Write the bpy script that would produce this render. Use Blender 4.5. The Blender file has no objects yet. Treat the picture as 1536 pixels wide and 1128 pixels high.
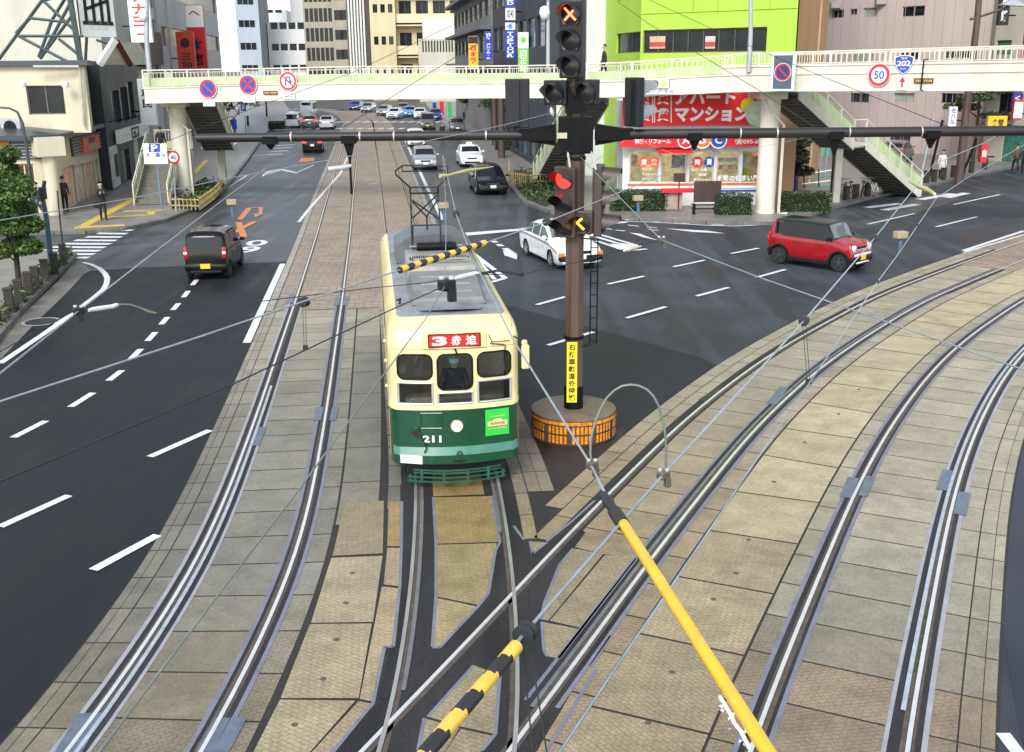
import bpy, bmesh, math, random
from mathutils import Vector, Matrix
random.seed(7)
R = math.radians
scene = bpy.context.scene
COL = scene.collection
# ---------------------------------------------------------------- survey of the photograph (1536 x 1128)
FPX, CXP, CYP, HOR, CAMH = 1600.0, 768.0, 564.0, 97.0, 7.07
PITCH, ROLL = math.atan((CYP - HOR) / FPX), R(0.5)

def ray(u, v):
    x, y = (u - CXP) / FPX, (CYP - v) / FPX
    c, s = math.cos(ROLL), math.sin(ROLL)
    x, y = x * c + y * s, -x * s + y * c
    return Vector((x, math.cos(PITCH) + y * math.sin(PITCH), -math.sin(PITCH) + y * math.cos(PITCH)))

def G(u, v, z=0.0):                       # where the sight line through a photo point meets height z
    d = ray(u, v); t = (z - CAMH) / d.z
    return Vector((d.x * t, d.y * t, z))

def PY(u, v, Y):                          # ... and where it meets the plane Y metres ahead
    d = ray(u, v); t = Y / d.y
    return Vector((d.x * t, Y, CAMH + d.z * t))

def onplane(u, v, p0, p1):                # (distance along p0->p1, height) on a vertical wall
    d = ray(u, v); n = Vector((p1[1] - p0[1], p0[0] - p1[0]))
    t = (n.x * p0[0] + n.y * p0[1]) / (n.x * d.x + n.y * d.y)
    q = Vector((d.x * t, d.y * t)); a = Vector((p1[0] - p0[0], p1[1] - p0[1])).normalized()
    return (q - Vector((p0[0], p0[1]))).dot(a), CAMH + d.z * t

# ---------------------------------------------------------------- materials
def lin(r, g, b, k=1.0):
    f = lambda c: (c / 255 / 12.92 if c / 255 <= .04045 else ((c / 255 + .055) / 1.055) ** 2.4) * k
    return (f(r), f(g), f(b))

MATS = {}
def mat(name, rgb, rough=.6, metal=0., var=.10, vs=3., bump=0., bs=60., spec=.5, streak=0., dirt=None, coat=0.):
    if name in MATS: return MATS[name]
    m = bpy.data.materials.new(name); m.use_nodes = True
    nt = m.node_tree; N = nt.nodes; L = nt.links; b = N['Principled BSDF']
    b.inputs['Roughness'].default_value = rough; b.inputs['Metallic'].default_value = metal
    b.inputs['Specular IOR Level'].default_value = spec
    if coat: b.inputs['Coat Weight'].default_value = coat; b.inputs['Coat Roughness'].default_value = .05
    tc = N.new('ShaderNodeTexCoord')
    if var > 0:
        no = N.new('ShaderNodeTexNoise'); no.inputs['Scale'].default_value = vs; no.inputs['Detail'].default_value = 6
        no.inputs['Roughness'].default_value = .65
        if streak:
            mp = N.new('ShaderNodeMapping'); mp.inputs['Scale'].default_value = (1, 1, streak)
            L.new(tc.outputs['Object'], mp.inputs['Vector']); L.new(mp.outputs[0], no.inputs['Vector'])
        else: L.new(tc.outputs['Object'], no.inputs['Vector'])
        cr = N.new('ShaderNodeValToRGB'); e = cr.color_ramp.elements
        e[0].position = .3; e[1].position = .72
        d = dirt or tuple(c * (1 - 2.2 * var) for c in rgb)
        e[0].color = (*[max(0, c) for c in d], 1); e[1].color = (*[min(1, c * (1 + var)) for c in rgb], 1)
        L.new(no.outputs['Fac'], cr.inputs[0]); L.new(cr.outputs[0], b.inputs['Base Color'])
        rr = N.new('ShaderNodeMapRange'); rr.inputs[3].default_value = max(.02, rough - .12); rr.inputs[4].default_value = min(1, rough + .12)
        L.new(no.outputs['Fac'], rr.inputs[0]); L.new(rr.outputs[0], b.inputs['Roughness'])
    else: b.inputs['Base Color'].default_value = (*rgb, 1)
    if bump:
        n2 = N.new('ShaderNodeTexNoise'); n2.inputs['Scale'].default_value = bs; n2.inputs['Detail'].default_value = 4
        L.new(tc.outputs['Object'], n2.inputs['Vector'])
        bp = N.new('ShaderNodeBump'); bp.inputs['Strength'].default_value = bump; bp.inputs['Distance'].default_value = .02
        L.new(n2.outputs['Fac'], bp.inputs['Height']); L.new(bp.outputs[0], b.inputs['Normal'])
    MATS[name] = m; return m

def glow(name, rgb, s):
    if name in MATS: return MATS[name]
    m = bpy.data.materials.new(name); m.use_nodes = True; b = m.node_tree.nodes['Principled BSDF']
    b.inputs['Base Color'].default_value = (*rgb, 1); b.inputs['Emission Color'].default_value = (*rgb, 1)
    b.inputs['Emission Strength'].default_value = s; MATS[name] = m; return m

def glass(name, rgb=(.02, .025, .03), rough=.04):
    return mat(name, rgb, rough, 0, 0, spec=.8)

def clear(name, rgb=(.9, .95, .95)):
    if name in MATS: return MATS[name]
    m = bpy.data.materials.new(name); m.use_nodes = True; nt = m.node_tree; N = nt.nodes
    N.remove(N['Principled BSDF']); o = N['Material Output']
    t = N.new('ShaderNodeBsdfTransparent'); t.inputs[0].default_value = (*rgb, 1)
    g = N.new('ShaderNodeBsdfGlossy'); g.inputs['Roughness'].default_value = .03
    fr = N.new('ShaderNodeFresnel'); fr.inputs[0].default_value = 1.45; mx = N.new('ShaderNodeMixShader')
    nt.links.new(fr.outputs[0], mx.inputs[0]); nt.links.new(t.outputs[0], mx.inputs[1]); nt.links.new(g.outputs[0], mx.inputs[2])
    nt.links.new(mx.outputs[0], o.inputs[0]); MATS[name] = m; return m

# ---------------------------------------------------------------- objects
def tag(o, label=None, cat=None, group=None, kind=None):
    if label: o['label'] = label
    if cat: o['category'] = cat
    if group: o['group'] = group
    if kind: o['kind'] = kind
    return o

def thing(name, label, cat, loc=(0, 0, 0), rz=0., group=None):
    o = bpy.data.objects.new(name, None); COL.objects.link(o)
    o.empty_display_size = .2; o.location = loc; o.rotation_euler = (0, 0, rz)
    return tag(o, label, cat, group)

def kids(o): return [c for c in COL.objects if c.parent == o]

def dup(root, loc, rz=None, label=None, group=None, children=None):
    ch = children if children is not None else kids(root)
    r = root.copy(); COL.objects.link(r); r.location = loc
    if rz is not None: r.rotation_euler = (0, 0, rz)
    if label: r['label'] = label
    if group: r['group'] = group
    for c in ch:
        k = c.copy(); COL.objects.link(k); k.parent = r
        for g in kids(c):
            q = g.copy(); COL.objects.link(q); q.parent = k
    return r

def absloc(o):
    v = Vector((0, 0, 0))
    while o is not None:
        if o.type == 'EMPTY': v += Vector(o.location)
        o = o.parent
    return v

class MB:
    def __init__(s): s.v, s.f, s.m, s.uv, s.col = [], [], [], {}, {}
    def add(s, vs, fs, mi=0, M=None):
        n = len(s.v)
        s.v += [(M @ Vector(p))[:] for p in vs] if M is not None else [tuple(p) for p in vs]
        for f in fs: s.f.append([n + i for i in f]); s.m.append(mi)
        return s
    def quad(s, a, b, c, d, mi=0, uv=None, col=None):
        s.add([a, b, c, d], [(0, 1, 2, 3)], mi)
        if uv: s.uv[len(s.f) - 1] = uv
        if col: s.col[len(s.f) - 1] = col
        return s
    def poly(s, pts, mi=0, col=None, uv=None):
        s.add(pts, [tuple(range(len(pts)))], mi)
        if col: s.col[len(s.f) - 1] = col
        if uv: s.uv[len(s.f) - 1] = uv
        return s
    def box(s, c, d, rz=0, mi=0, M=None, ch=0.):
        x, y, z = [k / 2 for k in d]
        if ch and ch < min(x, y, z):
            vs, fs = [], []
            bm = bmesh.new(); bmesh.ops.create_cube(bm, size=1)
            for q in bm.verts: q.co = Vector((q.co.x * d[0], q.co.y * d[1], q.co.z * d[2]))
            bmesh.ops.bevel(bm, geom=bm.edges[:], offset=ch, segments=2, affect='EDGES', profile=.5)
            bm.verts.index_update()
            vs = [q.co.copy() for q in bm.verts]; fs = [[q.index for q in f.verts] for f in bm.faces]; bm.free()
        else:
            vs = [(a * x, b * y, e * z) for e in (-1, 1) for a, b in ((-1, -1), (1, -1), (1, 1), (-1, 1))]
            fs = [(3, 2, 1, 0), (4, 5, 6, 7), (0, 1, 5, 4), (1, 2, 6, 5), (2, 3, 7, 6), (3, 0, 4, 7)]
        T = Matrix.Translation(c) @ Matrix.Rotation(rz, 4, 'Z')
        return s.add(vs, fs, mi, (M @ T) if M is not None else T)
    def prism(s, pts, z0, z1, mi=0, M=None, top=None):
        n = len(pts)
        vs = [(p[0], p[1], z0) for p in pts] + [(p[0], p[1], z1) for p in pts]
        s.add(vs, [tuple(range(n - 1, -1, -1))] + [(i, (i + 1) % n, n + (i + 1) % n, n + i) for i in range(n)], mi, M)
        s.add([(p[0], p[1], z1) for p in pts], [tuple(range(n))], mi if top is None else top, M)
        return s
    def tube(s, pts, r, n=8, mi=0, M=None, cap=True, r2=None):
        pts = [Vector(p) for p in pts]; k = len(pts); vs, fs = [], []
        up = None
        for i, p in enumerate(pts):
            t = (pts[min(i + 1, k - 1)] - pts[max(i - 1, 0)])
            t = t.normalized() if t.length > 1e-9 else Vector((0, 0, 1))
            if up is None: up = Vector((0, 0, 1)) if abs(t.z) < .95 else Vector((1, 0, 0))
            a = t.cross(up).normalized(); b = a.cross(t).normalized(); up = b
            rr = r[i] if isinstance(r, (list, tuple)) else (r + (r2 - r) * i / (k - 1) if r2 is not None else r)
            for j in range(n):
                q = 2 * math.pi * j / n
                vs.append(p + a * math.cos(q) * rr + b * math.sin(q) * rr)
        for i in range(k - 1):
            for j in range(n):
                fs.append((i * n + j, i * n + (j + 1) % n, (i + 1) * n + (j + 1) % n, (i + 1) * n + j))
        if cap: fs += [tuple(range(n - 1, -1, -1)), tuple((k - 1) * n + j for j in range(n))]
        return s.add(vs, fs, mi, M)
    def lathe(s, prof, n=24, mi=0, M=None):          # prof [(r, z)] about local Z
        vs, fs = [], []
        for r, z in prof:
            for j in range(n):
                q = 2 * math.pi * j / n; vs.append((r * math.cos(q), r * math.sin(q), z))
        for i in range(len(prof) - 1):
            for j in range(n): fs.append((i * n + j, i * n + (j + 1) % n, (i + 1) * n + (j + 1) % n, (i + 1) * n + j))
        fs += [tuple(range(n - 1, -1, -1)), tuple((len(prof) - 1) * n + j for j in range(n))]
        return s.add(vs, fs, mi, M)
    def sheet(s, rows, mi=0, M=None, closed=False):  # grid of points
        k = len(rows[0]); vs = [p for r in rows for p in r]; fs = []
        for i in range(len(rows) - 1):
            for j in range(k if closed else k - 1):
                fs.append((i * k + j, i * k + (j + 1) % k, (i + 1) * k + (j + 1) % k, (i + 1) * k + j))
        return s.add(vs, fs, mi, M)
    def build(s, name, mats, parent=None, world=False, smooth=None, label=None, loc=None):
        me = bpy.data.meshes.new(name)
        off = absloc(parent) if (world and parent is not None) else Vector(loc or (0, 0, 0))
        me.from_pydata([(p[0] - off.x, p[1] - off.y, p[2] - off.z) for p in s.v], [], s.f)
        for m in (mats if isinstance(mats, (list, tuple)) else [mats]): me.materials.append(m)
        me.polygons.foreach_set('material_index', s.m)
        if s.uv:
            ul = me.uv_layers.new(name='UVMap')
            for fi, uv in s.uv.items():
                p = me.polygons[fi]
                for k, li in enumerate(p.loop_indices): ul.data[li].uv = uv[k]
        if s.col:
            ca = me.color_attributes.new('Col', 'FLOAT_COLOR', 'CORNER')
            for fi, c in s.col.items():
                for li in me.polygons[fi].loop_indices: ca.data[li].color = (*c, 1)
        me.validate(); me.update()
        if smooth is not None:
            me.polygons.foreach_set('use_smooth', [True] * len(me.polygons))
            try: me.set_sharp_from_angle(angle=R(smooth))
            except Exception: pass
        o = bpy.data.objects.new(name, me); COL.objects.link(o)
        if loc: o.location = loc
        if parent is not None: o.parent = parent
        if label: o['label'] = label
        return o

def one(name, mb, m, label=None, cat=None, group=None, kind=None, smooth=None, loc=None):
    return tag(mb.build(name, m, smooth=smooth, loc=loc), label, cat, group, kind)

# ---------------------------------------------------------------- lettering
_TXT = {}
def text_shape(s, bold=0.):
    k = (s, bold)
    if k in _TXT: return _TXT[k]
    c = bpy.data.curves.new('lettering', 'FONT'); c.body = s; c.size = 1; c.offset = bold; c.resolution_u = 3; c.fill_mode = 'BOTH'
    o = bpy.data.objects.new('lettering', c); COL.objects.link(o)
    dg = bpy.context.evaluated_depsgraph_get(); dg.update()
    me = o.evaluated_get(dg).to_mesh()
    vs = [v.co.copy() for v in me.vertices]; fs = [list(p.vertices) for p in me.polygons]
    o.evaluated_get(dg).to_mesh_clear(); bpy.data.objects.remove(o); bpy.data.curves.remove(c)
    if vs:
        x0, x1 = min(v.x for v in vs), max(v.x for v in vs); y0, y1 = min(v.y for v in vs), max(v.y for v in vs)
    else: x0 = x1 = y0 = y1 = 0
    _TXT[k] = (vs, fs, x0, x1, y0, y1); return _TXT[k]

def write(mb, s, O, right, up, w, h, mi=0, bold=.0, vertical=False):
    """letters filling a w x h field centred on O; right, up are unit vectors"""
    O, right, up = Vector(O), Vector(right), Vector(up)
    if vertical:
        n = len(s); ch = h / n
        for i, c in enumerate(s):
            write(mb, c, O + up * (h / 2 - ch * (i + .5)), right, up, w, ch * .86, mi, bold)
        return mb
    vs, fs, x0, x1, y0, y1 = text_shape(s, bold)
    if not vs: return mb
    sx, sy = w / max(x1 - x0, 1e-6), h / max(y1 - y0, 1e-6)
    if s in 'ー一-': sy = sx = min(sx, h)
    cx, cy = (x0 + x1) / 2, (y0 + y1) / 2
    return mb.add([O + right * ((v.x - cx) * sx) + up * ((v.y - cy) * sy) for v in vs], fs, mi)

def disc(mb, O, right, up, r, mi=0, n=28, r0=0.):
    O, right, up = Vector(O), Vector(right), Vector(up)
    P = [O + right * (r * math.cos(2 * math.pi * i / n)) + up * (r * math.sin(2 * math.pi * i / n)) for i in range(n)]
    if r0:
        Q = [O + (p - O) * (r0 / r) for p in P]
        for i in range(n): mb.quad(Q[i], P[i], P[(i + 1) % n], Q[(i + 1) % n], mi)
    else: mb.poly(P, mi)
    return mb

def bar2(mb, A, B, w, nrm, mi=0):
    A, B = Vector(A), Vector(B); s = (B - A).cross(Vector(nrm)).normalized() * (w / 2)
    return mb.quad(A - s, B - s, B + s, A + s, mi)
# ================================================================ GROUND, TRACKS, MARKINGS
def asphalt(name, rgb, wet=.42, grain=.5):
    m = bpy.data.materials.new(name); m.use_nodes = True; nt = m.node_tree; N = nt.nodes; L = nt.links; b = N['Principled BSDF']; b.inputs['Specular IOR Level'].default_value = .22
    tc = N.new('ShaderNodeTexCoord')
    big = N.new('ShaderNodeTexNoise'); big.inputs['Scale'].default_value = .35; big.inputs['Detail'].default_value = 8
    fine = N.new('ShaderNodeTexNoise'); fine.inputs['Scale'].default_value = 45; fine.inputs['Detail'].default_value = 3
    st = N.new('ShaderNodeTexNoise'); st.inputs['Scale'].default_value = 1.; mp = N.new('ShaderNodeMapping')
    mp.inputs['Rotation'].default_value = (0, 0, R(-7.3)); mp.inputs['Scale'].default_value = (1.6, .07, 1)
    L.new(tc.outputs['Object'], mp.inputs[0]); L.new(mp.outputs[0], st.inputs[0])
    for n in (big, fine): L.new(tc.outputs['Object'], n.inputs['Vector'])
    a = N.new('ShaderNodeMath'); a.operation = 'ADD'; L.new(big.outputs[0], a.inputs[0]); L.new(st.outputs[0], a.inputs[1])
    c1 = N.new('ShaderNodeValToRGB'); e = c1.color_ramp.elements; e[0].position = .7 / 2 + .08; e[1].position = .62
    e[0].color = (*[c * .6 for c in rgb], 1); e[1].color = (*[c * 1.32 for c in rgb], 1)
    h = N.new('ShaderNodeMath'); h.operation = 'MULTIPLY'; h.inputs[1].default_value = .5; L.new(a.outputs[0], h.inputs[0]); L.new(h.outputs[0], c1.inputs[0])
    c2 = N.new('ShaderNodeValToRGB'); e = c2.color_ramp.elements; e[0].position = .35; e[1].position = .75
    e[0].color = (.62, .62, .62, 1); e[1].color = (1.35, 1.35, 1.35, 1); L.new(fine.outputs[0], c2.inputs[0])
    mx = N.new('ShaderNodeMixRGB'); mx.blend_type = 'MULTIPLY'; mx.inputs[0].default_value = grain
    L.new(c1.outputs[0], mx.inputs[1]); L.new(c2.outputs[0], mx.inputs[2]); L.new(mx.outputs[0], b.inputs['Base Color'])
    rr = N.new('ShaderNodeMapRange'); rr.inputs[1].default_value = .35; rr.inputs[2].default_value = .65
    rr.inputs[3].default_value = wet - .1; rr.inputs[4].default_value = wet + .16
    L.new(h.outputs[0], rr.inputs[0]); L.new(rr.outputs[0], b.inputs['Roughness'])
    bp = N.new('ShaderNodeBump'); bp.inputs['Strength'].default_value = .35; bp.inputs['Distance'].default_value = .006
    L.new(fine.outputs[0], bp.inputs['Height']); L.new(bp.outputs[0], b.inputs['Normal'])
    MATS[name] = m; return m

def slabmat(name, pattern=True, brick=None, grain=.0, rough=.62):
    """colour from the panel's own Col attribute, cast relief from the UV (metres)"""
    m = bpy.data.materials.new(name); m.use_nodes = True; nt = m.node_tree; N = nt.nodes; L = nt.links; b = N['Principled BSDF']
    tc = N.new('ShaderNodeTexCoord'); at = N.new('ShaderNodeVertexColor'); at.layer_name = 'Col'
    n1 = N.new('ShaderNodeTexNoise'); n1.inputs['Scale'].default_value = 1.7; n1.inputs['Detail'].default_value = 8; n1.inputs['Roughness'].default_value = .7
    n2 = N.new('ShaderNodeTexNoise'); n2.inputs['Scale'].default_value = 28; n2.inputs['Detail'].default_value = 4
    L.new(tc.outputs['Object'], n1.inputs[0]); L.new(tc.outputs['Object'], n2.inputs[0])
    r1 = N.new('ShaderNodeMapRange'); r1.inputs[1].default_value = .3; r1.inputs[2].default_value = .7; r1.inputs[3].default_value = .84; r1.inputs[4].default_value = 1.30
    r2 = N.new('ShaderNodeMapRange'); r2.inputs[1].default_value = .3; r2.inputs[2].default_value = .7; r2.inputs[3].default_value = .8; r2.inputs[4].default_value = 1.16
    L.new(n1.outputs[0], r1.inputs[0]); L.new(n2.outputs[0], r2.inputs[0])
    p = N.new('ShaderNodeMath'); p.operation = 'MULTIPLY'; L.new(r1.outputs[0], p.inputs[0]); L.new(r2.outputs[0], p.inputs[1])
    v = N.new('ShaderNodeVectorMath'); v.operation = 'SCALE'; L.new(at.outputs[0], v.inputs[0]); L.new(p.outputs[0], v.inputs['Scale'])
    n5 = N.new('ShaderNodeTexNoise'); n5.inputs['Scale'].default_value = .8; n5.inputs['Detail'].default_value = 12; n5.inputs['Roughness'].default_value = .75; n5.inputs['Distortion'].default_value = .6
    L.new(tc.outputs['Object'], n5.inputs[0]); r5 = N.new('ShaderNodeMapRange'); r5.inputs[1].default_value = .40; r5.inputs[2].default_value = .52; r5.inputs[3].default_value = .84; r5.inputs[4].default_value = 1.02; L.new(n5.outputs[0], r5.inputs[0])
    v5 = N.new('ShaderNodeVectorMath'); v5.operation = 'SCALE'; L.new(v.outputs[0], v5.inputs[0]); L.new(r5.outputs[0], v5.inputs['Scale'])
    last = v5.outputs[0]
    if pattern:
        br = N.new('ShaderNodeTexBrick'); bw, bh, mo = brick or (.105, .066, .0085)
        br.inputs['Scale'].default_value = 1; br.inputs['Brick Width'].default_value = bw; br.inputs['Row Height'].default_value = bh
        br.inputs['Mortar Size'].default_value = mo; br.inputs['Mortar Smooth'].default_value = .6 if not brick else .1; br.inputs['Bias'].default_value = 0
        if brick: br.inputs['Color1'].default_value = (.8, .8, .8, 1); br.inputs['Color2'].default_value = (1.15, 1.12, 1.1, 1); br.inputs['Mortar'].default_value = (.5, .46, .42, 1)
        else: br.inputs['Color1'].default_value = (1, 1, 1, 1); br.inputs['Color2'].default_value = (.97, .97, .97, 1); br.inputs['Mortar'].default_value = (.76, .73, .68, 1)
        if not brick:
            mp = N.new('ShaderNodeMapping'); mp.inputs['Rotation'].default_value = (0, 0, R(32)); L.new(tc.outputs['UV'], mp.inputs[0]); L.new(mp.outputs[0], br.inputs[0])
        else: L.new(tc.outputs['UV'], br.inputs[0])
        mx = N.new('ShaderNodeMixRGB'); mx.blend_type = 'MULTIPLY'; mx.inputs[0].default_value = 1
        L.new(last, mx.inputs[1]); L.new(br.outputs[0], mx.inputs[2]); last = mx.outputs[0]
        bp = N.new('ShaderNodeBump'); bp.inputs['Strength'].default_value = .4; bp.inputs['Distance'].default_value = .008; bp.invert = True
        L.new(br.outputs['Fac'], bp.inputs['Height']); L.new(bp.outputs[0], b.inputs['Normal'])
    L.new(last, b.inputs['Base Color'])
    r3 = N.new('ShaderNodeMapRange'); r3.inputs[1].default_value = .3; r3.inputs[2].default_value = .7; r3.inputs[3].default_value = rough - .2; r3.inputs[4].default_value = rough + .12
    L.new(n1.outputs[0], r3.inputs[0]); L.new(r3.outputs[0], b.inputs['Roughness'])
    MATS[name] = m; return m

A_OLD = asphalt('asphalt_worn_wet', (.072, .077, .086), .40)
A_MID = asphalt('asphalt_grey', (.050, .056, .066), .58)
A_NEW = asphalt('asphalt_fresh_black', (.0125, .0145, .0175), .52)
A_BED = asphalt('asphalt_track_fill', (.034, .032, .032), .6, .7)
PAINT = mat('road_paint_white', (.84, .84, .82), .55, 0, .05, 16, dirt=(.46, .46, .45))
ORANGE = mat('road_paint_orange', (.62, .22, .08), .6, 0, .1, 9)
YELT = mat('tactile_yellow', (.66, .46, .06), .6, 0, .12, 6)
STEELR = mat('rail_polished', (.78, .77, .74), .36, .55, .05, 6)
STEELD = mat('rail_dull', (.50, .54, .58), .4, .4, .12, 5)
RAILG = mat('rail_guard', (.20, .21, .215), .45, .4, .12, 3)
RAILT = mat('rail_tram', (.42, .42, .38), .4, .5, .12, 1.2)
STRIP = mat('steel_edge', (.21, .21, .255), .5, .2, .12, 2.5)
STRIPL = mat('steel_edge_pale', (.34, .335, .355), .55, .1, .1, 2.5)
PLATE = mat('steel_cover_plate', (.17, .20, .25), .45, .4, .15, 4)
RUST = mat('track_rust', (.10, .075, .055), .75, 0, .2, 6)
GROUT = mat('joint_dark', (.026, .024, .020), .8, 0, .15, 3)
PATTERN = slabmat('slab_cast_pattern'); PLAIN = slabmat('slab_plain', False)
SETTS = slabmat('stone_setts', True, (.55, .21, .02), rough=.5)
CONC = mat('sidewalk_paving', (.235, .222, .20), .42, 0, .16, .9, .2, 40)
KERB = mat('kerb_stone', (.15, .145, .13), .6, 0, .2, 2, .3, 30)

bm = MB(); S = 900
bm.quad((-S, -60, 0), (S, -60, 0), (S, 2 * S, 0), (-S, 2 * S, 0)); one('ground', bm, A_MID, kind='structure')
def ground_poly(name, pts, z, m, kind='structure'):
    b = MB(); b.poly([(p[0], p[1], z) for p in pts]); return one(name, b, m, kind=kind)
# older, wetter asphalt of the far street and the side road; fresh black asphalt near left and beside the signal
far = [G(443, 392), G(200, 402), G(120, 408), G(60, 395), G(-300, 345), G(-300, 262), G(330, 262), G(420, 165), (-70, 330), (40, 330), G(800, 160), G(790, 345), G(560, 352)]
ground_poly('road_far_street', far, .004, A_OLD)
ground_poly('road_fresh_left', [G(443, 392), G(200, 402), G(120, 408), (-26, 36), (-26, 2), (-5.0, 2), (-5.35, 10), (-5.2, 13), (-5.3, 16), (-5.6, 19), (-6.2, 24), (-7.4, 32)], .004, A_NEW)
ground_poly('road_fresh_left', [(-5.3, 13), (-5.2, 9), (-5.0, 1), (-22, 1), (-22, 13)], .0046, A_NEW)
ground_poly('road_fresh_centre', [G(740, 452), G(880, 490), G(1050, 536), G(1074, 548), G(1030, 580), G(960, 640), G(905, 690), G(790, 690), G(740, 560)], .004, asphalt('asphalt_fresh_centre', (.023, .026, .0315), .58))
ground_poly('road_patch_right', [G(1230, 318), G(1420, 288), G(1440, 300), G(1290, 345), G(1250, 352)], .004, A_OLD)
ground_poly('road_wet_right', [G(1420, 352), G(1536, 325), G(1536, 372), G(1470, 385)], .004, asphalt('asphalt_right', (.038, .041, .047), .42))
ground_poly('road_near_right', [(3.0, -2), (30, -2), (30, 30), (16, 26), (10.0, 20), (8.2, 16.6), (6.9, 14), (5.5, 10), (4.6, 6.5)], .004, asphalt('asphalt_bluish', (.03, .037, .052), .42))

# ---- rails as measured
RAW = dict(
A=[(475,164.5),(501,168),(515,174.5),(524.7,183),(523.5,189),(514.9,216.5),(489.6,300),(475,353),(456.4,411.7),(444.4,449),(429.8,491.5),(407.4,558),(396.8,590),(383.5,629.8),(370,664),(351.6,717.6),(335.6,757),(317,800),(305.9,828),(278,875.9),(244.7,934.4),(207.4,993),(165,1048.7),(113,1126)],
T=[(528.5,167),(548.3,174.5),(557,183),(559.5,194),(562,216.5),(572.9,300),(577.4,345),(626.5,726),(623,778.5),(621,831.7),(619.4,891.8),(612.8,945),(604.8,1000.9),(595.5,1054),(583.5,1126)],
B=[(1447,394),(1404.6,409.8),(1370,423),(1322,441.7),(1285,460),(1242,483),(1208,501.5),(1170.6,524),(1136,545),(1112.7,563),(1072.8,594),(1033,625),(993,662.7),(955.4,699),(926,732.4),(899.6,756.4),(867.7,785.6),(830.4,825.5),(779.9,881.4),(740,924),(682,985),(612.8,1056.7),(546.3,1126)],
C=[(1535,449.7),(1500,473.6),(1468,495),(1434,521.5),(1402,553),(1370,590.6),(1359.4,607.9),(1332.8,645),(1311.5,682),(1290,722),(1269,770),(1250,812.7),(1233,855),(1221,886.5),(1194.5,947.7),(1168,1011.5),(1141,1083)])
class Path:
    def __init__(s, pts, step=.5, passes=14):
        P = [Vector((p[0], p[1])) for p in pts]; out = []
        for a, b in zip(P[:-1], P[1:]):
            k = max(1, int((b - a).length / step))
            out += [a.lerp(b, i / k) for i in range(k)]
        out.append(P[-1])
        for _ in range(passes):
            out = [out[0]] + [(out[i - 1] + out[i] * 2 + out[i + 1]) / 4 for i in range(1, len(out) - 1)] + [out[-1]]
        s.p = out; s.s = [0]
        for a, b in zip(out[:-1], out[1:]): s.s.append(s.s[-1] + (b - a).length)
        s.L = s.s[-1]
    def at(s, d, off=0.):
        d = min(max(d, 0), s.L - 1e-6); lo, hi = 0, len(s.s) - 1
        while hi - lo > 1:
            m = (lo + hi) // 2
            if s.s[m] <= d: lo = m
            else: hi = m
        t = (d - s.s[lo]) / max(s.s[hi] - s.s[lo], 1e-9); p = s.p[lo].lerp(s.p[hi], t)
        a = s.p[min(hi + 1, len(s.p) - 1)] - s.p[max(lo - 1, 0)]; a.normalize()
        return p + Vector((-a.y, a.x)) * off
    def sy(s, y):                          # arc length where the path passes Y = y
        for i in range(len(s.p) - 1):
            if (s.p[i].y - y) * (s.p[i + 1].y - y) <= 0:
                return s.s[i] + (s.p[i].y - y) / max(1e-9, s.p[i].y - s.p[i + 1].y) * (s.s[i + 1] - s.s[i])
        return 0 if y > s.p[0].y else s.L
def mk(k, pre=(), post=()):
    return Path(list(pre) + [G(*q)[:2] for q in RAW[k]] + list(post))
PA = mk('A', [(-62, 200), (-45, 194)], [(-4.95, 8), (-5.5, 5.5), (-6.4, 3)])
PT = mk('T', [(-62, 197), (-40, 190)], [(-1.55, 8.2), (-1.95, 6), (-2.6, 3.4)])
PB = mk('B', [(42, 62), (30, 52), (21.5, 43.8)], [(-2.6, 7.8), (-3.7, 5.4), (-4.6, 3.4)])
PC = mk('C', [(42, 56.5), (31, 47.2), (23, 40)], [(2.35, 9.5), (1.45, 7.3), (.6, 5.2), (-.6, 2.8)])
GA, GT, GB, GC = 1.45, 1.45, 1.44, 1.53

def strip(b, path, o0, o1, y0, y1, z, mi=0, seg=None, gap=.03, sub=3, col=None, wob=0.):
    """a paved strip between two offsets from a rail, cut into panels by cross joints"""
    s0, s1 = path.sy(y0), path.sy(y1)
    n = max(1, round((s1 - s0) / (seg or 1.2))); d = (s1 - s0) / n
    for i in range(n):
        a, e = s0 + d * i, s0 + d * (i + 1)
        if seg: a += gap / 2; e -= gap / 2
        pc9 = path.at((a + e) / 2); c = col(pc9, i) if col else None; mk9 = mi(pc9) if callable(mi) else mi
        for k in range(sub):
            p, q = a + (e - a) * k / sub, a + (e - a) * (k + 1) / sub
            P = [path.at(p, o0), path.at(p, o1), path.at(q, o1), path.at(q, o0)]
            uv = [(o0 + i * .37, p), (o1 + i * .37, p), (o1 + i * .37, q), (o0 + i * .37, q)]
            b.quad(*[(w.x, w.y, z) for w in P][::-1], mk9, uv[::-1], c)
    return b
def jit(c, k=.07):
    f = 1 + random.uniform(-k, k) * 1.35; return tuple(x * f * w9 for x, w9 in zip(c, (.93, .895, .82)))
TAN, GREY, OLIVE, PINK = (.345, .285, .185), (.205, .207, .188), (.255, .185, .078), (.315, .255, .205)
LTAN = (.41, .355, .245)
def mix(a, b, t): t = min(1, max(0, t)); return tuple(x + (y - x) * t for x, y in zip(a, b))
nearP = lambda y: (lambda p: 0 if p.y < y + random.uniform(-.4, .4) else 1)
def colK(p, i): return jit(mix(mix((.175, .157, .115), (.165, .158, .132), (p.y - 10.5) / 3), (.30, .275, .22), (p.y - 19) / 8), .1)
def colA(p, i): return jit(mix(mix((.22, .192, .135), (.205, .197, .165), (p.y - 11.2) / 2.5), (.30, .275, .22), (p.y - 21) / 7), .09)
def colE(p, i): return jit(mix(mix((.29, .24, .155), (.178, .172, .145), (p.y - 15.2) / 1.6), (.30, .275, .225), (p.y - 25) / 5))
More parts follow.
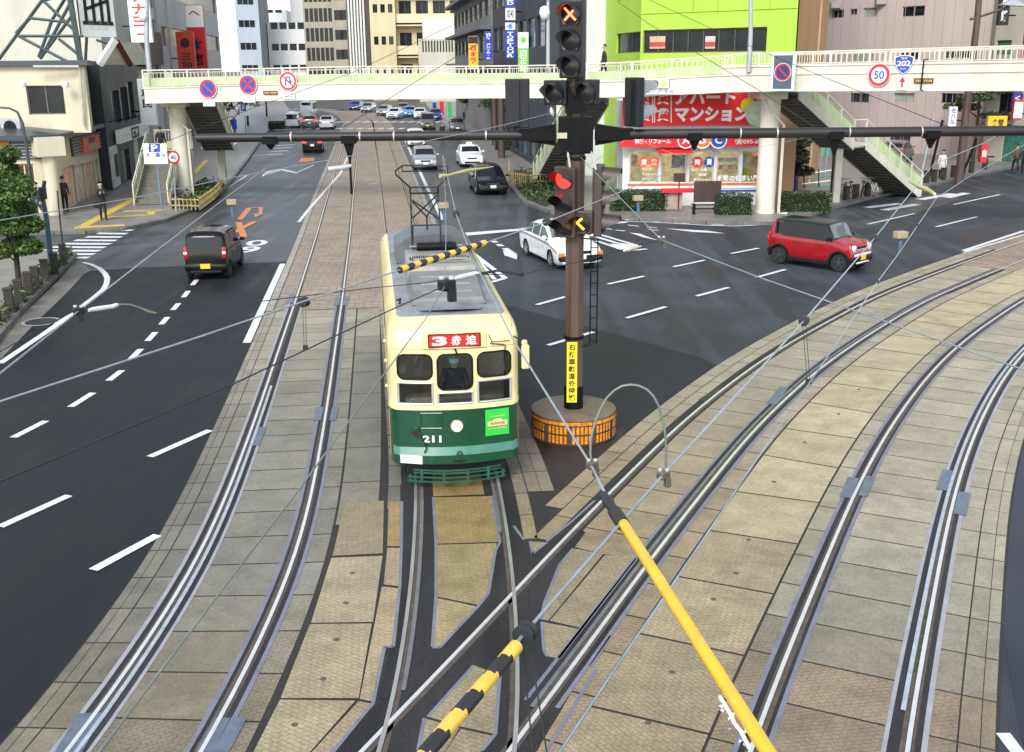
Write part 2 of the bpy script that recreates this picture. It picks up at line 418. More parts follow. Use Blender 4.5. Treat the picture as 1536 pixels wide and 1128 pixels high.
def colB(p, i): return jit(mix((.275, .22, .14), (.32, .29, .22), (p.y - 15.5) / 8))
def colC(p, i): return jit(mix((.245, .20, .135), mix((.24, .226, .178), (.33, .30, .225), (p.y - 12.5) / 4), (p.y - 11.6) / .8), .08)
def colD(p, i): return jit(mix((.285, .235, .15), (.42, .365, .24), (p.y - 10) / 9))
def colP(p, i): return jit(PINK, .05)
ZP, ZS, ZM = .012, .016, .020
b = MB()   # dark bed under everything
for P_, o0, o1, yy in ((PA, -.80, 5.2, (200, 3.2)), (PC, -4.6, 2.42, (55, 3))): strip(b, P_, o0, o1, *yy, .008, sub=2, seg=2.5, gap=0)
strip(b, PT, -.2, 2.3, 200, 18, .0085, seg=2.5, gap=0, sub=2); strip(b, PB, -.80, 2.2, 60, 4, .0082, seg=2.5, gap=0, sub=2)
strip(b, PB, -2.7, -.75, 15.5, 4, .0078, seg=2.5, gap=0, sub=2)
one('track_bed_base', b, GROUT, kind='structure')
pv = MB()  # mats: 0 pattern, 1 plain, 2 setts
# left track (A)
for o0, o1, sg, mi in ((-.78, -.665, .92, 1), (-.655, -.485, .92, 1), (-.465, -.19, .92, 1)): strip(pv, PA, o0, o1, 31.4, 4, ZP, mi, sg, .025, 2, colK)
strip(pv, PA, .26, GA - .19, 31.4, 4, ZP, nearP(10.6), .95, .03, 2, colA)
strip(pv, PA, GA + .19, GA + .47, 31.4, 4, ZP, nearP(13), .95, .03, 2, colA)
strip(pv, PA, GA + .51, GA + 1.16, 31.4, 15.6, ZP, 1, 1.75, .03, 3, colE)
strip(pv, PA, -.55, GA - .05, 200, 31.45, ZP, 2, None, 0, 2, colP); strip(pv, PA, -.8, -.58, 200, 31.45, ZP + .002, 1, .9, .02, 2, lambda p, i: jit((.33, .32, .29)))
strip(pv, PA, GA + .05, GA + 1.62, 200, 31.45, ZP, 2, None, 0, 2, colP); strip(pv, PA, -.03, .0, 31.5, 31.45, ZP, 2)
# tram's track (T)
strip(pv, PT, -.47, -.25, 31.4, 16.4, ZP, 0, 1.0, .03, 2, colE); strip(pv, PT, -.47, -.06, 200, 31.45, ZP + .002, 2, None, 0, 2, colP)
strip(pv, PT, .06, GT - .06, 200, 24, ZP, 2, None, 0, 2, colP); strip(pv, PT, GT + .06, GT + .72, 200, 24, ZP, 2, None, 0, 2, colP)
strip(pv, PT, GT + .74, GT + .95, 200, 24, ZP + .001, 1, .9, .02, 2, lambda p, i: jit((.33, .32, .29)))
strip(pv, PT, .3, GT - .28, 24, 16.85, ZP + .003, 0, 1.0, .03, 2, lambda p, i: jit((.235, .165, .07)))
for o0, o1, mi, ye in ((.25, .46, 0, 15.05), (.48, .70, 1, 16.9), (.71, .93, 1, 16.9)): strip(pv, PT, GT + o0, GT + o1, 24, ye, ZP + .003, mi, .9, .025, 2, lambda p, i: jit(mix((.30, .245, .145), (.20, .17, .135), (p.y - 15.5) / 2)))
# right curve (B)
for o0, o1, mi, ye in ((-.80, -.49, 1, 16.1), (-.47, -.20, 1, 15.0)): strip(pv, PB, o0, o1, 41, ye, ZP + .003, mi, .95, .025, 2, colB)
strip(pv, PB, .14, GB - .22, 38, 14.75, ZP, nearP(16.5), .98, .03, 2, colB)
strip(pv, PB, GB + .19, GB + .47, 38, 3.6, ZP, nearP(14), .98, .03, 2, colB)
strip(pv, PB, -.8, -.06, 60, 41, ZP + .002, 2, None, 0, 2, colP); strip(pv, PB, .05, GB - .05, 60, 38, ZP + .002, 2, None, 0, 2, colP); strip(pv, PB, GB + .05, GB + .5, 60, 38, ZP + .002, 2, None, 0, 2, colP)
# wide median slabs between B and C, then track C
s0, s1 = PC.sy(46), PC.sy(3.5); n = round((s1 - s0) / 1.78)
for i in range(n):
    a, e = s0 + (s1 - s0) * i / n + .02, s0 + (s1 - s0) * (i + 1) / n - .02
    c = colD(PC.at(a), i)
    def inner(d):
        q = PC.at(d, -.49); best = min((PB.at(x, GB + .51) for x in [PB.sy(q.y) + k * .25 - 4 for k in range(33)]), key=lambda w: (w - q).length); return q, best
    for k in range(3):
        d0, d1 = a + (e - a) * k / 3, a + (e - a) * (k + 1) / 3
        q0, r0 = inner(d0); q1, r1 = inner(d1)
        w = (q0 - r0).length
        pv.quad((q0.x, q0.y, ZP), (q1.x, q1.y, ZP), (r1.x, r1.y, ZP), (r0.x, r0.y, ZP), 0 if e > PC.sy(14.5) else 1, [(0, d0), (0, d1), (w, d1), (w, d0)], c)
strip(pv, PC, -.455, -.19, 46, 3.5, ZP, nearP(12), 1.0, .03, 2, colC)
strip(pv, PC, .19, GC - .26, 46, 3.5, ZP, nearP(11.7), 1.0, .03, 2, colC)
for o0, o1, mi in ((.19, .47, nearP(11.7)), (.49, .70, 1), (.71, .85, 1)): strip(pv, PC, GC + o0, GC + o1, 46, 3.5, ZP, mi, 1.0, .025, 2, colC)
# hand-cut panels round the crossing (traced on the ground)
CUT = [([(649.7,747.5),(737.3,745.3),(750,814),(654,817)], OLIVE), ([(654,818.5),(745,816),(743,828),(733,891),(718,909),(654,896)], (.30,.245,.125)),
 ([(653.5,898),(716.5,911.5),(659,973),(648.7,971.6)], (.31,.26,.145)), ([(581,823),(602,823),(600,881),(575.5,878)], TAN),
 ([(583,754),(603,753),(603,820.6),(581,820.6)], (.31,.225,.105)),
 ([(572.9,881),(599.5,884),(590,971.6),(577,971.6),(559.6,1054),(539.6,1050)], TAN), ([(538,1053.5),(562,1057.5),(501,1128),(460,1145),(440,1160)], TAN),
 ([(517,756),(576,752),(574,831),(499,835)], (.285,.24,.155)),
 ([(497,838),(574,835),(559.6,934.4),(466.5,935.7)], (.33,.285,.19)), ([(465,937.6),(557.7,936.7),(538,1048.7),(421,1048.7)], (.34,.29,.19)), ([(420,1051),(533,1052.7),(466.5,1128),(440,1150),(370,1150)], (.33,.28,.18)),
 ([(795,813),(820,815),(799,831.7)], (.30,.25,.16)),



 ([(839.7,848),(859.7,824),(905,832),(822.4,932.4),(811.8,930.6),(817,905)], (.285,.25,.16)), ([(907.5,833.5),(955,839),(873,944),(825,932.4)], (.29,.25,.165)),
 ([(813,934),(873,946),(838.4,989),(821,986),(816,977)], (.30,.26,.165)),
 ([(642,1076.7),(711,999.5),(749.7,1014),(743,1103),(690,1091)], (.29,.25,.16)), ([(636.7,1079),(688.6,1094),(668.6,1128),(620,1150)], (.29,.25,.16)), ([(691,1095),(741.8,1106),(722,1128),(700,1150),(655,1150)], (.29,.25,.16))]
ZC = ZP + .003
edge = MB(); fill = MB()
for pts, c in CUT:
    W = [G(*q) for q in pts]; a = (W[1] - W[0]).normalized() if (W[1] - W[0]).length else Vector((1, 0, 0))
    cen = sum(W, Vector()) / len(W)
    pv.poly([(w.x, w.y, ZC) for w in W][::-1], 0, jit(c), [(w.x, w.y) for w in W][::-1])
zone = [G(*q) for q in [(600,728),(770,728),(785,750),(800,832),(866,789),(878,800),(862,822),(905,832),(962,842),(985,842),(900,965),(840,1070),(800,1135),(760,1180),(520,1180),(470,1142),(540,1064),(566,1058),(586,972),(604,880)]]
fill.poly([(w.x, w.y, ZP + .0015) for w in zone])
one('track_fill_asphalt', fill, A_BED, kind='structure')
tri = MB(); tri.poly([(*G(*q)[:2], .0095) for q in [(778, 640), (772, 700), (768, 745), (800, 814), (812, 800), (840, 745), (880, 704), (935, 658), (935, 640), (860, 672)]]); one('track_apron_asphalt', tri, asphalt('asphalt_apron', (.040, .034, .032), .5), kind='structure')
one('track_paving', pv, [PATTERN, PLAIN, SETTS], kind='structure')
# steel edging of hand-cut panels that have it
EDG = [[(811.8,930.6),(817,905),(839.7,848),(859.7,824)], [(813,934),(816,977),(821,986)], [(955,839),(873,944),(838.4,989)], [(770.5,790),(786,811)], [(795,813),(799,831.7),(820,815)], [(820,813.5),(858,783),(892,752)],
 [(648.7,971.6),(654,896),(654,818),(649.7,747)], [(648.7,972.5),(659,973),(717,911),(732.4,891.8),(743,828),(750,814),(738,745)], [(603,753),(602,823),(599.5,884),(590,971.6),(577,971.6),(559.6,1056),(501,1128),(470,1160)],
 [(642,1076.7),(711,999.5)], [(749.7,1014),(743,1103),(722,1128)], [(636.7,1079),(625,1140)], [(917,955),(886,1001)], [(895,1004),(882,1026),(800,1160)]]
for pts in EDG:
    W = [G(*q) for q in pts]
    for a, e in zip(W[:-1], W[1:]): bar2(edge, (a.x, a.y, ZS), (e.x, e.y, ZS), .045, (0, 0, 1))
# rails: one object each (head, guard, groove, fill, edging are its own mesh)
def rail_strips(path, o, y0, y1, inner, guard, steel=True, ys=None, blk=.13, pale=None):
    """inner = +1/-1 side the groove lies on"""
    fl = MB(); hd = MB()
    i = inner
    def st(b, a, c, z, mi, yy=None): a, c = sorted((a, c)); strip(b, path, o + a, o + c, *(yy or (y0, y1)), z, mi, .8, 0, 1)
    yd = ys or (y0, y1)
    st(fl, -i * blk, i * (.21 if guard else .13), ZP + .0022, 0, yd)
    st(fl, i * .03, i * .085, ZP + .003, 1)
    if steel:
        st(fl, -i * (blk + .06), -i * blk, ZS, 2, yd); st(fl, i * (.21 if guard else .13), i * (.26 if guard else .19), ZS, 2, yd); st(fl, -i * .062, -i * .03, ZP + .0035, 1)
    return fl, hd
def rail(path, o, y0, y1, inner, guard_y, ys, steel=True, blk=.13, m=None):
    i = inner; fl, _ = rail_strips(path, o, y0, y1, inner, bool(guard_y), steel, ys, blk)
    one('rail_surround', fl, [A_BED, RUST, STRIPL if m else STRIP], kind='structure')
    hd = MB(); s0, s1 = path.sy(y0), path.sy(y1); n = int((s1 - s0) / .6)
    def ribbon(a, c, z0, z1, mi, s0, s1):
        n = max(2, int((s1 - s0) / .6)); rows = []
        for k in range(n + 1):
            d = s0 + (s1 - s0) * k / n
            L_, R_ = path.at(d, o + min(a, c)), path.at(d, o + max(a, c))
            rows.append([(L_.x, L_.y, z0), (L_.x, L_.y, z1), (R_.x, R_.y, z1), (R_.x, R_.y, z0)])
        hd.sheet(rows, mi)
    ribbon(-.025, .025, .012, .030 + {id(PT): .0015, id(PB): .0008}.get(id(path), 0), 0, s0, s1)
    if guard_y: ribbon(i * .082, i * .135, .012, .028, 1, path.sy(guard_y[0]), path.sy(guard_y[1]))
    return one('rail', hd, [RAILT if path is PT else STEELR, RAILG if path in (PT, PB) else STEELD], kind='structure')
rail(PA, 0, 199, 3.4, 1, (23.5, 3.4), (32.5, 3.4), m=1); rail(PA, GA, 199, 3.4, -1, None, (32.5, 3.4))
rail(PT, 0, 199, 3.8, 1, (17.3, 11.0), (24, 13.4), False, .2); rail(PT, GT, 199, 3.8, -1, (17.5, 15.3), (24, 15.2), False, .2)
rail(PB, 0, 59, 3.8, 1, None, (37.5, 15.8), False); rail(PB, GB, 59, 3.6, -1, (38, 11.2), (34, 11.3), True)
rail(PC, 0, 54, 3, 1, None, (44, 3)); rail(PC, GC, 54, 3, -1, (46, 11.1), (44, 3), m=1)
one('track_edging', edge, STRIP, kind='structure')
# cover plates beside the rails
pl = MB()
for (u, v, du, dv, w) in ((341+46,656,6,-14,.2), (1274,733,6,-15,.19),(1300,731,6,-15,.16),(1419,722,5,-15,.22),(1443,757,4,-17,.2),(1166,595,10,-13,.2),(478,622,2,-10,.16),(501,622,2,-10,.14),(436,449,4,-7,.2),(506,452,2,-7,.16),(519,452,2,-7,.16),(115,1110,22,-38,.3),(320,1105,14,-26,.18),(345,1105,14,-26,.18)):
    a, c = G(u - du, v - dv), G(u + du, v + dv); bar2(pl, (a.x, a.y, ZM + .004), (c.x, c.y, ZM + .004), w, (0, 0, 1))
one('rail_cover_plates', pl, PLATE, kind='structure')
mo = MB()
MOSS = mat('moss_in_groove', (.05, .065, .02), .9, 0, .3, 12)
for u, v, du, dv in ((1066, 593, 14, -9), (1142, 630, 10, -9), (1380, 985, 5, -25), (1391, 930, 5, -24)):
    a, c = G(u - du, v - dv), G(u + du, v + dv); bar2(mo, (a.x, a.y, ZM + .002), (c.x, c.y, ZM + .002), .07 if u > 1300 else .16, (0, 0, 1))
one('moss', mo, MOSS, kind='stuff')
ck = MB(); rk = random.Random(4)
for pts in ([(794.5,884),(793,902),(798,920)], [(816,1054),(824,1041),(858,998),(870,985)], [(643,1050),(660,1064),(668,1080)], [(690,1048),(700,1066),(720,1090)], [(570,1050),(585,1049),(597,1047)], [(758,975),(752,1010),(760,1050),(757,1090)], [(640,985),(628,1002)], [(800,835),(812,850),(806,868)], [(822,1085),(812,1100),(805,1128)], [(880,985),(890,975)]):
    W = [G(*q) for q in pts]
    for a, e in zip(W[:-1], W[1:]):
        k = 7; Q = [a.lerp(e, j / k) + Vector((rk.uniform(-.02, .02), rk.uniform(-.02, .02), 0)) * (0 < j < k) for j in range(k + 1)]
        for p, q in zip(Q[:-1], Q[1:]): bar2(ck, (p.x, p.y, .0145), (q.x, q.y, .0145), rk.uniform(.006, .014), (0, 0, 1))
one('asphalt_cracks', ck, mat('crack_dark', (.008, .008, .008), .9, 0, 0), kind='structure')
# drain caps and stains on the slabs
dr = MB()
for u, v in ((529,861),(519,906),(505,961),(485,1020),(442,1089),(972,1086),(1008,1010),(1104,861),(1070,900),(1123,811),(1161,724),(1207,665),(1258,622),(1288,585)):
    g_ = G(u, v); disc(dr, (g_.x, g_.y, ZM), (1, 0, 0), (0, 1, 0), .038)
one('drain_caps', dr, mat('drain_cap_dark', (.10, .085, .07), .8), kind='structure')

# ---- painted markings
mk_ = MB(); MZ = [0]
def nz(z): MZ[0] += 1; return z + (MZ[0] % 45) * .00035
def ln(pts, w, mi=0, z=.010):
    W = [G(*q) for q in pts]
    for a, e in zip(W[:-1], W[1:]): q = nz(z); bar2(mk_, (a.x, a.y, q), (e.x, e.y, q), w, (0, 0, 1), mi)
def pg(pts, mi=0, z=.010): zz = nz(z); mk_.poly([(*G(*q)[:2], zz) for q in pts], mi)
for a, e in (((295,420),(288.6,428)),((282.4,436.7),(275.3,446.3)),((268,455.3),(259.3,465.4)),((251.3,476),(242,487)),((233,498.7),(221.3,512)),((211.4,524),(196.8,538.6)),((183,556),(163,571.5)),((139.6,589.8),(106,611)),((69,632),(20,657))): ln((a, e), .17)
for a, e in (((315,646),(224.7,686)),((103.7,744),(0,791)),((236.7,803.5),(139.6,856))): ln((a, e), .17)
ln(((424,396),(370,515)), .21)
ln(((125,394),(138,397.5),(149,403),(157,410),(161,417.5),(160,426),(155,435),(142,446),(117,465),(64,502.7),(0,546)), .19)
for i in range(9):
    v0 = 346 + i * 5.15; ln(((164 - i * 17.2, v0 - .5), (199 - i * 8.2, v0)), .42)
for a, e in (((805,458),(848,446)),((912,427),(966,415)),((1010,401),(1057,391)),((1097,381),(1138,373)),((1045,445),(1093,432)),((940,478),(999,461)),((822,519),(890,499)),((1135,417),(1178,405)),((1404,341),(1465,326))): ln((a, e), .16)
ln(((1445,377),(1536,347)), .2); ln(((1445,379.5),(1536,353)), .12, 0, .0105); ln(((1302,337),(1372,321)), .15); ln(((1430,307),(1500,292)), .15); ln(((1536,392), (1524, 396)), .15)
pg([(1493.7,1100.6),(1515,1100.6),(1545,1140),(1523,1140)])
pg([(693,349.7),(783.7,343),(794,345),(693,354.5)]); ln(((911,335),(925,333),(964,333),(995,334.4),(1054,338),(1100,339.5),(1160,337)), .16); ln(((911,336.3),(940,333.5)), .3)
for q in ([(943.6,323.8),(957,323.8),(950,331),(936.7,331)], [(984.6,327),(999,327),(988.5,334),(978,333)], [(1026.6,330.5),(1041,330.5),(1032.5,337),(1021.7,336.5)], [(1071.5,334),(1085.7,334),(1085.7,339),(1066.6,339)]): pg(q, 0, .0105)
for a, e in (((942,338),(958,339.8)),((970,341),(985.5,342)),((910,343.5),(918,344.5)),((924,345.5),(937.5,347)),((972.5,344.7),(988,346))): ln((a, e), .16)
for q in ([(944.5,349.6),(960,351),(975,357),(991,362),(965,356.5)], [(997.4,343.2),(1060,346.5),(1088,350.7),(1040,348.5)]): pg(q)
ln(((895,351),(960,370),(937,376),(895,362)), .2); ln(((895,356),(925,365),(960,370)), .22); pg([(915,366),(962,369),(945,378),(925,374)])
ln(((940,377),(970,374)), .22)
ln(((706,378),(758,418),(737,424)), .2); ln(((718,392),(742,420)), .15)
for a, e in (((739,362),(744,364.5)),((747,367),(753,370)),((757,373),(772,383))): ln((a, e), .26)
pg([(754,376),(757,384),(765,386.5),(775,390),(776,384),(766,381)])
for a, e in (((1325,316),(1376,307)),((1300,312),(1350,306)),((1380,300),(1430,291)),((1420,297),(1450,290))): ln((a, e), .5)
# orange turn arrow, cross and painted time on the left lane
ln(((360,330),(374,312.5),(393,311.5)), .28, 1); pg([(383,327),(381,321),(388,321),(388.5,312),(395,312),(393,320),(396,320.5)], 1)
ln(((344,353),(382,333)), .3, 1); ln(((358,334),(366,357)), .3, 1)
def road_text(s, u, v, w, h, mi=0):
    g_ = G(u, v); f = Vector((-.127, .992, 0)); write(mk_, s, (g_.x, g_.y, .0105), (f.y, -f.x, 0), f, w, h, mi, .02)
road_text('10', 374, 365, 1.5, 1.5); road_text('9', 375, 374.5, .8, 1.5)
for a, e in (((372,236),(398,231)),((452,243),(456,237)),((459,243),(463,237)),((466,242),(469,237))): ln((a, e), .4, 1)
for a, e in (((405,228),(432,226)),((410,223),(438,221)),((400,232),(424,231)),((415,219),(440,217))): ln((a, e), .6)
def cross_row(v, u0, u1, n, w=.9):
    for i in range(n):
        u = u0 + (u1 - u0) * i / n; ln(((u, v), (u + (u1 - u0) / n * .55, v)), w)
cross_row(183, 480, 720, 18, 3.0); cross_row(193, 460, 690, 15, 2.4)
ln(((535,204),(511,260),(462,316),(448,334)), .17); ln(((605,205),(640,280),(664,330)), .2); ln(((706,226),(722,241),(748,262)), .15); ln(((330,290),(372,262)), .12)
for i, (u, v) in enumerate(((548,270),(552,277),(560,285))): ln(((u, v), (u + 14, v - 1)), .2, 0, .03)
one('road_markings', mk_, [PAINT, ORANGE], kind='structure')
mh = MB()
for u, v, r in ((231,351,.5),(172,367,.36),(232,372,.33),(700,232,.3)):
    g_ = G(u, v); disc(mh, (g_.x, g_.y, .009), (1, 0, 0), (0, 1, 0), r)
one('manhole_covers', mh, mat('manhole_iron', (.05, .05, .05), .5, .4), kind='structure')

# ---- pavements (raised sheets with kerb stones)
def pavement(name, pts, edge_ix, z=.13, m=None):
    b = MB(); P = [Vector((p[0], p[1])) for p in pts]
    b.prism([(p.x, p.y) for p in P], -.05, z); o = one(name, b, m or CONC, kind='structure')
    k = MB()
    for i in edge_ix:
        a, e = P[i], P[(i + 1) % len(P)]; L_ = (e - a).length; n = max(1, int(L_ / 1.2)); d = (e - a) / n; nn = Vector((-d.y, d.x)).normalized() * .0
        for j in range(n):
            c = a + d * (j + .5); k.box((c.x, c.y, z / 2 + .012), (d.length - .02, .2, z + .03), math.atan2(d.y, d.x), ch=.015)
    one(name.replace('pavement', 'kerb'), k, KERB, kind='structure'); return o
def area(b): return sum(p.x * q.y - q.x * p.y for p, q in zip(b, b[1:] + b[:1]))
def ccw(pts): 
    P = [Vector((p[0], p[1])) for p in pts]; return P
LC = [G(-40, 560), G(0, 505), G(30, 470), G(60, 440), G(85, 415), G(104, 396), G(112, 385), (-19.0, 42.2), (-24, 42.4), (-40, 42.6), (-40, 10)]
P_ = ccw(LC); pavement('pavement_corner', P_, range(0, 8))
LS = [(-40, 47.0), (-23, 47.2), G(130, 351), G(185, 346), G(250, 332), G(300, 312), G(335, 288), G(372, 240), G(400, 200), G(440, 172), (-70, 330), (-140, 330), (-80, 60)]
pavement('pavement_left_street', ccw(LS), range(1, 10))
RS = [(60, 110), (60, 96), G(1536, 249), G(1460, 265), G(1380, 283), G(1300, 300), G(1235, 318), G(1200, 332), G(1168, 338), G(1060, 337), G(960, 331), G(915, 328), G(830, 322), G(790, 308), G(752, 266), G(722, 240), G(680, 200), (-10, 150), (-28, 330), (60, 330)]
pavement('pavement_right_street', ccw(RS), range(1, 16))
ty = MB()
def tact(pts, w):
    W = [G(q[0], q[1], .135) for q in pts]
    for a, e in zip(W[:-1], W[1:]): bar2(ty, a, e, w, (0, 0, 1))
tact(((112,341.5),(187,337.5)), .6); tact(((125,339),(160,320),(205,296)), .45); tact(((160,326),(225,322)), .4); tact(((185,317),(248,315)), .5); tact(((225,322),(228,316)), .4); tact(((270,282),(310,240)), .35)
one('tactile_paving', ty, YELT, kind='structure')
dirt = MB(); dirt.poly([(*G(*q)[:2], .0095) for q in [(0,540),(60,478),(100,440),(125,412),(138,405),(125,396),(110,396),(85,424),(40,466),(0,508)]]); one('gutter_concrete', dirt, mat('gutter_dirty', (.19, .17, .14), .6, 0, .2, 1.2), kind='structure')
mhr = MB(); g_ = G(62, 483); disc(mhr, (g_.x, g_.y, .014), (1, 0, 0), (0, 1, 0), .55, r0=.45); disc(mhr, (g_.x, g_.y, .0125), (1, 0, 0), (0, 1, 0), .45, 1)
one('gutter_manhole', mhr, [mat('manhole_ring', (.33, .32, .29), .6), mat('manhole_iron', (.05,.05,.05))], kind='structure')
# ================================================================ PEOPLE
def person(label, loc, rz, cols, pose='stand', h=1.68, group=None, hair=(.012, .01, .009), mask=None, coat=False, cat='person'):
    """one continuous skinned body; cols = dict(skin, top, legs, shoes)"""
    t = thing('person', label, cat, loc, rz, group); k = h / 1.70
    V, E, Rr, Bm = [], [], [], []
    def v(x, y, z, r): V.append((x * k, y * k, z * k)); Rr.append(r * k * (1.13 if r > .04 and z < zp + .55 else 1)); return len(V) - 1
    def e(a, b, m): E.append((a, b)); Bm.append(m)
    sit = pose == 'sit'; zp = .92 if not sit else .55
    pel = v(0, 0, zp, .135); sp = v(0, 0, zp + .18, .118); ch = v(0, 0, zp + .40, .135); nb = v(-.005, 0, zp + .53, .06); nk = v(.01, 0, zp + .60, .052)
    h1 = v(.025, 0, zp + .66, .078); h2 = v(.02, 0, zp + .735, .092); h3 = v(.012, 0, zp + .79, .075)
    e(pel, sp, 1); e(sp, ch, 1); e(ch, nb, 1); e(nb, nk, 0); e(nk, h1, 0); e(h1, h2, 0); e(h2, h3, 0)
    sw = {'stand': .06, 'walk': .34, 'sit': 0, 'lean': .05}[pose]
    for s in (-1, 1):
        hp = v(0, s * .09, zp - .06, .098); e(pel, hp, 2)
        if sit: kn = v(.42, s * .12, zp - .03, .066); an = v(.42, s * .12, .09, .042); toe = v(.55, s * .13, .04, .035)
        else:
            f = s * sw; kn = v(f * .45 + .03, s * .095, .50, .064); an = v(f, s * .095, .085 + (.06 if f < -.1 else 0), .042); toe = v(f + .15, s * .105, .032, .034)
        e(hp, kn, 2); e(kn, an, 2); e(an, toe, 3)
        sh = v(0, s * .175, zp + .485, .066); e(ch, sh, 1)
        if sit: el = v(.12, s * .23, zp + .22, .048); wr = v(.34, s * .15, zp + .13, .034); hd = (.10, -s * .03, .0)
        elif pose == 'lean' or (pose == 'stand' and s > 0 and coat == 'phone'): el = v(.10, s * .22, zp + .22, .047); wr = v(.27, s * .10, zp + .34, .033); hd = (.05, -s * .02, .06)
        else: el = v(-.02 - s * sw * .25, s * .225, zp + .20, .047); wr = v(.04 - s * sw * .5, s * .235, zp - .03, .033); hd = (.02, 0, -.085)
        e(sh, el, 1); e(el, wr, 1)
        w = V[wr]; d = Vector(hd); pm = v(w[0] / k + d.x * .7, w[1] / k + d.y * .7, w[2] / k + d.z * .7, .030); e(wr, pm, 0)
        p = V[pm]; dn = d.normalized()
        sd = dn.cross(Vector((0, s, 0)) if abs(dn.y) < .7 else Vector((0, 0, 1))).normalized()
        for i, fl in enumerate((.062, .072, .068, .052)):
            b = v(p[0] / k + dn.x * .035 + sd.x * (i - 1.5) * .019, p[1] / k + dn.y * .035 + sd.y * (i - 1.5) * .019, p[2] / k + dn.z * .035 + sd.z * (i - 1.5) * .019, .0095)
            c = v(p[0] / k + dn.x * (.035 + fl * .9) + sd.x * (i - 1.5) * .02 + .006, p[1] / k + dn.y * (.035 + fl * .9) - s * .012, p[2] / k + dn.z * (.035 + fl * .9) + sd.z * (i - 1.5) * .02, .008)
            e(pm, b, 0); e(b, c, 0)
        th = v(p[0] / k + dn.x * .02 + sd.x * .05, p[1] / k + dn.y * .02 - s * .01, p[2] / k + dn.z * .02 + sd.z * .05 - .005, .0105); e(pm, th, 0)
    me = bpy.data.meshes.new('body'); me.from_pydata(V, E, [])
    o = bpy.data.objects.new('body', me); COL.objects.link(o)
    sk = o.modifiers.new('skin', 'SKIN'); sk.use_smooth_shade = True
    if not me.skin_vertices:
        bmm = bmesh.new(); bmm.from_mesh(me); bmm.verts.layers.skin.verify(); bmm.to_mesh(me); bmm.free()
    for i, r in enumerate(Rr): me.skin_vertices[0].data[i].radius = (r * (1.25 if i in (pel, ch, sp) else 1), r)
    me.skin_vertices[0].data[pel].use_root = True
    o.modifiers.new('sub', 'SUBSURF').levels = 1
    dg = bpy.context.evaluated_depsgraph_get(); dg.update(); nm = bpy.data.meshes.new_from_object(o.evaluated_get(dg)); bpy.data.objects.remove(o)
    nm.name = 'body'; nm.materials.clear()
    for m in (cols['skin'], cols['top'], cols['legs'], cols['shoes']): nm.materials.append(m)
    VV = [Vector(p) for p in V]
    for p in nm.polygons:
        c = p.center; best = None
        for (a, b2), m in zip(E, Bm):
            d = VV[b2] - VV[a]; tt = max(0, min(1, (c - VV[a]).dot(d) / max(d.dot(d), 1e-9))); q = (c - VV[a] - d * tt).length - (Rr[a] * (1 - tt) + Rr[b2] * tt)
            if best is None or q < best[0]: best = (q, m)
        m = best[1]
        if m == 2 and coat and c.z > .62 * k: m = 1
        p.material_index = m; p.use_smooth = True
    b = bpy.data.objects.new('body', nm); COL.objects.link(b); b.parent = t
    hz = (zp + .745) * k
    hm = MB(); rows = []
    for i in range(7):
        a = i / 6 * 1.75; r = .106 * k * math.sin(a) if i else .002
        rows.append([(-.004 + .108 * k * math.sin(a) * math.cos(q * math.pi / 7) * (1.0 if math.cos(q * math.pi / 7) < 0 else 1.0 - .02 * a), .098 * k * math.sin(a) * math.sin(q * math.pi / 7), hz + .028 + .095 * k * math.cos(a) + (.13 * max(0, math.cos(q * math.pi / 7)) * max(0, a - .7))) for q in range(14)])
    hm.sheet(rows, closed=True); hm.build('hair', mat('hair_%d' % int(hair[0] * 1000), hair, .5, 0, .1), t, smooth=60)
    fm = MB()
    for s in (-1, 1): fm.box((.108 * k, s * .034 * k, hz + .002), (.012, .02, .008), 0, 1); fm.box((.012, s * .093 * k, hz - .01), (.03, .014, .05), 0, 0, ch=.004)
    fm.add([(.10 * k, -.014, hz - .035), (.10 * k, .014, hz - .035), (.133 * k, 0, hz - .035), (.108 * k, 0, hz + .005)], [(0, 1, 2), (0, 2, 3), (2, 1, 3)], 0)
    fm.box((.104 * k, 0, hz - .062), (.012, .04, .01), 0, 2)
    fm.build('face', [cols['skin'], mat('eye_dark', (.02, .02, .02), .3, 0, 0), mat('lips', (.35, .14, .12), .5, 0, 0)], t)
    if mask:
        mm = MB(); rows = [[((.055 + .072 * math.cos(q * .42)) * k, math.sin(q * .42) * .088 * k, hz - .012 - j * .026 + (.008 if abs(q) < 1 and j == 0 else 0)) for q in range(-3, 4)] for j in range(4)]
        mm.sheet(rows); mm.build('face_mask', mask, t, smooth=60)
    return t
SKIN = mat('skin', (.52, .33, .24), .5, 0, .04)
NAVY = mat('cloth_navy', (.012, .016, .035), .8, 0, .1); BLACKC = mat('cloth_black', (.012, .012, .014), .8, 0, .1)
CHAR = mat('cloth_charcoal', (.03, .03, .035), .8, 0, .1); WHITEC = mat('cloth_white', (.66, .62, .58), .8, 0, .06); BROWNC = mat('cloth_brown', (.10, .06, .035), .85, 0, .12)
GREYC = mat('cloth_grey', (.12, .12, .13), .85, 0, .1); SHOE = mat('shoe_black', (.01, .01, .01), .4, 0, 0)
def wear(top, legs): return dict(skin=SKIN, top=top, legs=legs, shoes=SHOE)

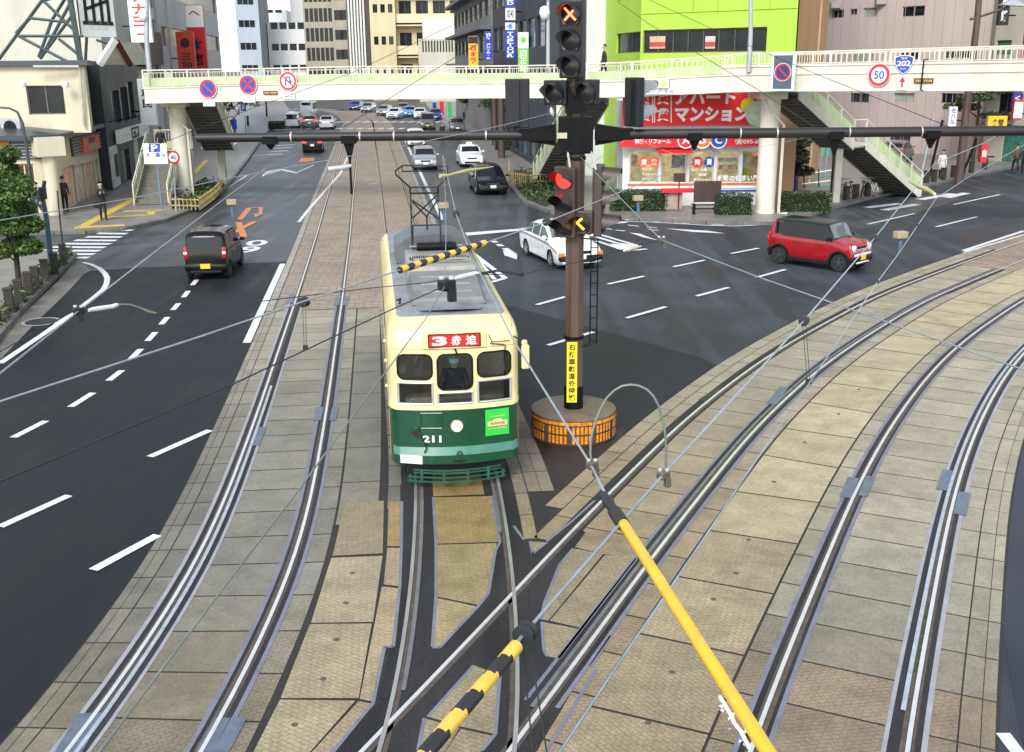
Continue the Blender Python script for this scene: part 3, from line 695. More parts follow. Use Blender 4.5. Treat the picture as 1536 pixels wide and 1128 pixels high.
# ================================================================ TRAM
CREAM = mat('tram_cream', (.80, .67, .32), .36, 0, .07, 2.2, streak=.25, coat=.25)
TGREEN = mat('tram_green', (.004, .062, .026), .3, 0, .10, 1.2, streak=.2, coat=.3)
PGREEN = mat('tram_pale_green', (.05, .175, .12), .4, 0, .14, 3)
TROOF = mat('tram_roof_canvas', (.265, .275, .28), .5, 0, .22, 1.6, .15, 14, dirt=(.13, .135, .14))
TGREY = mat('tram_roof_box', (.33, .315, .27), .5, 0, .13, 2.2); BLK = mat('black_rubber', (.007, .007, .0075), .6, 0, .1, spec=.25)
DARKM = mat('dark_metal', (.014, .0145, .016), .5, .2, .15, 6); ALU = mat('aluminium', (.55, .54, .50), .4, .5, .08, 5)
CLEAR = clear('window_glass', (.82, .86, .86)); RED = mat('sign_red', (.55, .02, .025), .4, 0, .05); WHT = mat('sign_white', (.80, .80, .78), .45, 0, .03)
INT = mat('tram_interior', (.30, .25, .19), .6, 0, .1); CHROME = mat('chrome', (.7, .7, .7), .15, 1, 0)
fr_ = PT.at(PT.sy(17.42), GT / 2); re_ = PT.at(PT.sy(28.2), GT / 2)
TL = 10.75; hd_ = (fr_ - re_).normalized(); tc_ = fr_ + hd_ * .22 - hd_ * TL / 2
TR = thing('tram', 'cream and green single tram car with pantograph, route 3 on its front', 'tram', (tc_.x, tc_.y, .03), math.atan2(hd_.y, hd_.x))
HW = 1.12; XF = TL / 2
def bow(y): return XF - .20 * (y / HW) ** 2 - (.16 * max(0, (abs(y) - .98) / .14) ** 2)
ycol = [-1.0, -.96, -.68, -.385, -.295, -.1, .1, .295, .385, .68, .96, 1.0]
nside = 8; xw = [(-XF + .9 + i * (TL - 1.9) / nside, -XF + .9 + (i + 1) * (TL - 1.9) / nside) for i in range(nside)]
per = []                                   # perimeter, counter-clockwise from front right corner
for y in [-1.08] + ycol + [1.08]: per.append((bow(y), y))
sx = sorted({round(q, 3) for a, c in xw for q in (a + .09, c - .09)}, reverse=True)
per.append((XF - .42, HW)); per += [(x, HW) for x in sx]; per.append((-XF + .42, HW))
for y in ([-1.08] + ycol + [1.08])[::-1]: per.append((-bow(y), y))
per.append((-XF + .42, -HW)); per += [(x, -HW) for x in sx[::-1]]; per.append((XF - .42, -HW))
rowsz = [(.40, -.02), (.43, 0), (.80, .0), (1.41, 0), (1.415, .012), (1.48, .012), (1.52, 0), (1.72, 0), (1.77, 0), (1.90, 0), (1.96, 0), (2.39, 0), (2.62, .0), (2.72, -.02), (2.82, -.055), (2.90, -.12), (2.93, -.19)]
def ringp(x, y, o, z):
    f = max(0, (z - 2.62)) * .35 if abs(x) > XF - .45 else 0
    kx = (abs(x) + o * (1.25 if abs(x) > XF - .5 else 0) - f) / abs(x) if abs(x) > 1e-6 else 1; ky = (HW + o) / HW
    return (x * kx, y * ky, z + (.05 * (1 - (y / HW) ** 2) if z > 2.7 else 0))
FWIN = [(-.96, -.385, 1.96, 2.39), (-.96, -.385, 1.52, 1.90), (-.295, .295, 1.77, 2.39), (-.295, .295, 1.52, 1.72), (.385, .96, 1.96, 2.39), (.385, .96, 1.52, 1.90)]
bd = MB(); P = len(per); base = len(bd.v)
for z, o in rowsz: bd.v += [ringp(x, y, o, z) for x, y in per]
for i in range(len(rowsz) - 1):
    z = (rowsz[i][0] + rowsz[i + 1][0]) / 2
    for j in range(P):
        a, c = per[j], per[(j + 1) % P]; mx_, my = (a[0] + c[0]) / 2, (a[1] + c[1]) / 2
        hole = False
        if abs(mx_) > XF - .4 and abs(my) < 1.0: hole = any(y0 < my < y1 and z0 < z < z1 for y0, y1, z0, z1 in FWIN)
        elif abs(my) > HW - .01: hole = 1.52 < z < 2.39 and any(x0 + .08 < mx_ < x1 - .08 for x0, x1 in xw)
        if hole: continue
        bd.f.append([base + i * P + j, base + i * P + (j + 1) % P, base + (i + 1) * P + (j + 1) % P, base + (i + 1) * P + j]); bd.m.append(1 if z < 1.41 else 0)
bd.build('body', [CREAM, TGREEN], TR, smooth=35)
rf = MB(); top = [[(*ringp(x, y, o, 2.93)[:2], 2.94 + dz + .05 * (1 - (y / HW) ** 2)) for x, y in per] for o, dz in ((-.185, -.02), (-.19, .004), (-.24, .018))]
rf.sheet(top, closed=True)
half = [p for p in per]
for o0, o1, z0, z1 in ((-.24, -.55, .018, .075), (-.55, -.9, .075, .10)):
    rf.sheet([[(ringp(x, y, -.24, 2.93)[0] * (1 - q * .02), ringp(x, y, o, 2.93)[1], 2.94 + dz + .05 * (1 - (y / HW) ** 2) * (1 - q)) for x, y in per] for q, o, dz in ((0, o0, z0), (1, o1, z1))][:2], closed=True)
rf.poly([(ringp(x, y, -.24, 2.93)[0] * .98, ringp(x, y, -.9, 2.93)[1], 3.043) for x, y in per])
rf.build('roof', TROOF, TR, smooth=40)
fl = MB(); fl.box((0, 0, .75), (TL - .5, 2.1, .06)); fl.box((XF - 1.9, 0, 1.75), (.05, 2.1, 1.9)); fl.box((-XF + 1.2, 0, 1.75), (.05, 2.1, 1.9)); fl.box((XF - .55, 0, 1.15), (.3, 1.7, .75)); fl.build('interior', INT, TR)
for y0, y1, z0, z1 in FWIN:
    g = MB(); n = 4
    rws = [[(bow(y0 + (y1 - y0) * i / n) - .025, y0 + (y1 - y0) * i / n, z) for i in range(n + 1)] for z in (z0, z1)]
    g.sheet(rws); pn = g.build('windscreen', CLEAR, TR)
    f = MB(); low = z1 < 2.0
    for i in range(n):
        ya, yb = y0 + (y1 - y0) * i / n, y0 + (y1 - y0) * (i + 1) / n
        for z in (z0, z1): cl9 = (lambda q: q) if low else (lambda q: min(max(q, y0 + .1), y1 - .1)); f.tube([(bow(cl9(ya)) + .003, cl9(ya), z), (bow(cl9(yb)) + .003, cl9(yb), z)], .022 if low else .016, 6)
    for y in (y0, y1): o9 = 0 if low else .1; f.tube([(bow(y) + .003, y, z0 + o9), (bow(y) + .003, y, z1 - o9)], .022 if low else .016, 6)
    if not low:
        for sy_ in (0, 1):
            for sz in (0, 1):
                yy, zz = (y0, y1)[sy_], (z0, z1)[sz]; r9 = .11; cy9, cz9 = yy + (r9, -r9)[sy_], zz + (r9, -r9)[sz]
                arc = [(cy9 + (-r9, r9)[sy_] * math.cos(a9 * .2618), cz9 + (-r9, r9)[sz] * math.sin(a9 * .2618)) for a9 in range(7)]
                cn9 = MB(); cn9.add([(bow(p9) + .004, p9, q9) for p9, q9 in [(yy, zz)] + arc], [(0, k9, k9 + 1) for k9 in range(1, 7)]); cn9.build('window_corner', CREAM, pn)
                f.tube([(bow(p9) + .006, p9, q9) for p9, q9 in arc], .013, 5)
    f.build('window_frame', ALU if low else BLK, pn)
for s in (-1, 1):
    for x0, x1 in xw:
        g = MB(); g.quad((x0 + .09, s * (HW - .03), 1.52), (x1 - .09, s * (HW - .03), 1.52), (x1 - .09, s * (HW - .03), 2.39), (x0 + .09, s * (HW - .03), 2.39)); g.build('side_window', CLEAR, TR)
def fx(y, d=.0): return bow(y) + d
# destination box
sgn = MB(); n = 6
for i in range(n):
    y0, y1 = -.53 + 1.06 * i / n, -.53 + 1.06 * (i + 1) / n
    sgn.add([(fx(y0, -.05), y0, 2.50), (fx(y1, -.05), y1, 2.50), (fx(y1, .035), y1, 2.50), (fx(y0, .035), y0, 2.50), (fx(y0, -.05), y0, 2.77), (fx(y1, -.05), y1, 2.77), (fx(y1, .035), y1, 2.77), (fx(y0, .035), y0, 2.77)], [(3, 2, 6, 7), (0, 1, 2, 3), (4, 7, 6, 5)] + ([(0, 3, 7, 4)] if i == 0 else []) + ([(1, 5, 6, 2)] if i == n - 1 else []))
ds = sgn.build('destination_box', CREAM, TR)
s2 = MB(); s2.box((XF + .026, 0, 2.637), (.022, .88, .235), 0, 0, ch=.01); s2.box((XF + .030, 0, 2.637), (.022, .84, .20), 0, 1)
write(s2, '3', (XF + .044, -.25, 2.637), (0, 1, 0), (0, 0, 1), .25, .155, 2, .04); write(s2, '赤', (XF + .044, .03, 2.637), (0, 1, 0), (0, 0, 1), .17, .165, 2, .03); write(s2, '迫', (XF + .044, .28, 2.637), (0, 1, 0), (0, 0, 1), .18, .165, 2, .03)
s2.build('destination_sign', [BLK, RED, WHT], ds)
nb = MB(); tn_ = Vector((fx(-.25) - fx(-.60), .35, 0)).normalized(); write(nb, '211', (fx(-.42, .012), -.42, .90), tn_, (0, 0, 1), .32, .125, 0, .035); nb.build('fleet_number', WHT, TR)
M_ = Matrix.Translation((XF, 0.01, 1.12)) @ Matrix.Rotation(R(90), 4, 'Y')
hl = MB(); hl.lathe([(.115, -.04), (.115, .02), (.095, .03)], 24, 0, M_); hl.lathe([(.088, .0), (.088, .034), (.05, .05), (.01, .055)], 24, 1, M_); hl.build('headlight', [mat('lamp_rim', (.35, .27, .12), .35, .5), glow('headlamp_lit', (1, .95, .8), 1.5)], TR, smooth=40)
pc = MB(); y0 = .78
def onf(y, z, d): return (fx(y, d), y, z)
pc.add([onf(.50, .90, .012), onf(.92, .90, .012), onf(.92, 1.37, .012), onf(.50, 1.37, .012), onf(.50, .90, .03), onf(.92, .90, .03), onf(.92, 1.37, .03), onf(.50, 1.37, .03)], [(4, 5, 6, 7), (0, 1, 5, 4), (1, 2, 6, 5), (2, 3, 7, 6), (3, 0, 4, 7)])
sl = (Vector(onf(.92, 0, 0)) - Vector(onf(.50, 0, 0))).normalized(); nn_ = Vector((sl.y, -sl.x, 0)); ctr = Vector(onf(.71, 1.135, .03)) + nn_ * .012
def onp(dy, dz): return ctr + sl * dy + Vector((0, 0, dz))
pc.add([onp(-.18, -.06), onp(.18, -.06), onp(.18, .03), onp(.10, .035), onp(.05, .07), onp(-.05, .07), onp(-.10, .035), onp(-.18, .03)], [tuple(range(8))], 1)
write(pc, '長崎物語', ctr + nn_ * .002 + Vector((0, 0, -.012)), sl, (0, 0, 1), .27, .055, 2, .01); write(pc, '長崎の街を走る', ctr + Vector((0, 0, .115)), sl, (0, 0, 1), .26, .03, 1, .01); write(pc, 'ありがとう路面電車', ctr + Vector((0, 0, -.10)), sl, (0, 0, 1), .33, .035, 1, .01)
pc.build('advert_board', [mat('advert_green', (.03, .52, .06), .4, 0, .03), mat('advert_cream', (.75, .55, .28), .5, 0, .03), mat('advert_brown', (.25, .09, .03), .5, 0, 0)], TR)
bn = MB()
def band(z0, z1, d0, d1, mi, ys=None):
    ys = ys or [-1.08] + ycol + [1.08]
    bn.sheet([[onf(y, z, d) for y in ys] for z, d in ((z0, -.01), (z0, d0), (z1, d1), (z1 + .004, -.01))], mi)
band(.46, .61, .075, .075, 0); band(.615, .745, .078, .004, 1); bn.build('bumper', [TGREEN, PGREEN], TR, smooth=30)
cb = MB(); M2 = Matrix.Translation((XF + .05, .04, .63)) @ Matrix.Rotation(R(90), 4, 'Y'); cb.lathe([(.055, -.05), (.058, .035), (.04, .04), (.036, .0)], 16, 0, M2); cb.box((XF + .045, .04, .59), (.075, .115, .08), 0, 0); cb.box((XF + .078, .04, .505), (.01, .2, .025), 0, 1); cb.build('coupler_pocket', [TGREEN, BLK], TR, smooth=40)
hr = MB(); M3 = Matrix.Translation((fx(-.70), -.70, 1.04)) @ Matrix.Rotation(R(90), 4, 'Y'); hr.lathe([(.07, -.03), (.075, .03), (.06, .09)], 18, 0, M3); hr.lathe([(.048, .085), (.046, .1), (.01, .105)], 18, 1, M3); hr.build('tail_lamp', [TGREEN, mat('lens_dark_red', (.06, .01, .01), .25, 0, 0)], TR, smooth=40)
hs_ = MB(); hs_.tube([onf(-.62, .98, .03), onf(-.55, .84, .09), onf(-.52, .76, .08), onf(-.56, .68, .09)], .012, 6); hs_.build('jumper_hose', BLK, TR, smooth=60)
pt_ = MB()
for a, c in (((-.60, 1.09), (-.60, 1.36)), ((-.24, 1.09), (-.24, 1.36)), ((-.60, 1.09), (-.24, 1.09)), ((-.60, 1.36), (-.24, 1.36))): pt_.tube([onf(*a, .006), onf(*c, .006)], .011, 6)
pt_.build('hatch_frame', TGREEN, TR)
npz = MB(); a_, c_2 = Vector(onf(-.97, .555, .08)), Vector(onf(-.60, .54, .085)); e_ = (c_2 - a_); nq = Vector((e_.y, -e_.x, 0)).normalized()
npz.quad(a_ + Vector((0, 0, -.075)), c_2 + Vector((0, 0, -.075)), c_2 + Vector((0, 0, .075)), a_ + Vector((0, 0, .075)), 0)
for k, (s, w_) in enumerate((('長崎電気軌道 路面電車', .25), ('ナガサキ でんき', .2))): write(npz, s, a_.lerp(c_2, .42) + nq * .004 + Vector((0, 0, .028 - .05 * k)), e_.normalized(), (0, 0, 1), w_, .026, 1)
disc(npz, a_.lerp(c_2, .88) + nq * .004, e_.normalized(), (0, 0, 1), .035, 2, 18, .025)
npz.build('notice_plate', [WHT, mat('ink_blue', (.05, .07, .25), .5, 0, 0), mat('ink_pale', (.45, .5, .65), .5, 0, 0)], TR)
lg = MB()
for z in (.12, .20, .28, .33): lg.sheet([[(fx(y, .12) - .05 * abs(y), y * .86, zz) for y in [-1.0, -.8, -.5, -.2, .2, .5, .8, 1.0]] for zz in (z, z + .035)])
for y in (-.95, -.72, -.28, .2, .62, .93): lg.box((fx(y, .11) - .05 * abs(y), y * .86, .24), (.03, .05, .25))
lg.build('lifeguard', mat('lifeguard_green', (.012, .075, .045), .45, 0, .12), TR)
lgb = MB(); [lgb.box((XF - .06, y, .40), (.05, .04, .2)) for y in (-.62, .62)]; lgb.box((XF - .3, 0, .36), (.5, 1.7, .16)); lgb.build('underframe', BLK, TR)
for xb in (XF - 3.1, -XF + 3.1):
    bg_ = MB(); bg_.box((xb, 0, .42), (2.0, 1.9, .22)); 
    for dx in (-.7, .7):
        for s in (-1, 1): bg_.lathe([(.31, -.05), (.33, 0), (.31, .05)], 20, 0, Matrix.Translation((xb + dx, s * .72, .31)) @ Matrix.Rotation(R(90), 4, 'X'))
    bg_.build('bogie', BLK, TR)
mr = MB(); mr.tube([onf(1.0, 2.62, -.05), (XF - .06, 1.16, 2.56), (XF - .05, 1.20, 2.52)], .012, 6, 1); mr.box((XF - .05, 1.205, 2.28), (.08, .14, .43), 0, 0, ch=.035); mr.box((XF - .06, 1.19, 2.53), (.08, .1, .09), 0, 0, ch=.03); mr.build('mirror', [CREAM, DARKM], TR)
wp = MB()
wp.tube([onf(.0, 2.50, .03), onf(.03, 2.43, .03), onf(.02, 2.38, .04)], .016, 6); wp.tube([onf(.64, 2.58, .02), onf(.60, 2.55, .06), onf(.85, 2.50, .04)], .01, 5); wp.tube([onf(.87, 2.5, .03), onf(.84, 2.2, .02)], .008, 5); wp.tube([onf(.58, 2.70, .02), onf(.64, 2.57, .05), onf(.95, 2.56, .03)], .008, 5)
wp.build('wiper', BLK, TR)
st_ = MB()
for z in (2.55, 2.2, 1.75): st_.box((XF - .5, -HW - .03, z), (.12, .05, .02)); 
for z in (1.35, .85): st_.box((XF - .52, -HW - .03, z), (.12, .05, .02), 0, 1)
st_.build('grab_step', [CREAM, TGREEN], TR)
# roof equipment
ac = MB(); x1 = XF - 1.05
ac.add([(x1, -.60, 3.08), (x1, .60, 3.08), (x1 - .05, .60, 3.13), (x1 - .05, -.60, 3.13), (x1 - 1.7, -.62, 3.30), (x1 - 1.7, .62, 3.30), (x1 - 1.7, -.70, 3.02), (x1 - 1.7, .70, 3.02), (x1, -.66, 3.02), (x1, .66, 3.02)], [(0, 1, 2, 3), (3, 2, 5, 4), (0, 3, 4, 6, 8), (1, 9, 7, 5, 2), (8, 9, 1, 0)])
for q in (.2, .48, .76): ac.box((x1 - .05 - 1.65 * q, 0, 3.13 + .17 * q + .008), (.04, .9, .02), 0, 1)
ac.build('air_conditioner_cowl', [mat('cowl_grey', (.20, .20, .19), .5, 0, .12, 3), TGREY], TR)
a2 = MB(); a2.box((x1 - 2.75, 0, 3.18), (2.05, 1.32, .40), ch=.05); a2.box((x1 - 2.05, 0, 3.465), (.12, 1.05, .02)); a2.box((x1 - 3.62, 0, 3.465), (.1, 1.1, .02))
ac2 = a2.build('air_conditioner', TGREY, TR, smooth=30)
gr = MB(); [gr.lathe([(.27, 0), (.27, .02)], 22, 0, Matrix.Translation((x1 - 2.6, s * .32, 3.379))) for s in (-1, 1)]
for s in (-1, 1):
    for i in range(-5, 6): gr.box((x1 - 2.6, s * .32 + i * .045, 3.405), (.50 * math.cos(i / 6.2), .012, .012), 0, 1)
gr.build('fan_grille', [BLK, ALU], ac2)
sm = MB()
for y in (-1.0, -.34, .34, 1.0): sm.tube([onf(y, 2.47, .002), onf(y, 2.9, -.16)], .004, 4)
sm.sheet([[onf(y, z, .004) for y in [-1.05] + ycol + [1.05]] for z in (1.425, 1.445)]); sm.sheet([[onf(y, z, .004) for y in [-1.05] + ycol + [1.05]] for z in (2.475, 2.485)])
for s in (-1, 1):
    sm.tube([(XF - .42, s * (HW + .001), .5), (XF - .42, s * (HW + .001), 2.6)], .006, 4)
    for i in range(9): sm.tube([(-XF + .9 + i * 1.1, s * (HW + .001), .5), (-XF + .9 + i * 1.1, s * (HW + .001), 1.4)], .004, 4)
sm.build('panel_seam', mat('seam_cream_dark', (.42, .33, .13), .6), TR)
rv = MB()
for y in [-1.0 + .08 * i for i in range(26)]: rv.box(onf(y, 1.45, .008), (.012, .014, .014))
rv.build('rivets', CREAM, TR)
vt = MB()
for i in range(1): vt.tube([(XF - 1.2 - i * .9, -.86 - .02 * (i % 2), 3.03), (XF - 1.35 - i * .9, -.84, 3.08), (XF - 1.42 - i * .9, -.9, 3.04)], .02, 6)
vt.build('roof_pipe', DARKM, TR)
cbk = MB(); xp = XF - 5.35
cbk.add([(xp, y, z) for y, z in ((-.82, 3.0), (-.82, 3.36), (-.5, 3.56), (0, 3.60), (.5, 3.56), (.82, 3.36), (.82, 3.0))] + [(xp - 1.5, y, z) for y, z in ((-.82, 3.0), (-.82, 3.36), (-.5, 3.56), (0, 3.60), (.5, 3.56), (.82, 3.36), (.82, 3.0))], [tuple(range(6, -1, -1))] + [(i, i + 1, 8 + i, 7 + i) for i in range(6)])
cbk.build('roof_fairing', mat('fairing_grey', (.15, .155, .16), .5, 0, .15, 3), TR, smooth=30)
# pantograph
Wt = Matrix.Translation((tc_.x, tc_.y, .03)) @ Matrix.Rotation(math.atan2(hd_.y, hd_.x), 4, 'Z'); Wi = Wt.inverted()
YP = (Wt @ Vector((xp + .35, 0, 3.3))).y
def pw(u, v, dy=0.): return Wi @ PY(u, v, YP + dy)
pg_ = MB(); pg_.box((xp + .35, 0, 3.21), (.95, .95, .05)); 
for s in (-1, 1): pg_.box((xp + .35, s * .42, 3.3), (1.0, .08, .16)); [pg_.lathe([(.06, 0), (.085, .05), (.06, .09), (.085, .13)], 12, 0, Matrix.Translation((xp + .35 + d, s * .46, 3.06))) for d in (-.4, .4)]
pb_ = pg_.build('pantograph_base', DARKM, TR)
cs = MB(); cs.tube([(xp + .72, -.40, 3.46), (xp + .72, .42, 3.46)], .075, 12); 
for i in range(22): cs.lathe([(.095, -.008), (.095, .008)], 12, 0, Matrix.Translation((xp + .72, -.36 + i * .034, 3.46)) @ Matrix.Rotation(R(90), 4, 'X'))
cs.build('spring', BLK, pb_)
pf = MB(); r_ = .018
def seg_(a, c, r=r_): pf.tube([a, c], r, 6)
for dy, s in ((-.3, 1), (.3, 1)):
    seg_(pw(618, 372, dy), pw(616, 290, 0)); seg_(pw(663, 372, dy), pw(657, 290, 0))
seg_(pw(619, 338), pw(661, 337)); seg_(pw(619, 338), pw(619, 366)); seg_(pw(661, 337), pw(661, 366)); seg_(pw(640, 325), pw(641, 345)); seg_(pw(619, 327), pw(655, 293)); seg_(pw(661, 330), pw(618, 300)); seg_(pw(619, 303), pw(640, 325)); seg_(pw(640, 325), pw(656, 300)); seg_(pw(616, 290), pw(657, 289), .022)
pf.build('pantograph_arm', DARKM, TR)
ph = MB()
for dy in (-.12, .12):
    ph.tube([pw(615, 281, dy), pw(657, 280, dy), pw(669, 268, dy), pw(671, 262, dy), pw(671, 249, dy), pw(604, 248, dy), pw(593, 256, dy), pw(594, 262, dy), pw(615, 281, dy)], .02, 6)
ph.tube([pw(603, 257, 0), pw(668, 256, 0)], .016, 6); ph.tube([pw(615, 281, -.12), pw(615, 290, 0)], .016, 6); ph.tube([pw(657, 280, -.12), pw(657, 290, 0)], .016, 6); ph.tube([pw(635, 281, -.12), pw(636, 284, -.12)], .03, 6); ph.tube([pw(603, 248, -.1), pw(603, 257, -.1)], .012, 5)
ph.build('pantograph_head', DARKM, TR)
# driver behind the centre window
dp = Wt @ Vector((XF - 1.0, .05, .78))
person('seated tram driver in navy suit and blue tie wearing a pale turquoise face mask', (dp.x, dp.y, .80), math.atan2(hd_.y, hd_.x), wear(NAVY, NAVY), 'sit', 1.72, mask=mat('mask_turquoise', (.30, .85, .78), .6, 0, .03))
pz = Wt @ Vector((XF - 2.5, -.62, .78))
# ================================================================ CARS
TYRE = mat('tyre', (.014, .014, .015), .75, 0, .1, 8); RIM = mat('alloy_rim', (.42, .43, .44), .35, .7, .1, 5); RIMD = mat('alloy_dark', (.10, .10, .105), .35, .6, .1, 5)
CGL = mat('car_glass', (.010, .012, .013), .06, 0, 0, spec=.35); CGL2 = mat('car_glass_pale', (.11, .14, .14), .05, 0, 0, spec=.9)
PLASTIC = mat('car_black_plastic', (.010, .010, .011), .6, 0, .08, spec=.25); LENS = mat('headlamp_lens', (.72, .74, .75), .1, .2, 0); LENSON = glow('headlamp_on', (1, .97, .9), 1.6)
LRED = mat('tail_lens', (.40, .008, .012), .15, 0, 0); LREDON = glow('tail_lamp_on', (1, .03, .02), 1.3); AMBER = mat('indicator_amber', (.75, .18, .02), .2, 0, 0)
PLY = mat('plate_yellow', (.80, .52, .02), .45, 0, 0); PLW = mat('plate_white', (.75, .76, .74), .45, 0, 0); INKD = mat('plate_ink', (.04, .05, .03), .5, 0, 0)
def paint(n, c, r=.22): return mat('car_paint_' + n, c, r, .0, .05, 2, coat=.45)
def interp(xs, x):
    if x <= xs[0][0]: return xs[0][1]
    for (a, p), (b, q) in zip(xs[:-1], xs[1:]):
        if x <= b: t = (x - a) / (b - a); return p + (q - p) * t
    return xs[-1][1]
def smooth_i(xs, x, w=.06): return (interp(xs, x - w) + 2 * interp(xs, x) + interp(xs, x + w)) / 4

KINDS = {   # top: roof / bonnet line, belt: shoulder line, pl: half width, all against x (front +)
 'kei':  dict(L=3.4, W=1.475, H=1.66, wb=2.42, wr=.285, gc=.16, top=[(-1.70, .62), (-1.68, 1.02), (-1.60, 1.50), (-1.42, 1.635), (-.5, 1.66), (.35, 1.62), (.60, 1.52), (1.05, 1.06), (1.15, 1.01), (1.55, .90), (1.66, .78), (1.70, .60)], belt=[(-1.7, .98), (1.05, .93), (1.7, .62)], cab=(-1.60, 1.05), ws=(.52, 1.06), rw=(-1.62, -1.68), tum=.86, pil=[-.62, .34], rr=.46),
 'boxy': dict(L=3.4, W=1.475, H=1.665, wb=2.425, wr=.315, gc=.20, top=[(-1.70, .62), (-1.69, 1.02), (-1.60, 1.50), (-1.46, 1.635), (-.4, 1.665), (.55, 1.62), (.66, 1.56), (.92, 1.10), (.98, 1.075), (1.50, 1.02), (1.64, .90), (1.70, .62)], belt=[(-1.7, 1.05), (.92, 1.02), (1.64, .86), (1.7, .62)], cab=(-1.58, .93), ws=(.62, .94), rw=(-1.60, -1.68), tum=.87, pil=[-.62, .28], rr=.46),
 'sedan': dict(L=4.6, W=1.70, H=1.48, wb=2.68, wr=.31, gc=.17, top=[(-2.30, .55), (-2.27, .90), (-2.15, .96), (-1.58, 1.01), (-1.5, 1.04), (-.98, 1.40), (-.75, 1.46), (.0, 1.48), (.38, 1.43), (.55, 1.36), (1.12, .99), (1.2, .96), (2.05, .83), (2.24, .72), (2.30, .5)], belt=[(-2.3, .9), (-1.5, .95), (1.12, .91), (2.24, .68), (2.3, .5)], cab=(-1.5, 1.12), ws=(.48, 1.12), rw=(-.86, -1.52), tum=.80, pil=[-.72, .10], rr=.4),
 'hatch': dict(L=4.2, W=1.69, H=1.52, wb=2.55, wr=.31, gc=.17, top=[(-2.10, .58), (-2.08, .95), (-1.92, 1.22), (-1.62, 1.44), (-1.2, 1.50), (-.3, 1.52), (.30, 1.46), (.52, 1.38), (1.16, 1.00), (1.26, .97), (1.85, .84), (2.04, .72), (2.10, .5)], belt=[(-2.1, .98), (1.16, .93), (2.04, .68), (2.1, .5)], cab=(-1.86, 1.16), ws=(.46, 1.17), rw=(-1.66, -2.02), tum=.82, pil=[-.85, .08], rr=.44),
 'wagon': dict(L=4.75, W=1.78, H=1.52, wb=2.72, wr=.32, gc=.17, top=[(-2.37, .58), (-2.35, .95), (-2.15, 1.24), (-1.92, 1.44), (-1.5, 1.50), (-.3, 1.52), (.35, 1.46), (.6, 1.37), (1.36, .99), (1.46, .96), (2.12, .82), (2.32, .70), (2.37, .5)], belt=[(-2.37, .98), (1.36, .91), (2.32, .66), (2.37, .5)], cab=(-2.1, 1.36), ws=(.52, 1.37), rw=(-1.96, -2.28), tum=.8, pil=[-1.0, .05], rr=.42),
 'minivan': dict(L=4.6, W=1.72, H=1.85, wb=2.8, wr=.32, gc=.18, top=[(-2.30, .6), (-2.29, 1.0), (-2.18, 1.62), (-1.98, 1.80), (-.8, 1.85), (.65, 1.80), (.9, 1.70), (1.52, 1.10), (1.62, 1.06), (2.08, .92), (2.25, .8), (2.30, .5)], belt=[(-2.3, 1.05), (1.52, 1.0), (2.25, .76), (2.3, .5)], cab=(-2.14, 1.52), ws=(.82, 1.53), rw=(-2.18, -2.28), tum=.86, pil=[-1.05, .22], rr=.46),
 'bus': dict(L=9.2, W=2.4, H=2.95, wb=4.6, wr=.46, gc=.28, top=[(-4.6, .7), (-4.59, 2.3), (-4.45, 2.86), (-4.2, 2.95), (4.2, 2.95), (4.48, 2.8), (4.58, 1.3), (4.6, .7)], belt=[(-4.6, 1.35), (4.6, 1.25)], cab=(-4.45, 4.5), ws=(4.46, 4.58), rw=(-4.45, -4.58), tum=.95, pil=[-2.9, -1.4, .1, 1.6, 3.1], rr=.7),
}
def car_section(K, x):
    L2, hw = K['L'] / 2, K['W'] / 2
    e = min(1, (L2 - abs(x)) / .42); hwx = hw * (.86 + .14 * math.sqrt(max(0, 1 - (1 - e) ** 2)))
    zt = smooth_i(K['top'], x, .03); zb = smooth_i(K['belt'], x, .06); zb = min(zb, zt - .015); lo = K['gc'] + .10 * max(0, 1 - e)
    cab = max(0., min(1., (zt - zb) / (K['H'] - 1.0)))
    wt = hwx * (.93 + (K['tum'] - .93) * cab); r = min(.11, (zt - zb) * .45)
    mid = lo + (zb - lo) * .55
    return [(0, lo), (hwx * .88, lo), (hwx * .965, lo + .07), (hwx * .992, mid - .1), (hwx, mid), (hwx * .995, zb - .12), (hwx * .98, zb - .03), (hwx * .962, zb),
            (wt + (hwx * .962 - wt) * .12, zb + (zt - zb) * .86 if zt - zb > .1 else zb + (zt - zb) * .7), (wt - r * .35, zt - r * .42), (wt - r * 1.1, zt - r * .1), (wt * .5, zt + .012), (0, zt + .018)]
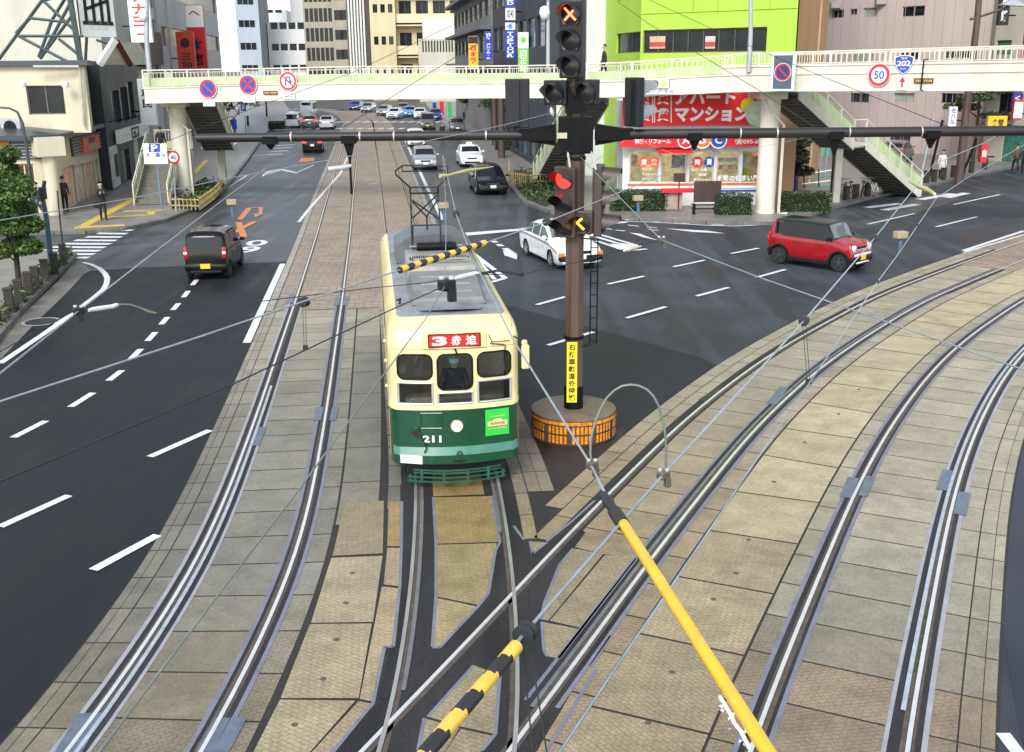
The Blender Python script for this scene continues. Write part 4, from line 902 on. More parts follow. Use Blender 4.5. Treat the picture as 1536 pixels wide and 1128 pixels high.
def car_geo(kind, body_m, roof_m=None, hi=True):
    K = KINDS[kind]; L2 = K['L'] / 2; n = 64 if hi else 34
    xs = sorted(set([round(-L2 + K['L'] * i / n, 4) for i in range(n + 1)] + [-L2 + .02, L2 - .02, -L2 + .05, L2 - .05] + [round(q[0], 4) for q in K['top']]))
    xs = [x for i, x in enumerate(xs) if i == 0 or x - xs[i - 1] > .008]
    b = MB(); rows = []
    for x in xs:
        S = car_section(K, x); rows.append([(x, y, z) for y, z in S] + [(x, -y, z) for y, z in S[-2:0:-1]])
    b.sheet(rows, closed=True)
    for k, ro in ((0, rows[0]), (1, rows[-1])): b.add(ro, [tuple(range(len(ro))) if k else tuple(range(len(ro) - 1, -1, -1))])
    if roof_m is not None:
        for fi, f in enumerate(b.f):
            c = [sum(b.v[i][k] for i in f) / len(f) for k in range(3)]
            if c[2] > interp(K['belt'], c[0]) + .03 and K['cab'][0] - .1 < c[0] < K['cab'][1] + .02 and (c[2] > K['H'] - .13 or c[0] > -1.12): b.m[fi] = 1
    me = bpy.data.meshes.new('body'); me.from_pydata(b.v, [], b.f); me.polygons.foreach_set('material_index', b.m)
    for m in (body_m, roof_m or body_m, PLASTIC): me.materials.append(m)
    if hi:                                  # cut the wheel arches
        o = bpy.data.objects.new('body', me); COL.objects.link(o); cut = MB()
        for sx_ in (-1, 1):
            for s in (-1, 1): cut.lathe([(K['wr'] + .055, -.24), (K['wr'] + .055, .24)], 28, 0, Matrix.Translation((sx_ * K['wb'] / 2, s * (K['W'] / 2 - .1), K['wr'])) @ Matrix.Rotation(R(90), 4, 'X'))
        cm = bpy.data.meshes.new('cut'); cm.from_pydata(cut.v, [], cut.f); cm.materials.append(PLASTIC); co_ = bpy.data.objects.new('cut', cm); COL.objects.link(co_)
        md = o.modifiers.new('b', 'BOOLEAN'); md.operation = 'DIFFERENCE'; md.object = co_; md.solver = 'EXACT'
        dg = bpy.context.evaluated_depsgraph_get(); dg.update(); nm = bpy.data.meshes.new_from_object(o.evaluated_get(dg))
        bpy.data.objects.remove(o); bpy.data.objects.remove(co_); me = nm; me.name = 'body'
    me.polygons.foreach_set('use_smooth', [True] * len(me.polygons)); me.set_sharp_from_angle(angle=R(38))
    return me
def glass_patch(K, x0, x1, i0, i1, s=0, f0=0., f1=1., inset=.0, n=10):
    """patch on the car surface between section points i0..i1 (fractions f0,f1), pushed 5 mm out"""
    rows = []
    for k in range(n + 1):
        x = x0 + (x1 - x0) * k / n; S = car_section(K, x); A, B = Vector(S[i0]), Vector(S[i1]); row = []
        for t in [f0 + (f1 - f0) * q / 4 for q in range(5)]:
            p = A.lerp(B, t); row.append((x, s * (p.x + .006), p.y + .002))
        rows.append(row)
    return rows
def car(kind, label, loc, rz, pm, roof=None, cat='car', name='parked_car', group=None, hi=True, gl=None, plate=PLW, lights=False, tails=False, trim=False, rim=None, sign=False, stripe=False, scale=1., rack=False):
    K = KINDS[kind]; L2, hw = K['L'] / 2, K['W'] / 2; t = thing(name, label, cat, loc, rz, group); t.scale = (scale,) * 3
    o = bpy.data.objects.new('body', car_geo(kind, pm, roof, hi)); COL.objects.link(o); o.parent = t
    g_ = gl or CGL
    c0, c1 = K['cab']; P_ = [c0 + .10] + K['pil'] + [c1 - .10]
    for s in (-1, 1):
        for a, b_ in zip(P_[:-1], P_[1:]):
            g = MB(); g.sheet(glass_patch(K, a + .045, b_ - .045, 7, 8, s, .10, .95)); g.build('side_window', g_ if s else g_, t, smooth=60)
    def across(x0, x1, name_, lo=.90, extra=0):
        n = 8; rows = []
        for k in range(n + 1):
            x = x0 + (x1 - x0) * k / n; S = car_section(K, x); yw = S[9][0] * lo; zt = S[12][1]
            ze = S[9][1]; rows.append([(x + extra, yw * q, (S[10][1] if abs(q) > .8 else S[11][1] if abs(q) > .3 else zt) + .006) for q in (-1, -.93, -.8, -.4, 0, .4, .8, .93, 1)])
        m = MB(); m.sheet(rows); return m.build(name_, g_ if not (kind == 'boxy' and name_ == 'windscreen') else CGL2, t, smooth=60)
    ws = K['ws']; dxw = ws[1] - ws[0]
    across(ws[0] + dxw * .10, ws[1] - dxw * .08, 'windscreen')
    rw = K['rw']
    if abs(rw[0] - rw[1]) > .2: across(rw[1] + abs(rw[1] - rw[0]) * .1, rw[0] - .04, 'rear_window')
    else:                                  # upright tailgate glass
        xb = K['top'][1][0]; zb_, zt_ = K['top'][1][1] + .02, K['top'][2][1] - .02; xt = K['top'][2][0]; wb_ = hw * .80
        m = MB(); f = lambda z: xb + (xt - xb) * (z - K['top'][1][1]) / (K['top'][2][1] - K['top'][1][1]) - .03
        m.sheet([[(f(z) + .035 * (abs(q) > .9), q * wb_ * (1 - .06 * (z - zb_)), z) for q in (-1, -.92, 0, .92, 1)] for z in (zb_, (zb_ + zt_) / 2, zt_)]); m.build('rear_window', g_, t, smooth=60)
    for sx_ in (-1, 1):
        for s in (-1, 1):
            w = MB(); T_ = Matrix.Translation((sx_ * K['wb'] / 2, s * (hw - .095), K['wr'])) @ Matrix.Rotation(R(-90) * s, 4, 'X'); r = K['wr']
            w.lathe([(r * .6, -.085), (r * .95, -.09), (r, -.06), (r, .06), (r * .95, .088), (r * .66, .09), (r * .64, .05)], 26, 0, T_); wo = w.build('wheel', TYRE, t, smooth=35)
            m = MB(); m.lathe([(r * .655, .04), (r * .66, .078), (r * .60, .08), (r * .58, .045)], 26, 0, T_); m.lathe([(r * .16, .05), (r * .15, .082), (.01, .086)], 12, 0, T_)
            m.lathe([(r * .6, .028), (.01, .03)], 20, 1, T_)
            for q in range(5): m.box((0, r * .37, .062), (r * .2, r * .5, .03), 0, 0, T_ @ Matrix.Rotation(q * R(72), 4, 'Z'))
            m.build('rim', [rim or RIM, PLASTIC], wo, smooth=35)
    front = lambda z, d=0.: L2 - .02 + d
    zh = K['belt'][-2][1] if len(K['belt']) > 2 else .95
    for s in (-1, 1):
        h = MB()
        if kind == 'boxy': h.lathe([(.12, -.06), (.125, .05), (.10, .075), (.02, .085)], 20, 0, Matrix.Translation((L2 - .085, s * hw * .70, .83)) @ Matrix.Rotation(R(90), 4, 'Y'))
        elif kind == 'bus': h.box((L2 - .06, s * hw * .7, .85), (.14, .4, .2), 0, 0, ch=.04)
        else:
            pts = [(L2 - .075, s * hw * .50, zh - .05), (L2 - .19, s * hw * .925, zh - .015), (L2 - .36, s * hw * .945, zh + .06), (L2 - .14, s * hw * .54, zh + .035)]
            h.add([Vector(p) + Vector((.028, 0, -.055)) for p in pts] + [Vector(p) + Vector((.012, s * .0, .03)) for p in pts] + [Vector(p) + Vector((-.12, 0, -.02)) for p in pts], [(0, 1, 5, 4), (1, 2, 6, 5), (2, 3, 7, 6), (3, 0, 4, 7), (4, 5, 6, 7), (3, 2, 1, 0), (0, 8, 9, 1), (1, 9, 10, 2)])
        h.build('headlight', LENSON if lights else LENS, t, smooth=40)
        tl = MB(); zt = .78 if kind in ('sedan', 'wagon') else .92
        if kind in ('kei', 'boxy', 'minivan'): tl.box((-L2 + .05, s * hw * .885, zt + .02), (.12, .14, .40), 0, 0, ch=.03); tl.box((-L2 + .045, s * hw * .885, zt + .02), (.125, .13, .10), 0, 1, ch=.02)
        else: tl.box((-L2 + .07, s * hw * .76, zt), (.15, .34, .16), 0, 0, ch=.03)
        tl.build('tail_light', [LREDON if tails else LRED, LENS], t, smooth=40)
        mr_ = MB(); mr_.box((c1 - .14, s * (hw + .09), K['belt'][1][1] + .10 if kind != 'bus' else 1.9), (.09, .17, .12), 0, 0, ch=.03); mr_.box((c1 - .14, s * (hw - .01), K['belt'][1][1] + .07), (.04, .09, .03)); mr_.build('mirror', PLASTIC if trim or kind == 'kei' else pm, t, smooth=40)
        if hi:
            hd = MB(); 
            for x in ([-.45, .55] if kind != 'bus' else [3.6]): hd.box((K['pil'][0] + .16 if x < 0 else K['pil'][-1] + .16, s * (hw + .005), K['belt'][0][1] - .17), (.15, .02, .025), ch=.008)
            hd.build('door_handle', pm, t)
            dl = MB()
            for x in K['pil'] + [c1 - .05]:
                dl.tube([(x, s * (car_section(K, x)[i][0] + .0015), car_section(K, x)[i][1]) for i in (2, 3, 4, 5, 6, 7)], .004, 4)
            dl.build('door_seam', PLASTIC, t)
    gr = MB(); gr.box((L2 - .04, 0, zh - .03), (.10, hw * .82, .10), 0, 0, ch=.02)
    if kind in ('sedan', 'wagon', 'hatch'): gr.box((L2 - .005, 0, zh - .0), (.03, hw * .8, .018), 0, 1); gr.box((L2 - .005, 0, zh - .05), (.03, hw * .78, .012), 0, 1)
    gr.box((L2 - .035, 0, .36), (.10, hw * 1.3, .14), 0, 0, ch=.03); gr.build('grille', [PLASTIC, CHROME], t)
    bp = MB()
    if stripe or trim or kind == 'kei':
        if kind == 'kei': bp.box((-L2 + .02, 0, .45), (.16, hw * 1.94, .26), 0, 1, ch=.05); bp.box((-L2 - .0, 0, .30), (.15, hw * 1.5, .10), 0, 0, ch=.03)
        else: b2 = MB(); b2.box((-L2 + .10, 0, .47), (.28, hw * 1.93, .22), 0, 0, ch=.07); b2.build('bumper', PLASTIC, t, smooth=40); bp.box((L2 - .10, 0, .45), (.28, hw * 1.93, .22), 0, 0, ch=.07)
        if kind == 'boxy': bp.box((L2 - .0, 0, .33), (.09, hw * 1.15, .07), 0, 2, ch=.03); bp.box((L2 + .0, 0, .60), (.07, hw * 1.5, .10), 0, 2, ch=.03); bp.box((L2 - .005, 0, .80), (.05, hw * .95, .022), 0, 2)
        bp.build('bumper', [PLASTIC, pm, LENS], t, smooth=40)
    np_ = MB(); np_.box((L2 + .045 if (trim or stripe) else L2 + .022, 0, .50), (.012, .33, .165)); write(np_, '12-34' if False else '・・-・・', (L2 + .053, 0, .48), (0, 1, 0), (0, 0, 1), .22, .02, 1); np_.build('number_plate', [plate, INKD], t)
    np2 = MB(); np2.box((-L2 - (.075 if kind == 'kei' else .045 if trim or stripe else .012), -.0, .50 if kind == 'kei' else .68 if kind != 'sedan' else .62), (.012, .33, .165)); np2.build('number_plate', plate, t)
    if trim:
        for sx_ in (-1, 1):
            for s in (-1, 1):
                a = MB(); rows = []
                for q in range(13):
                    th = R(-8 + 196 * q / 12); ring = []
                    for rr, yy in ((K['wr'] + .05, hw - .06), (K['wr'] + .05, hw + .018), (K['wr'] + .12, hw + .014), (K['wr'] + .125, hw - .05)): ring.append((sx_ * K['wb'] / 2 + rr * math.cos(th), s * yy, K['wr'] + rr * math.sin(th)))
                    rows.append(ring)
                a.sheet(rows); a.build('wheel_arch_trim', PLASTIC, t, smooth=40)
        for s in (-1, 1): q = MB(); q.box((0, s * (hw - .01), K['gc'] + .07), (K['wb'] - .8, .05, .14), 0, 0, ch=.02); q.build('side_sill', PLASTIC, t)
    if sign: q = MB(); q.box((.0, 0, K['H'] + .09), (.16, .42, .14), 0, 0, ch=.05); q.box((.0, 0, K['H'] + .015), (.12, .3, .05), 0, 1); q.build('roof_sign', [glow('taxi_sign', (1, .86, .6), .5), PLASTIC], t, smooth=40)
    if stripe:
        for s in (-1, 1):
            q = MB()
            for i0, w_ in ((5, 0), (4, 1)):
                rows = []
                for k in range(40):
                    x = -L2 + .25 + (K['L'] - .5) * k / 39; S = car_section(K, x); p = Vector(S[5]).lerp(Vector(S[6]), .55 - .5 * w_); d = .016 if w_ == 0 else .007
                    rows.append([(x, s * (p.x + .004), p.y - d), (x, s * (p.x + .004), p.y + d)])
                q.sheet(rows)
            q.build('side_stripe', PLASTIC, t)
        for s in (-1, 1): q = MB(); q.box((L2 - .07, s * hw * .86, .585), (.16, .20, .16), 0, 0, ch=.03); q.build('indicator', AMBER, t, smooth=40)
        wpx = MB(); wpx.tube([(1.16, -.4, 1.0), (.75, .3, 1.27)], .008, 5); wpx.build('wiper', PLASTIC, t)
    return t
def heading(a, b): d = Vector(b) - Vector(a); return math.atan2(d.y, d.x)
ST = heading((0, 0), (-.127, .992)); 
BLACKP = mat('car_paint_black', (.0045, .0048, .0055), .16, 0, 0, spec=.3, coat=.12); REDP = paint('red', (.30, .006, .010), .2); WHP = paint('white', (.74, .75, .74)); SILV = mat('car_paint_silver', (.42, .43, .43), .25, .6, .04, coat=.5); BLUEP = paint('blue', (.01, .03, .22)); LBLUE = paint('pale_blue', (.06, .28, .55)); GREYP = paint('grey', (.10, .105, .11))
REDROOF = mat('car_paint_roof_black', (.010, .012, .016), .2, 0, 0, spec=.35, coat=.15)
a_, c_3 = G(288, 413), G(341, 413)
car('kei', 'small black boxy hatchback with yellow rear plate driving away up the left lane', ((a_.x + c_3.x) / 2 + .05, (a_.y + c_3.y) / 2 + .75, .01), ST - .06, BLACKP, name='boxy_hatchback', plate=PLY, rim=RIMD)
q0, q1 = G(1167, 396.5), G(1251.5, 410)
car('boxy', 'small red boxy car with black roof and yellow front plate crossing the junction', ((q0.x + q1.x) / 2 + .62, (q0.y + q1.y) / 2 + .62, .01), heading(q0, q1) + .06, REDP, REDROOF, name='small_suv', plate=PLY, trim=True, lights=False, rim=RIMD)
q0, q1 = G(803, 385), G(838, 401)
car('sedan', 'white taxi saloon with black side stripes turning behind the signal mast', ((q0.x + q1.x) / 2 + .46, (q0.y + q1.y) / 2 + .30, .01), heading(q0, q1) - .02, WHP, name='taxi', cat='taxi', stripe=True, gl=mat('car_glass_green', (.10, .14, .13), .05, 0, 0, spec=.9), rim=RIM)
g_ = G(733, 293); car('wagon', 'glossy black estate car with chrome grille heading towards the junction', (g_.x - .1, g_.y + 2.1, .01), ST + math.pi + .03, BLACKP, name='estate_car', rim=RIM)
FARG = 'cars in the street beyond the footbridge'
FAR = [('hatch', 'silver hatchback second behind the black estate in the oncoming lane beside the tram tracks', 639, 256, 1, SILV, {}), ('sedan', 'white taxi with yellow roof sign following the black estate car', 708, 251, 1, WHP, dict(sign=True, cat='taxi', name='taxi')),
 ('hatch', 'black car with glowing red tail lights driving away left of the tracks', 469, 230, 0, BLACKP, dict(tails=True)), ('hatch', 'white car half hidden behind the dark gantry beam, tail of the oncoming queue', 625, 221, 1, WHP, {}),
 ('minivan', 'white minivan seen from behind near the left pavement', 440, 192, 0, WHP, {}), ('bus', 'white minibus seen from behind farther up the left lane', 463, 176, 0, WHP, dict(cat='bus', name='minibus', scale=.75)),
 ('hatch', 'dark car with orange tail lights next to a white saloon at the far crossing', 466, 193, 0, GREYP, dict(tails=True)), ('sedan', 'white saloon driving away beside the tracks at the far crossing', 491, 194, 0, WHP, {}),
 ('hatch', 'silver car stopped at the far crossing right of the rails', 553, 169, 1, SILV, {}), ('hatch', 'dark silver car between the blue car and the white saloons at the far crossing', 577, 174, 1, SILV, {}),
 ('sedan', 'white saloon waiting at the right side of the far crossing', 594, 179, 1, WHP, {}), ('hatch', 'pale blue hatchback in the far queue on the right', 616, 176, 1, LBLUE, {}), ('sedan', 'white car beside the pale blue hatchback in the far queue', 631, 179, 1, WHP, {}),
 ('sedan', 'blue saloon at the right end of the far crossing', 655, 181, 1, BLUEP, {}), ('minivan', 'dark minivan with yellow plate passing over the far crossing', 643, 195, 1, GREYP, dict(plate=PLY)), ('hatch', 'grey car parked close to the right pavement near the far crossing', 688, 199, 1, GREYP, {}), ('hatch', 'dark blue car at the head of the far queue beside the curving rails', 535, 166, 1, BLUEP, {}), ('hatch', 'dark car squeezed behind the pale blue hatchback', 606, 170, 1, GREYP, {})]
for kd, lb, u, v, oncoming, pm, kw in FAR:
    g_ = G(u, v); sc_ = 1.0; dx = 2.0 if oncoming else 1.9
    bend = .0 if g_.y < 110 else (-.25 if oncoming and u < 600 else -.05)
    car(kd, lb, (g_.x - .127 * dx, g_.y + dx * .99, .01), ST + (math.pi if oncoming else 0) + bend, pm, **{**dict(name='passenger_car', group=FARG, hi=False, lights=False), **kw})
g_ = G(1352, 247); car('hatch', 'dark hatchback with red tail lamp parked behind the right-hand stairs', (g_.x, g_.y + 1, .14), R(60), GREYP, name='parked_hatchback', hi=False)
# ================================================================ SIGNAL MAST, GANTRY BEAM, SIGNALS
MBR = mat('mast_brown', (.120, .072, .050), .55, .1, .22, 2.2, streak=.12, dirt=(.05, .034, .027)); SIGD = mat('signal_housing', (.015, .0165, .019), .5, .0, .12, 5, spec=.3)
SIGB = mat('signal_brown', (.060, .042, .036), .5, .1, .12, 5); HOODI = mat('hood_dark', (.012, .012, .012), .6, 0, 0); HOODG = mat('hood_grey', (.22, .23, .24), .45, 0, .08)
LOFF = mat('lens_off', (.02, .018, .018), .25, 0, .2, 30); REDON = glow('signal_red_on', (1, .02, .015), 2.2); XON = glow('signal_cross_on', (1, .11, .03), 3.2); YON = glow('signal_arrow_on', (1, .42, .02), 3.0)
BEAMM = mat('gantry_beam_dark', (.024, .021, .020), .5, .2, .2, 2, dirt=(.018, .016, .016)); ORR = mat('reflector_orange', (.85, .32, .02), .22, 0, .22, 14, dirt=(.42, .12, .01)); BRN = mat('drum_brown', (.095, .055, .04), .55, 0, .15)
DTOP = mat('drum_top', (.165, .125, .085), .55, 0, .2, 3); YLAB = mat('label_yellow', (.85, .74, .02), .5, 0, .03); INK = mat('ink_black', (.012, .012, .012), .6, 0, 0); IRON = mat('iron_black', (.007, .007, .0075), .55, 0, .1, spec=.12)
MX, MY = 1.21, 20.11; ZA = lambda v: PY(862, v, MY - .17).z
mast = thing('signal_mast', 'brown octagonal signal mast with yellow vertical notice rising from the orange reflector drum', 'signal mast', (MX, MY, .5))
m = MB(); m.lathe([(.185, .54), (.178, 9.4)], 8, 0, Matrix.Translation((MX, MY, 0)) @ Matrix.Rotation(R(22.5), 4, 'Z')); m.build('mast_post', MBR, mast, True, smooth=20)
m = MB(); m.lathe([(.20, .545), (.197, 1.0)], 8, 0, Matrix.Translation((MX, MY, 0)) @ Matrix.Rotation(R(22.5), 4, 'Z')); m.build('base_collar', IRON, mast, True)
for v in (508, 238): m = MB(); m.lathe([(.195, -.03), (.2, 0), (.195, .03)], 16, 0, Matrix.Translation((MX, MY, ZA(v)))); m.build('clamp_band', IRON, mast, True)
zt, zb = ZA(513), ZA(603); m = MB(); yf = MY - .185; cx = MX - .045
m.box((cx, yf - .004, (zt + zb) / 2), (.20, .012, zt - zb)); write(m, '右折車軌道外待機', (cx, yf - .0115, (zt + zb) / 2), (1, 0, 0), (0, 0, 1),   .135, (zt - zb) * .96, 1, .028, vertical=True); m.build('notice_strip', [YLAB, INK], mast, True)
m = MB(); lx = MX + .30
for dx in (0, .13): m.tube([(MX + .15, MY - .12, ZA(358)), (lx + dx, MY - .14, ZA(360)), (lx + dx, MY - .14, ZA(515)), (MX + .15 + dx * .4, MY - .13, ZA(521))], .014, 6)
for k in range(9): z = ZA(372) + (ZA(512) - ZA(372)) * k / 8; m.tube([(lx, MY - .14, z), (lx + .13, MY - .14, z)], .01, 5)
m.build('ladder', IRON, mast, True)
dz = .54; dr = thing('mast_base_drum', 'round drum base ringed with rows of orange reflectors under the signal mast', 'reflector drum', (MX, MY, 0)); rd = .85
m = MB(); m.lathe([(rd - .03, 0), (rd - .02, .06), (rd - .02, dz - .012), (rd - .03, dz)], 56, 0); m.build('drum_body', BRN, dr, smooth=30)
m = MB(); m.lathe([(rd - .012, dz - .03), (rd - .012, dz), (rd - .04, dz + .012), (.01, dz + .014)], 56, 0); m.build('drum_cap', DTOP, dr, smooth=30)
def ring_reflect(z0, z1, n, w, nm):
    m = MB()
    for i in range(n):
        a = 2 * math.pi * i / n; d = math.pi / n * w
        if i % 6 == 0 and w < .9: continue
        P = [(math.cos(t), math.sin(t)) for t in (a - d, a + d)]
        m.quad((P[0][0] * rd, P[0][1] * rd, z0), (P[1][0] * rd, P[1][1] * rd, z0), (P[1][0] * rd, P[1][1] * rd, z1), (P[0][0] * rd, P[0][1] * rd, z1))
    m.lathe([(rd - .015, z0 - .012), (rd + .004, z0 - .012), (rd + .004, z0 - .002), (rd - .015, z0 - .002)], 48, 1); m.build(nm, [ORR, BRN], dr)
ring_reflect(.435, .50, 24, .94, 'reflector_band'); ring_reflect(.26, .41, 66, .66, 'reflector_row'); ring_reflect(.065, .225, 66, .66, 'reflector_row')

def signal(label, loc, rz, n, lit=None, house=SIGD, hood_in=None, name='traffic_signal', horiz=False, tilt=0, mark=None, hoodm=None, cat='traffic signal'):
    """n lenses stacked, facing local +X"""
    t = thing(name, label, cat, loc, rz); s = .435
    h = MB(); hh = s * n
    if horiz: h.box((-.07, 0, 0), (.15, hh, s), 0, 0, ch=.02)
    else: h.box((-.07, 0, 0), (.15, s, hh), 0, 0, ch=.02)
    for k in range(1, n): z = hh / 2 - s * k; h.box((.0, 0, z), (.014, s * .98, .012), 0, 1) if not horiz else h.box((0, z, 0), (.014, .012, s * .98), 0, 1)
    h.box((-.16, 0, 0), (.06, .10, hh * .9 if not horiz else .1), 0, 0); h.build('housing', [house, HOODI], t)
    for k in range(n):
        c = hh / 2 - s * (k + .5); cy, cz = (c, 0) if horiz else (0, c)
        l = MB(); M_ = Matrix.Translation((.0, cy, cz)) @ Matrix.Rotation(R(90), 4, 'Y'); l.lathe([(.175, -.01), (.173, .012), (.10, .03), (.01, .036)], 24, 0, M_); on = lit and lit[k]
        l.build('lens', on if on and not mark else LOFF, t, smooth=50)
        o_ = MB(); r = .185; nn = 22; rows = []
        for dx, dr_ in ((0, 0), (.34, .004)):
            row = []
            for q in range(nn + 1):
                a = R(-55 + 290 * q / nn); sa = math.sin(a); cut = dx * (1 if sa > .25 else max(.10, .42 + sa * 1.2) if sa > -.5 else .10)
                row.append((cut, cy + (r + dr_) * math.cos(a), cz + (r + dr_) * math.sin(a) - (.03 if dx else 0)))
            rows.append(row)
        o_.sheet(rows, 0); o_.sheet([[(x, cy + (y - cy) * .97, cz + (z - cz) * .97) for x, y, z in rw] for rw in rows], 1)
        o_.build('hood', [hoodm or house, hood_in or HOODI], t, smooth=60)
        if mark and mark[k]:
            e = MB()
            for a, b_ in mark[k][0]: e.box((.045, cy + (a[0] + b_[0]) / 2, cz + (a[1] + b_[1]) / 2), (.012, math.dist(a, b_), .034), 0, 0, None) if False else bar2(e, (.045, cy + a[0], cz + a[1]), (.045, cy + b_[0], cz + b_[1]), .036, (1, 0, 0))
            e.build('lit_mark', mark[k][1], t)
    return t
def sloc(u, v, Y): p = PY(u, v, Y); return (p.x, p.y, p.z)
XM = ([((-.105, -.105), (.105, .105)), ((-.105, .105), (.105, -.105))], XON)
signal('black three lens tram signal topping the mast with a glowing orange cross', sloc(856, 60, MY - .28), R(-113), 3, mark=[XM, None, None], name='tram_signal', hoodm=SIGD, hood_in=HOODG)
signal('single unlit black signal lens left of the mast, below the orange cross signal', sloc(832, 139, MY - .26), R(-113), 1, name='tram_signal', hood_in=HOODG)
signal('single unlit black signal lens right of the mast, above the gantry beam', sloc(879, 138, MY - .26), R(-113), 1, name='tram_signal', hood_in=HOODG)
signal('brown three lens traffic signal with the red lamp lit, halfway up the mast', sloc(846, 304, MY - .25), R(-124), 3, lit=[REDON, None, None], house=SIGB)
AR = ([((.06, .11), (-.06, .0)), ((-.06, .0), (.07, -.12))], YON)
signal('small brown signal with glowing yellow left arrow low on the mast', sloc(871, 334, MY - .28), R(-106), 1, mark=[AR], house=SIGB, name='arrow_signal')
signal('brown three lens signal right of the mast, seen side-on with hoods pointing right', sloc(904, 300, MY - .05), R(-12), 3, house=SIGB)
signal('dark grey two lens signal seen from behind on the gantry beam left of the mast', sloc(777, 155, MY), R(82), 2, hoodm=HOODG)
signal('dark grey two lens signal right of the mast with pale hoods pointing right', sloc(956, 153, MY), R(28), 2, hoodm=HOODG)
for u, v0, v1, lb in ((851, 224, 258, 'cream strut holding the red traffic signal to the mast'), (886, 224, 255, 'cream strut holding the brown side facing signal to the mast')):
    m = MB(); a, b_ = PY(u, v0, MY - .2), PY(u + (5 if u < 860 else 8), v1, MY - .3); m.tube([a, b_], .022, 6); one('signal_strut', m, mat('strut_cream', (.50, .46, .36), .5), lb, 'strut')
bz = ZA(202) ; bz = PY(862, 202, MY).z
gb = thing('gantry_beam', 'long dark round gantry beam crossing the whole junction from the signal mast', 'gantry beam', (MX, MY, bz))
xl, xr = PY(295, 200, MY).x, PY(1536, 201, MY).x + 3
m = MB(); m.tube([(xl, MY, bz), (xl + .3, MY, bz), (MX - 1.0, MY, bz)], [.075, .08, .088], 16); m.build('beam_tube', BEAMM, gb, True, smooth=40)
m = MB(); m.tube([(MX + 1.0, MY, bz), (xr, MY, bz)], .092, 16); m.build('beam_tube', BEAMM, gb, True, smooth=40)
m = MB(); m.box((MX, MY, bz), (.62, .46, .66), 0, 0, ch=.02)
for s in (-1, 1):
    m.prism([(0, 0)] * 0 or [(MX + s * .36, MY - .12), (MX + s * 1.05, MY - .08), (MX + s * 1.05, MY + .08), (MX + s * .36, MY + .12)][::s], bz - .10, bz + .11)
    m.add([(MX + s * .36, MY - .02, bz - .2), (MX + s * .36, MY + .02, bz - .2), (MX + s * .36, MY + .02, bz + .2), (MX + s * .36, MY - .02, bz + .2), (MX + s * .95, MY - .02, bz - .1), (MX + s * .95, MY + .02, bz - .1), (MX + s * .95, MY + .02, bz + .1), (MX + s * .95, MY - .02, bz + .1)], [(0, 4, 7, 3), (1, 2, 6, 5), (3, 7, 6, 2), (0, 1, 5, 4)])
for z in (-.27, -.15, 0, .15, .27): m.box((MX - .12, MY - .235, bz + z), (.07, .02, .05)); m.box((MX + .14, MY - .235, bz + z), (.07, .02, .05))
m.box((MX - .02, MY - .1, bz + .62), (.36, .3, .45)); m.box((MX - .26, MY - .24, bz), (.18, .02, .10), 0, 1); m.build('mast_bracket', [IRON, mat('tag_cream', (.5, .44, .3), .6)], gb, True)
for u in (437, 540, 591, 729, 1110, 1165, 1273, 1381):
    m = MB(); x = PY(u, 202, MY).x; m.lathe([(.097, -.012), (.097, .012)], 14, 0, Matrix.Translation((x, MY, bz)) @ Matrix.Rotation(R(90), 4, 'Y')); m.build('clamp_band', ALU, gb, True)
for u, drop in ((405, .22), (523, 1.05), (1042, .3), (1253, 1.1), (1397, .3)):
    x = PY(u, 202, MY).x; m = MB(); m.box((x, MY, bz - .05), (.26, .24, .14)); m.add([(x - .10, MY - .06, bz - .1), (x + .10, MY - .06, bz - .1), (x + .02, MY - .02, bz - min(.42, drop)), (x - .02, MY - .02, bz - min(.42, drop)), (x - .10, MY + .06, bz - .1), (x + .10, MY + .06, bz - .1), (x + .02, MY + .02, bz - min(.42, drop)), (x - .02, MY + .02, bz - min(.42, drop))], [(0, 1, 2, 3), (4, 7, 6, 5), (0, 3, 7, 4), (1, 5, 6, 2)])
    if drop > .5: m.tube([(x, MY, bz - .4), (x, MY, bz - drop)], .022, 8)
    m.build('hanger_bracket', IRON, gb, True)
x = PY(527, 240, MY).x; m = MB(); m.tube([(x, MY - .02, bz - .52), (x - .12, MY - .05, bz - .55), (x - .42, MY - .1, bz - .58)], [.03, .045, .05], 10); m.build('arm_insulator', mat('porcelain', (.42, .44, .44), .3, 0, .1), gb, True, smooth=60)

# ================================================================ OVERHEAD WIRES
WC = mat('wire_galvanised', (.33, .39, .43), .4, .3, .12, 9); WD = mat('wire_dark', (.028, .028, .028), .6, .2, .1); WG = mat('wire_greenish', (.20, .24, .20), .5, .2, .12, 7)
WHI = mat('insulator_white', (.62, .62, .58), .4, 0, .12, 8); YT = mat('tube_yellow', (.88, .47, .012), .45, 0, .10, 9, dirt=(.62, .40, .05)); SY = mat('sleeve_yellow', (.85, .52, .07), .5, 0, .08, 9); SB = mat('sleeve_black', (.022, .022, .024), .6, 0, .08)
def W3(p): return PY(p[0], p[1], p[2][0]) if len(p) > 2 and isinstance(p[2], tuple) else G(p[0], p[1], p[2] if len(p) > 2 else 5.3)
def wire(label, pts, r=.008, m=WC, sag=0, n=6):
    P = [W3(p) for p in pts]; Q = []
    for a, b_ in zip(P[:-1], P[1:]): Q += [a.lerp(b_, k / 4) for k in range(4)]
    Q.append(P[-1]); b = MB(); b.tube(Q, r * .78, n); return one('overhead_wire', b, m, label, 'wire', smooth=60)
wire('pale contact wire sweeping from the left edge over the left road', [(-40, 592), (120, 465), (240, 372), (345, 292), (399, 252)], .0085)
wire('pale contact wire from the large striped sleeve past the red car to the upper right', [(630, 1142), (785, 952), (995, 712), (1206, 481), (1312, 357), (1400, 247), (1479, 213), (1545, 172, (27.,))], .0085)
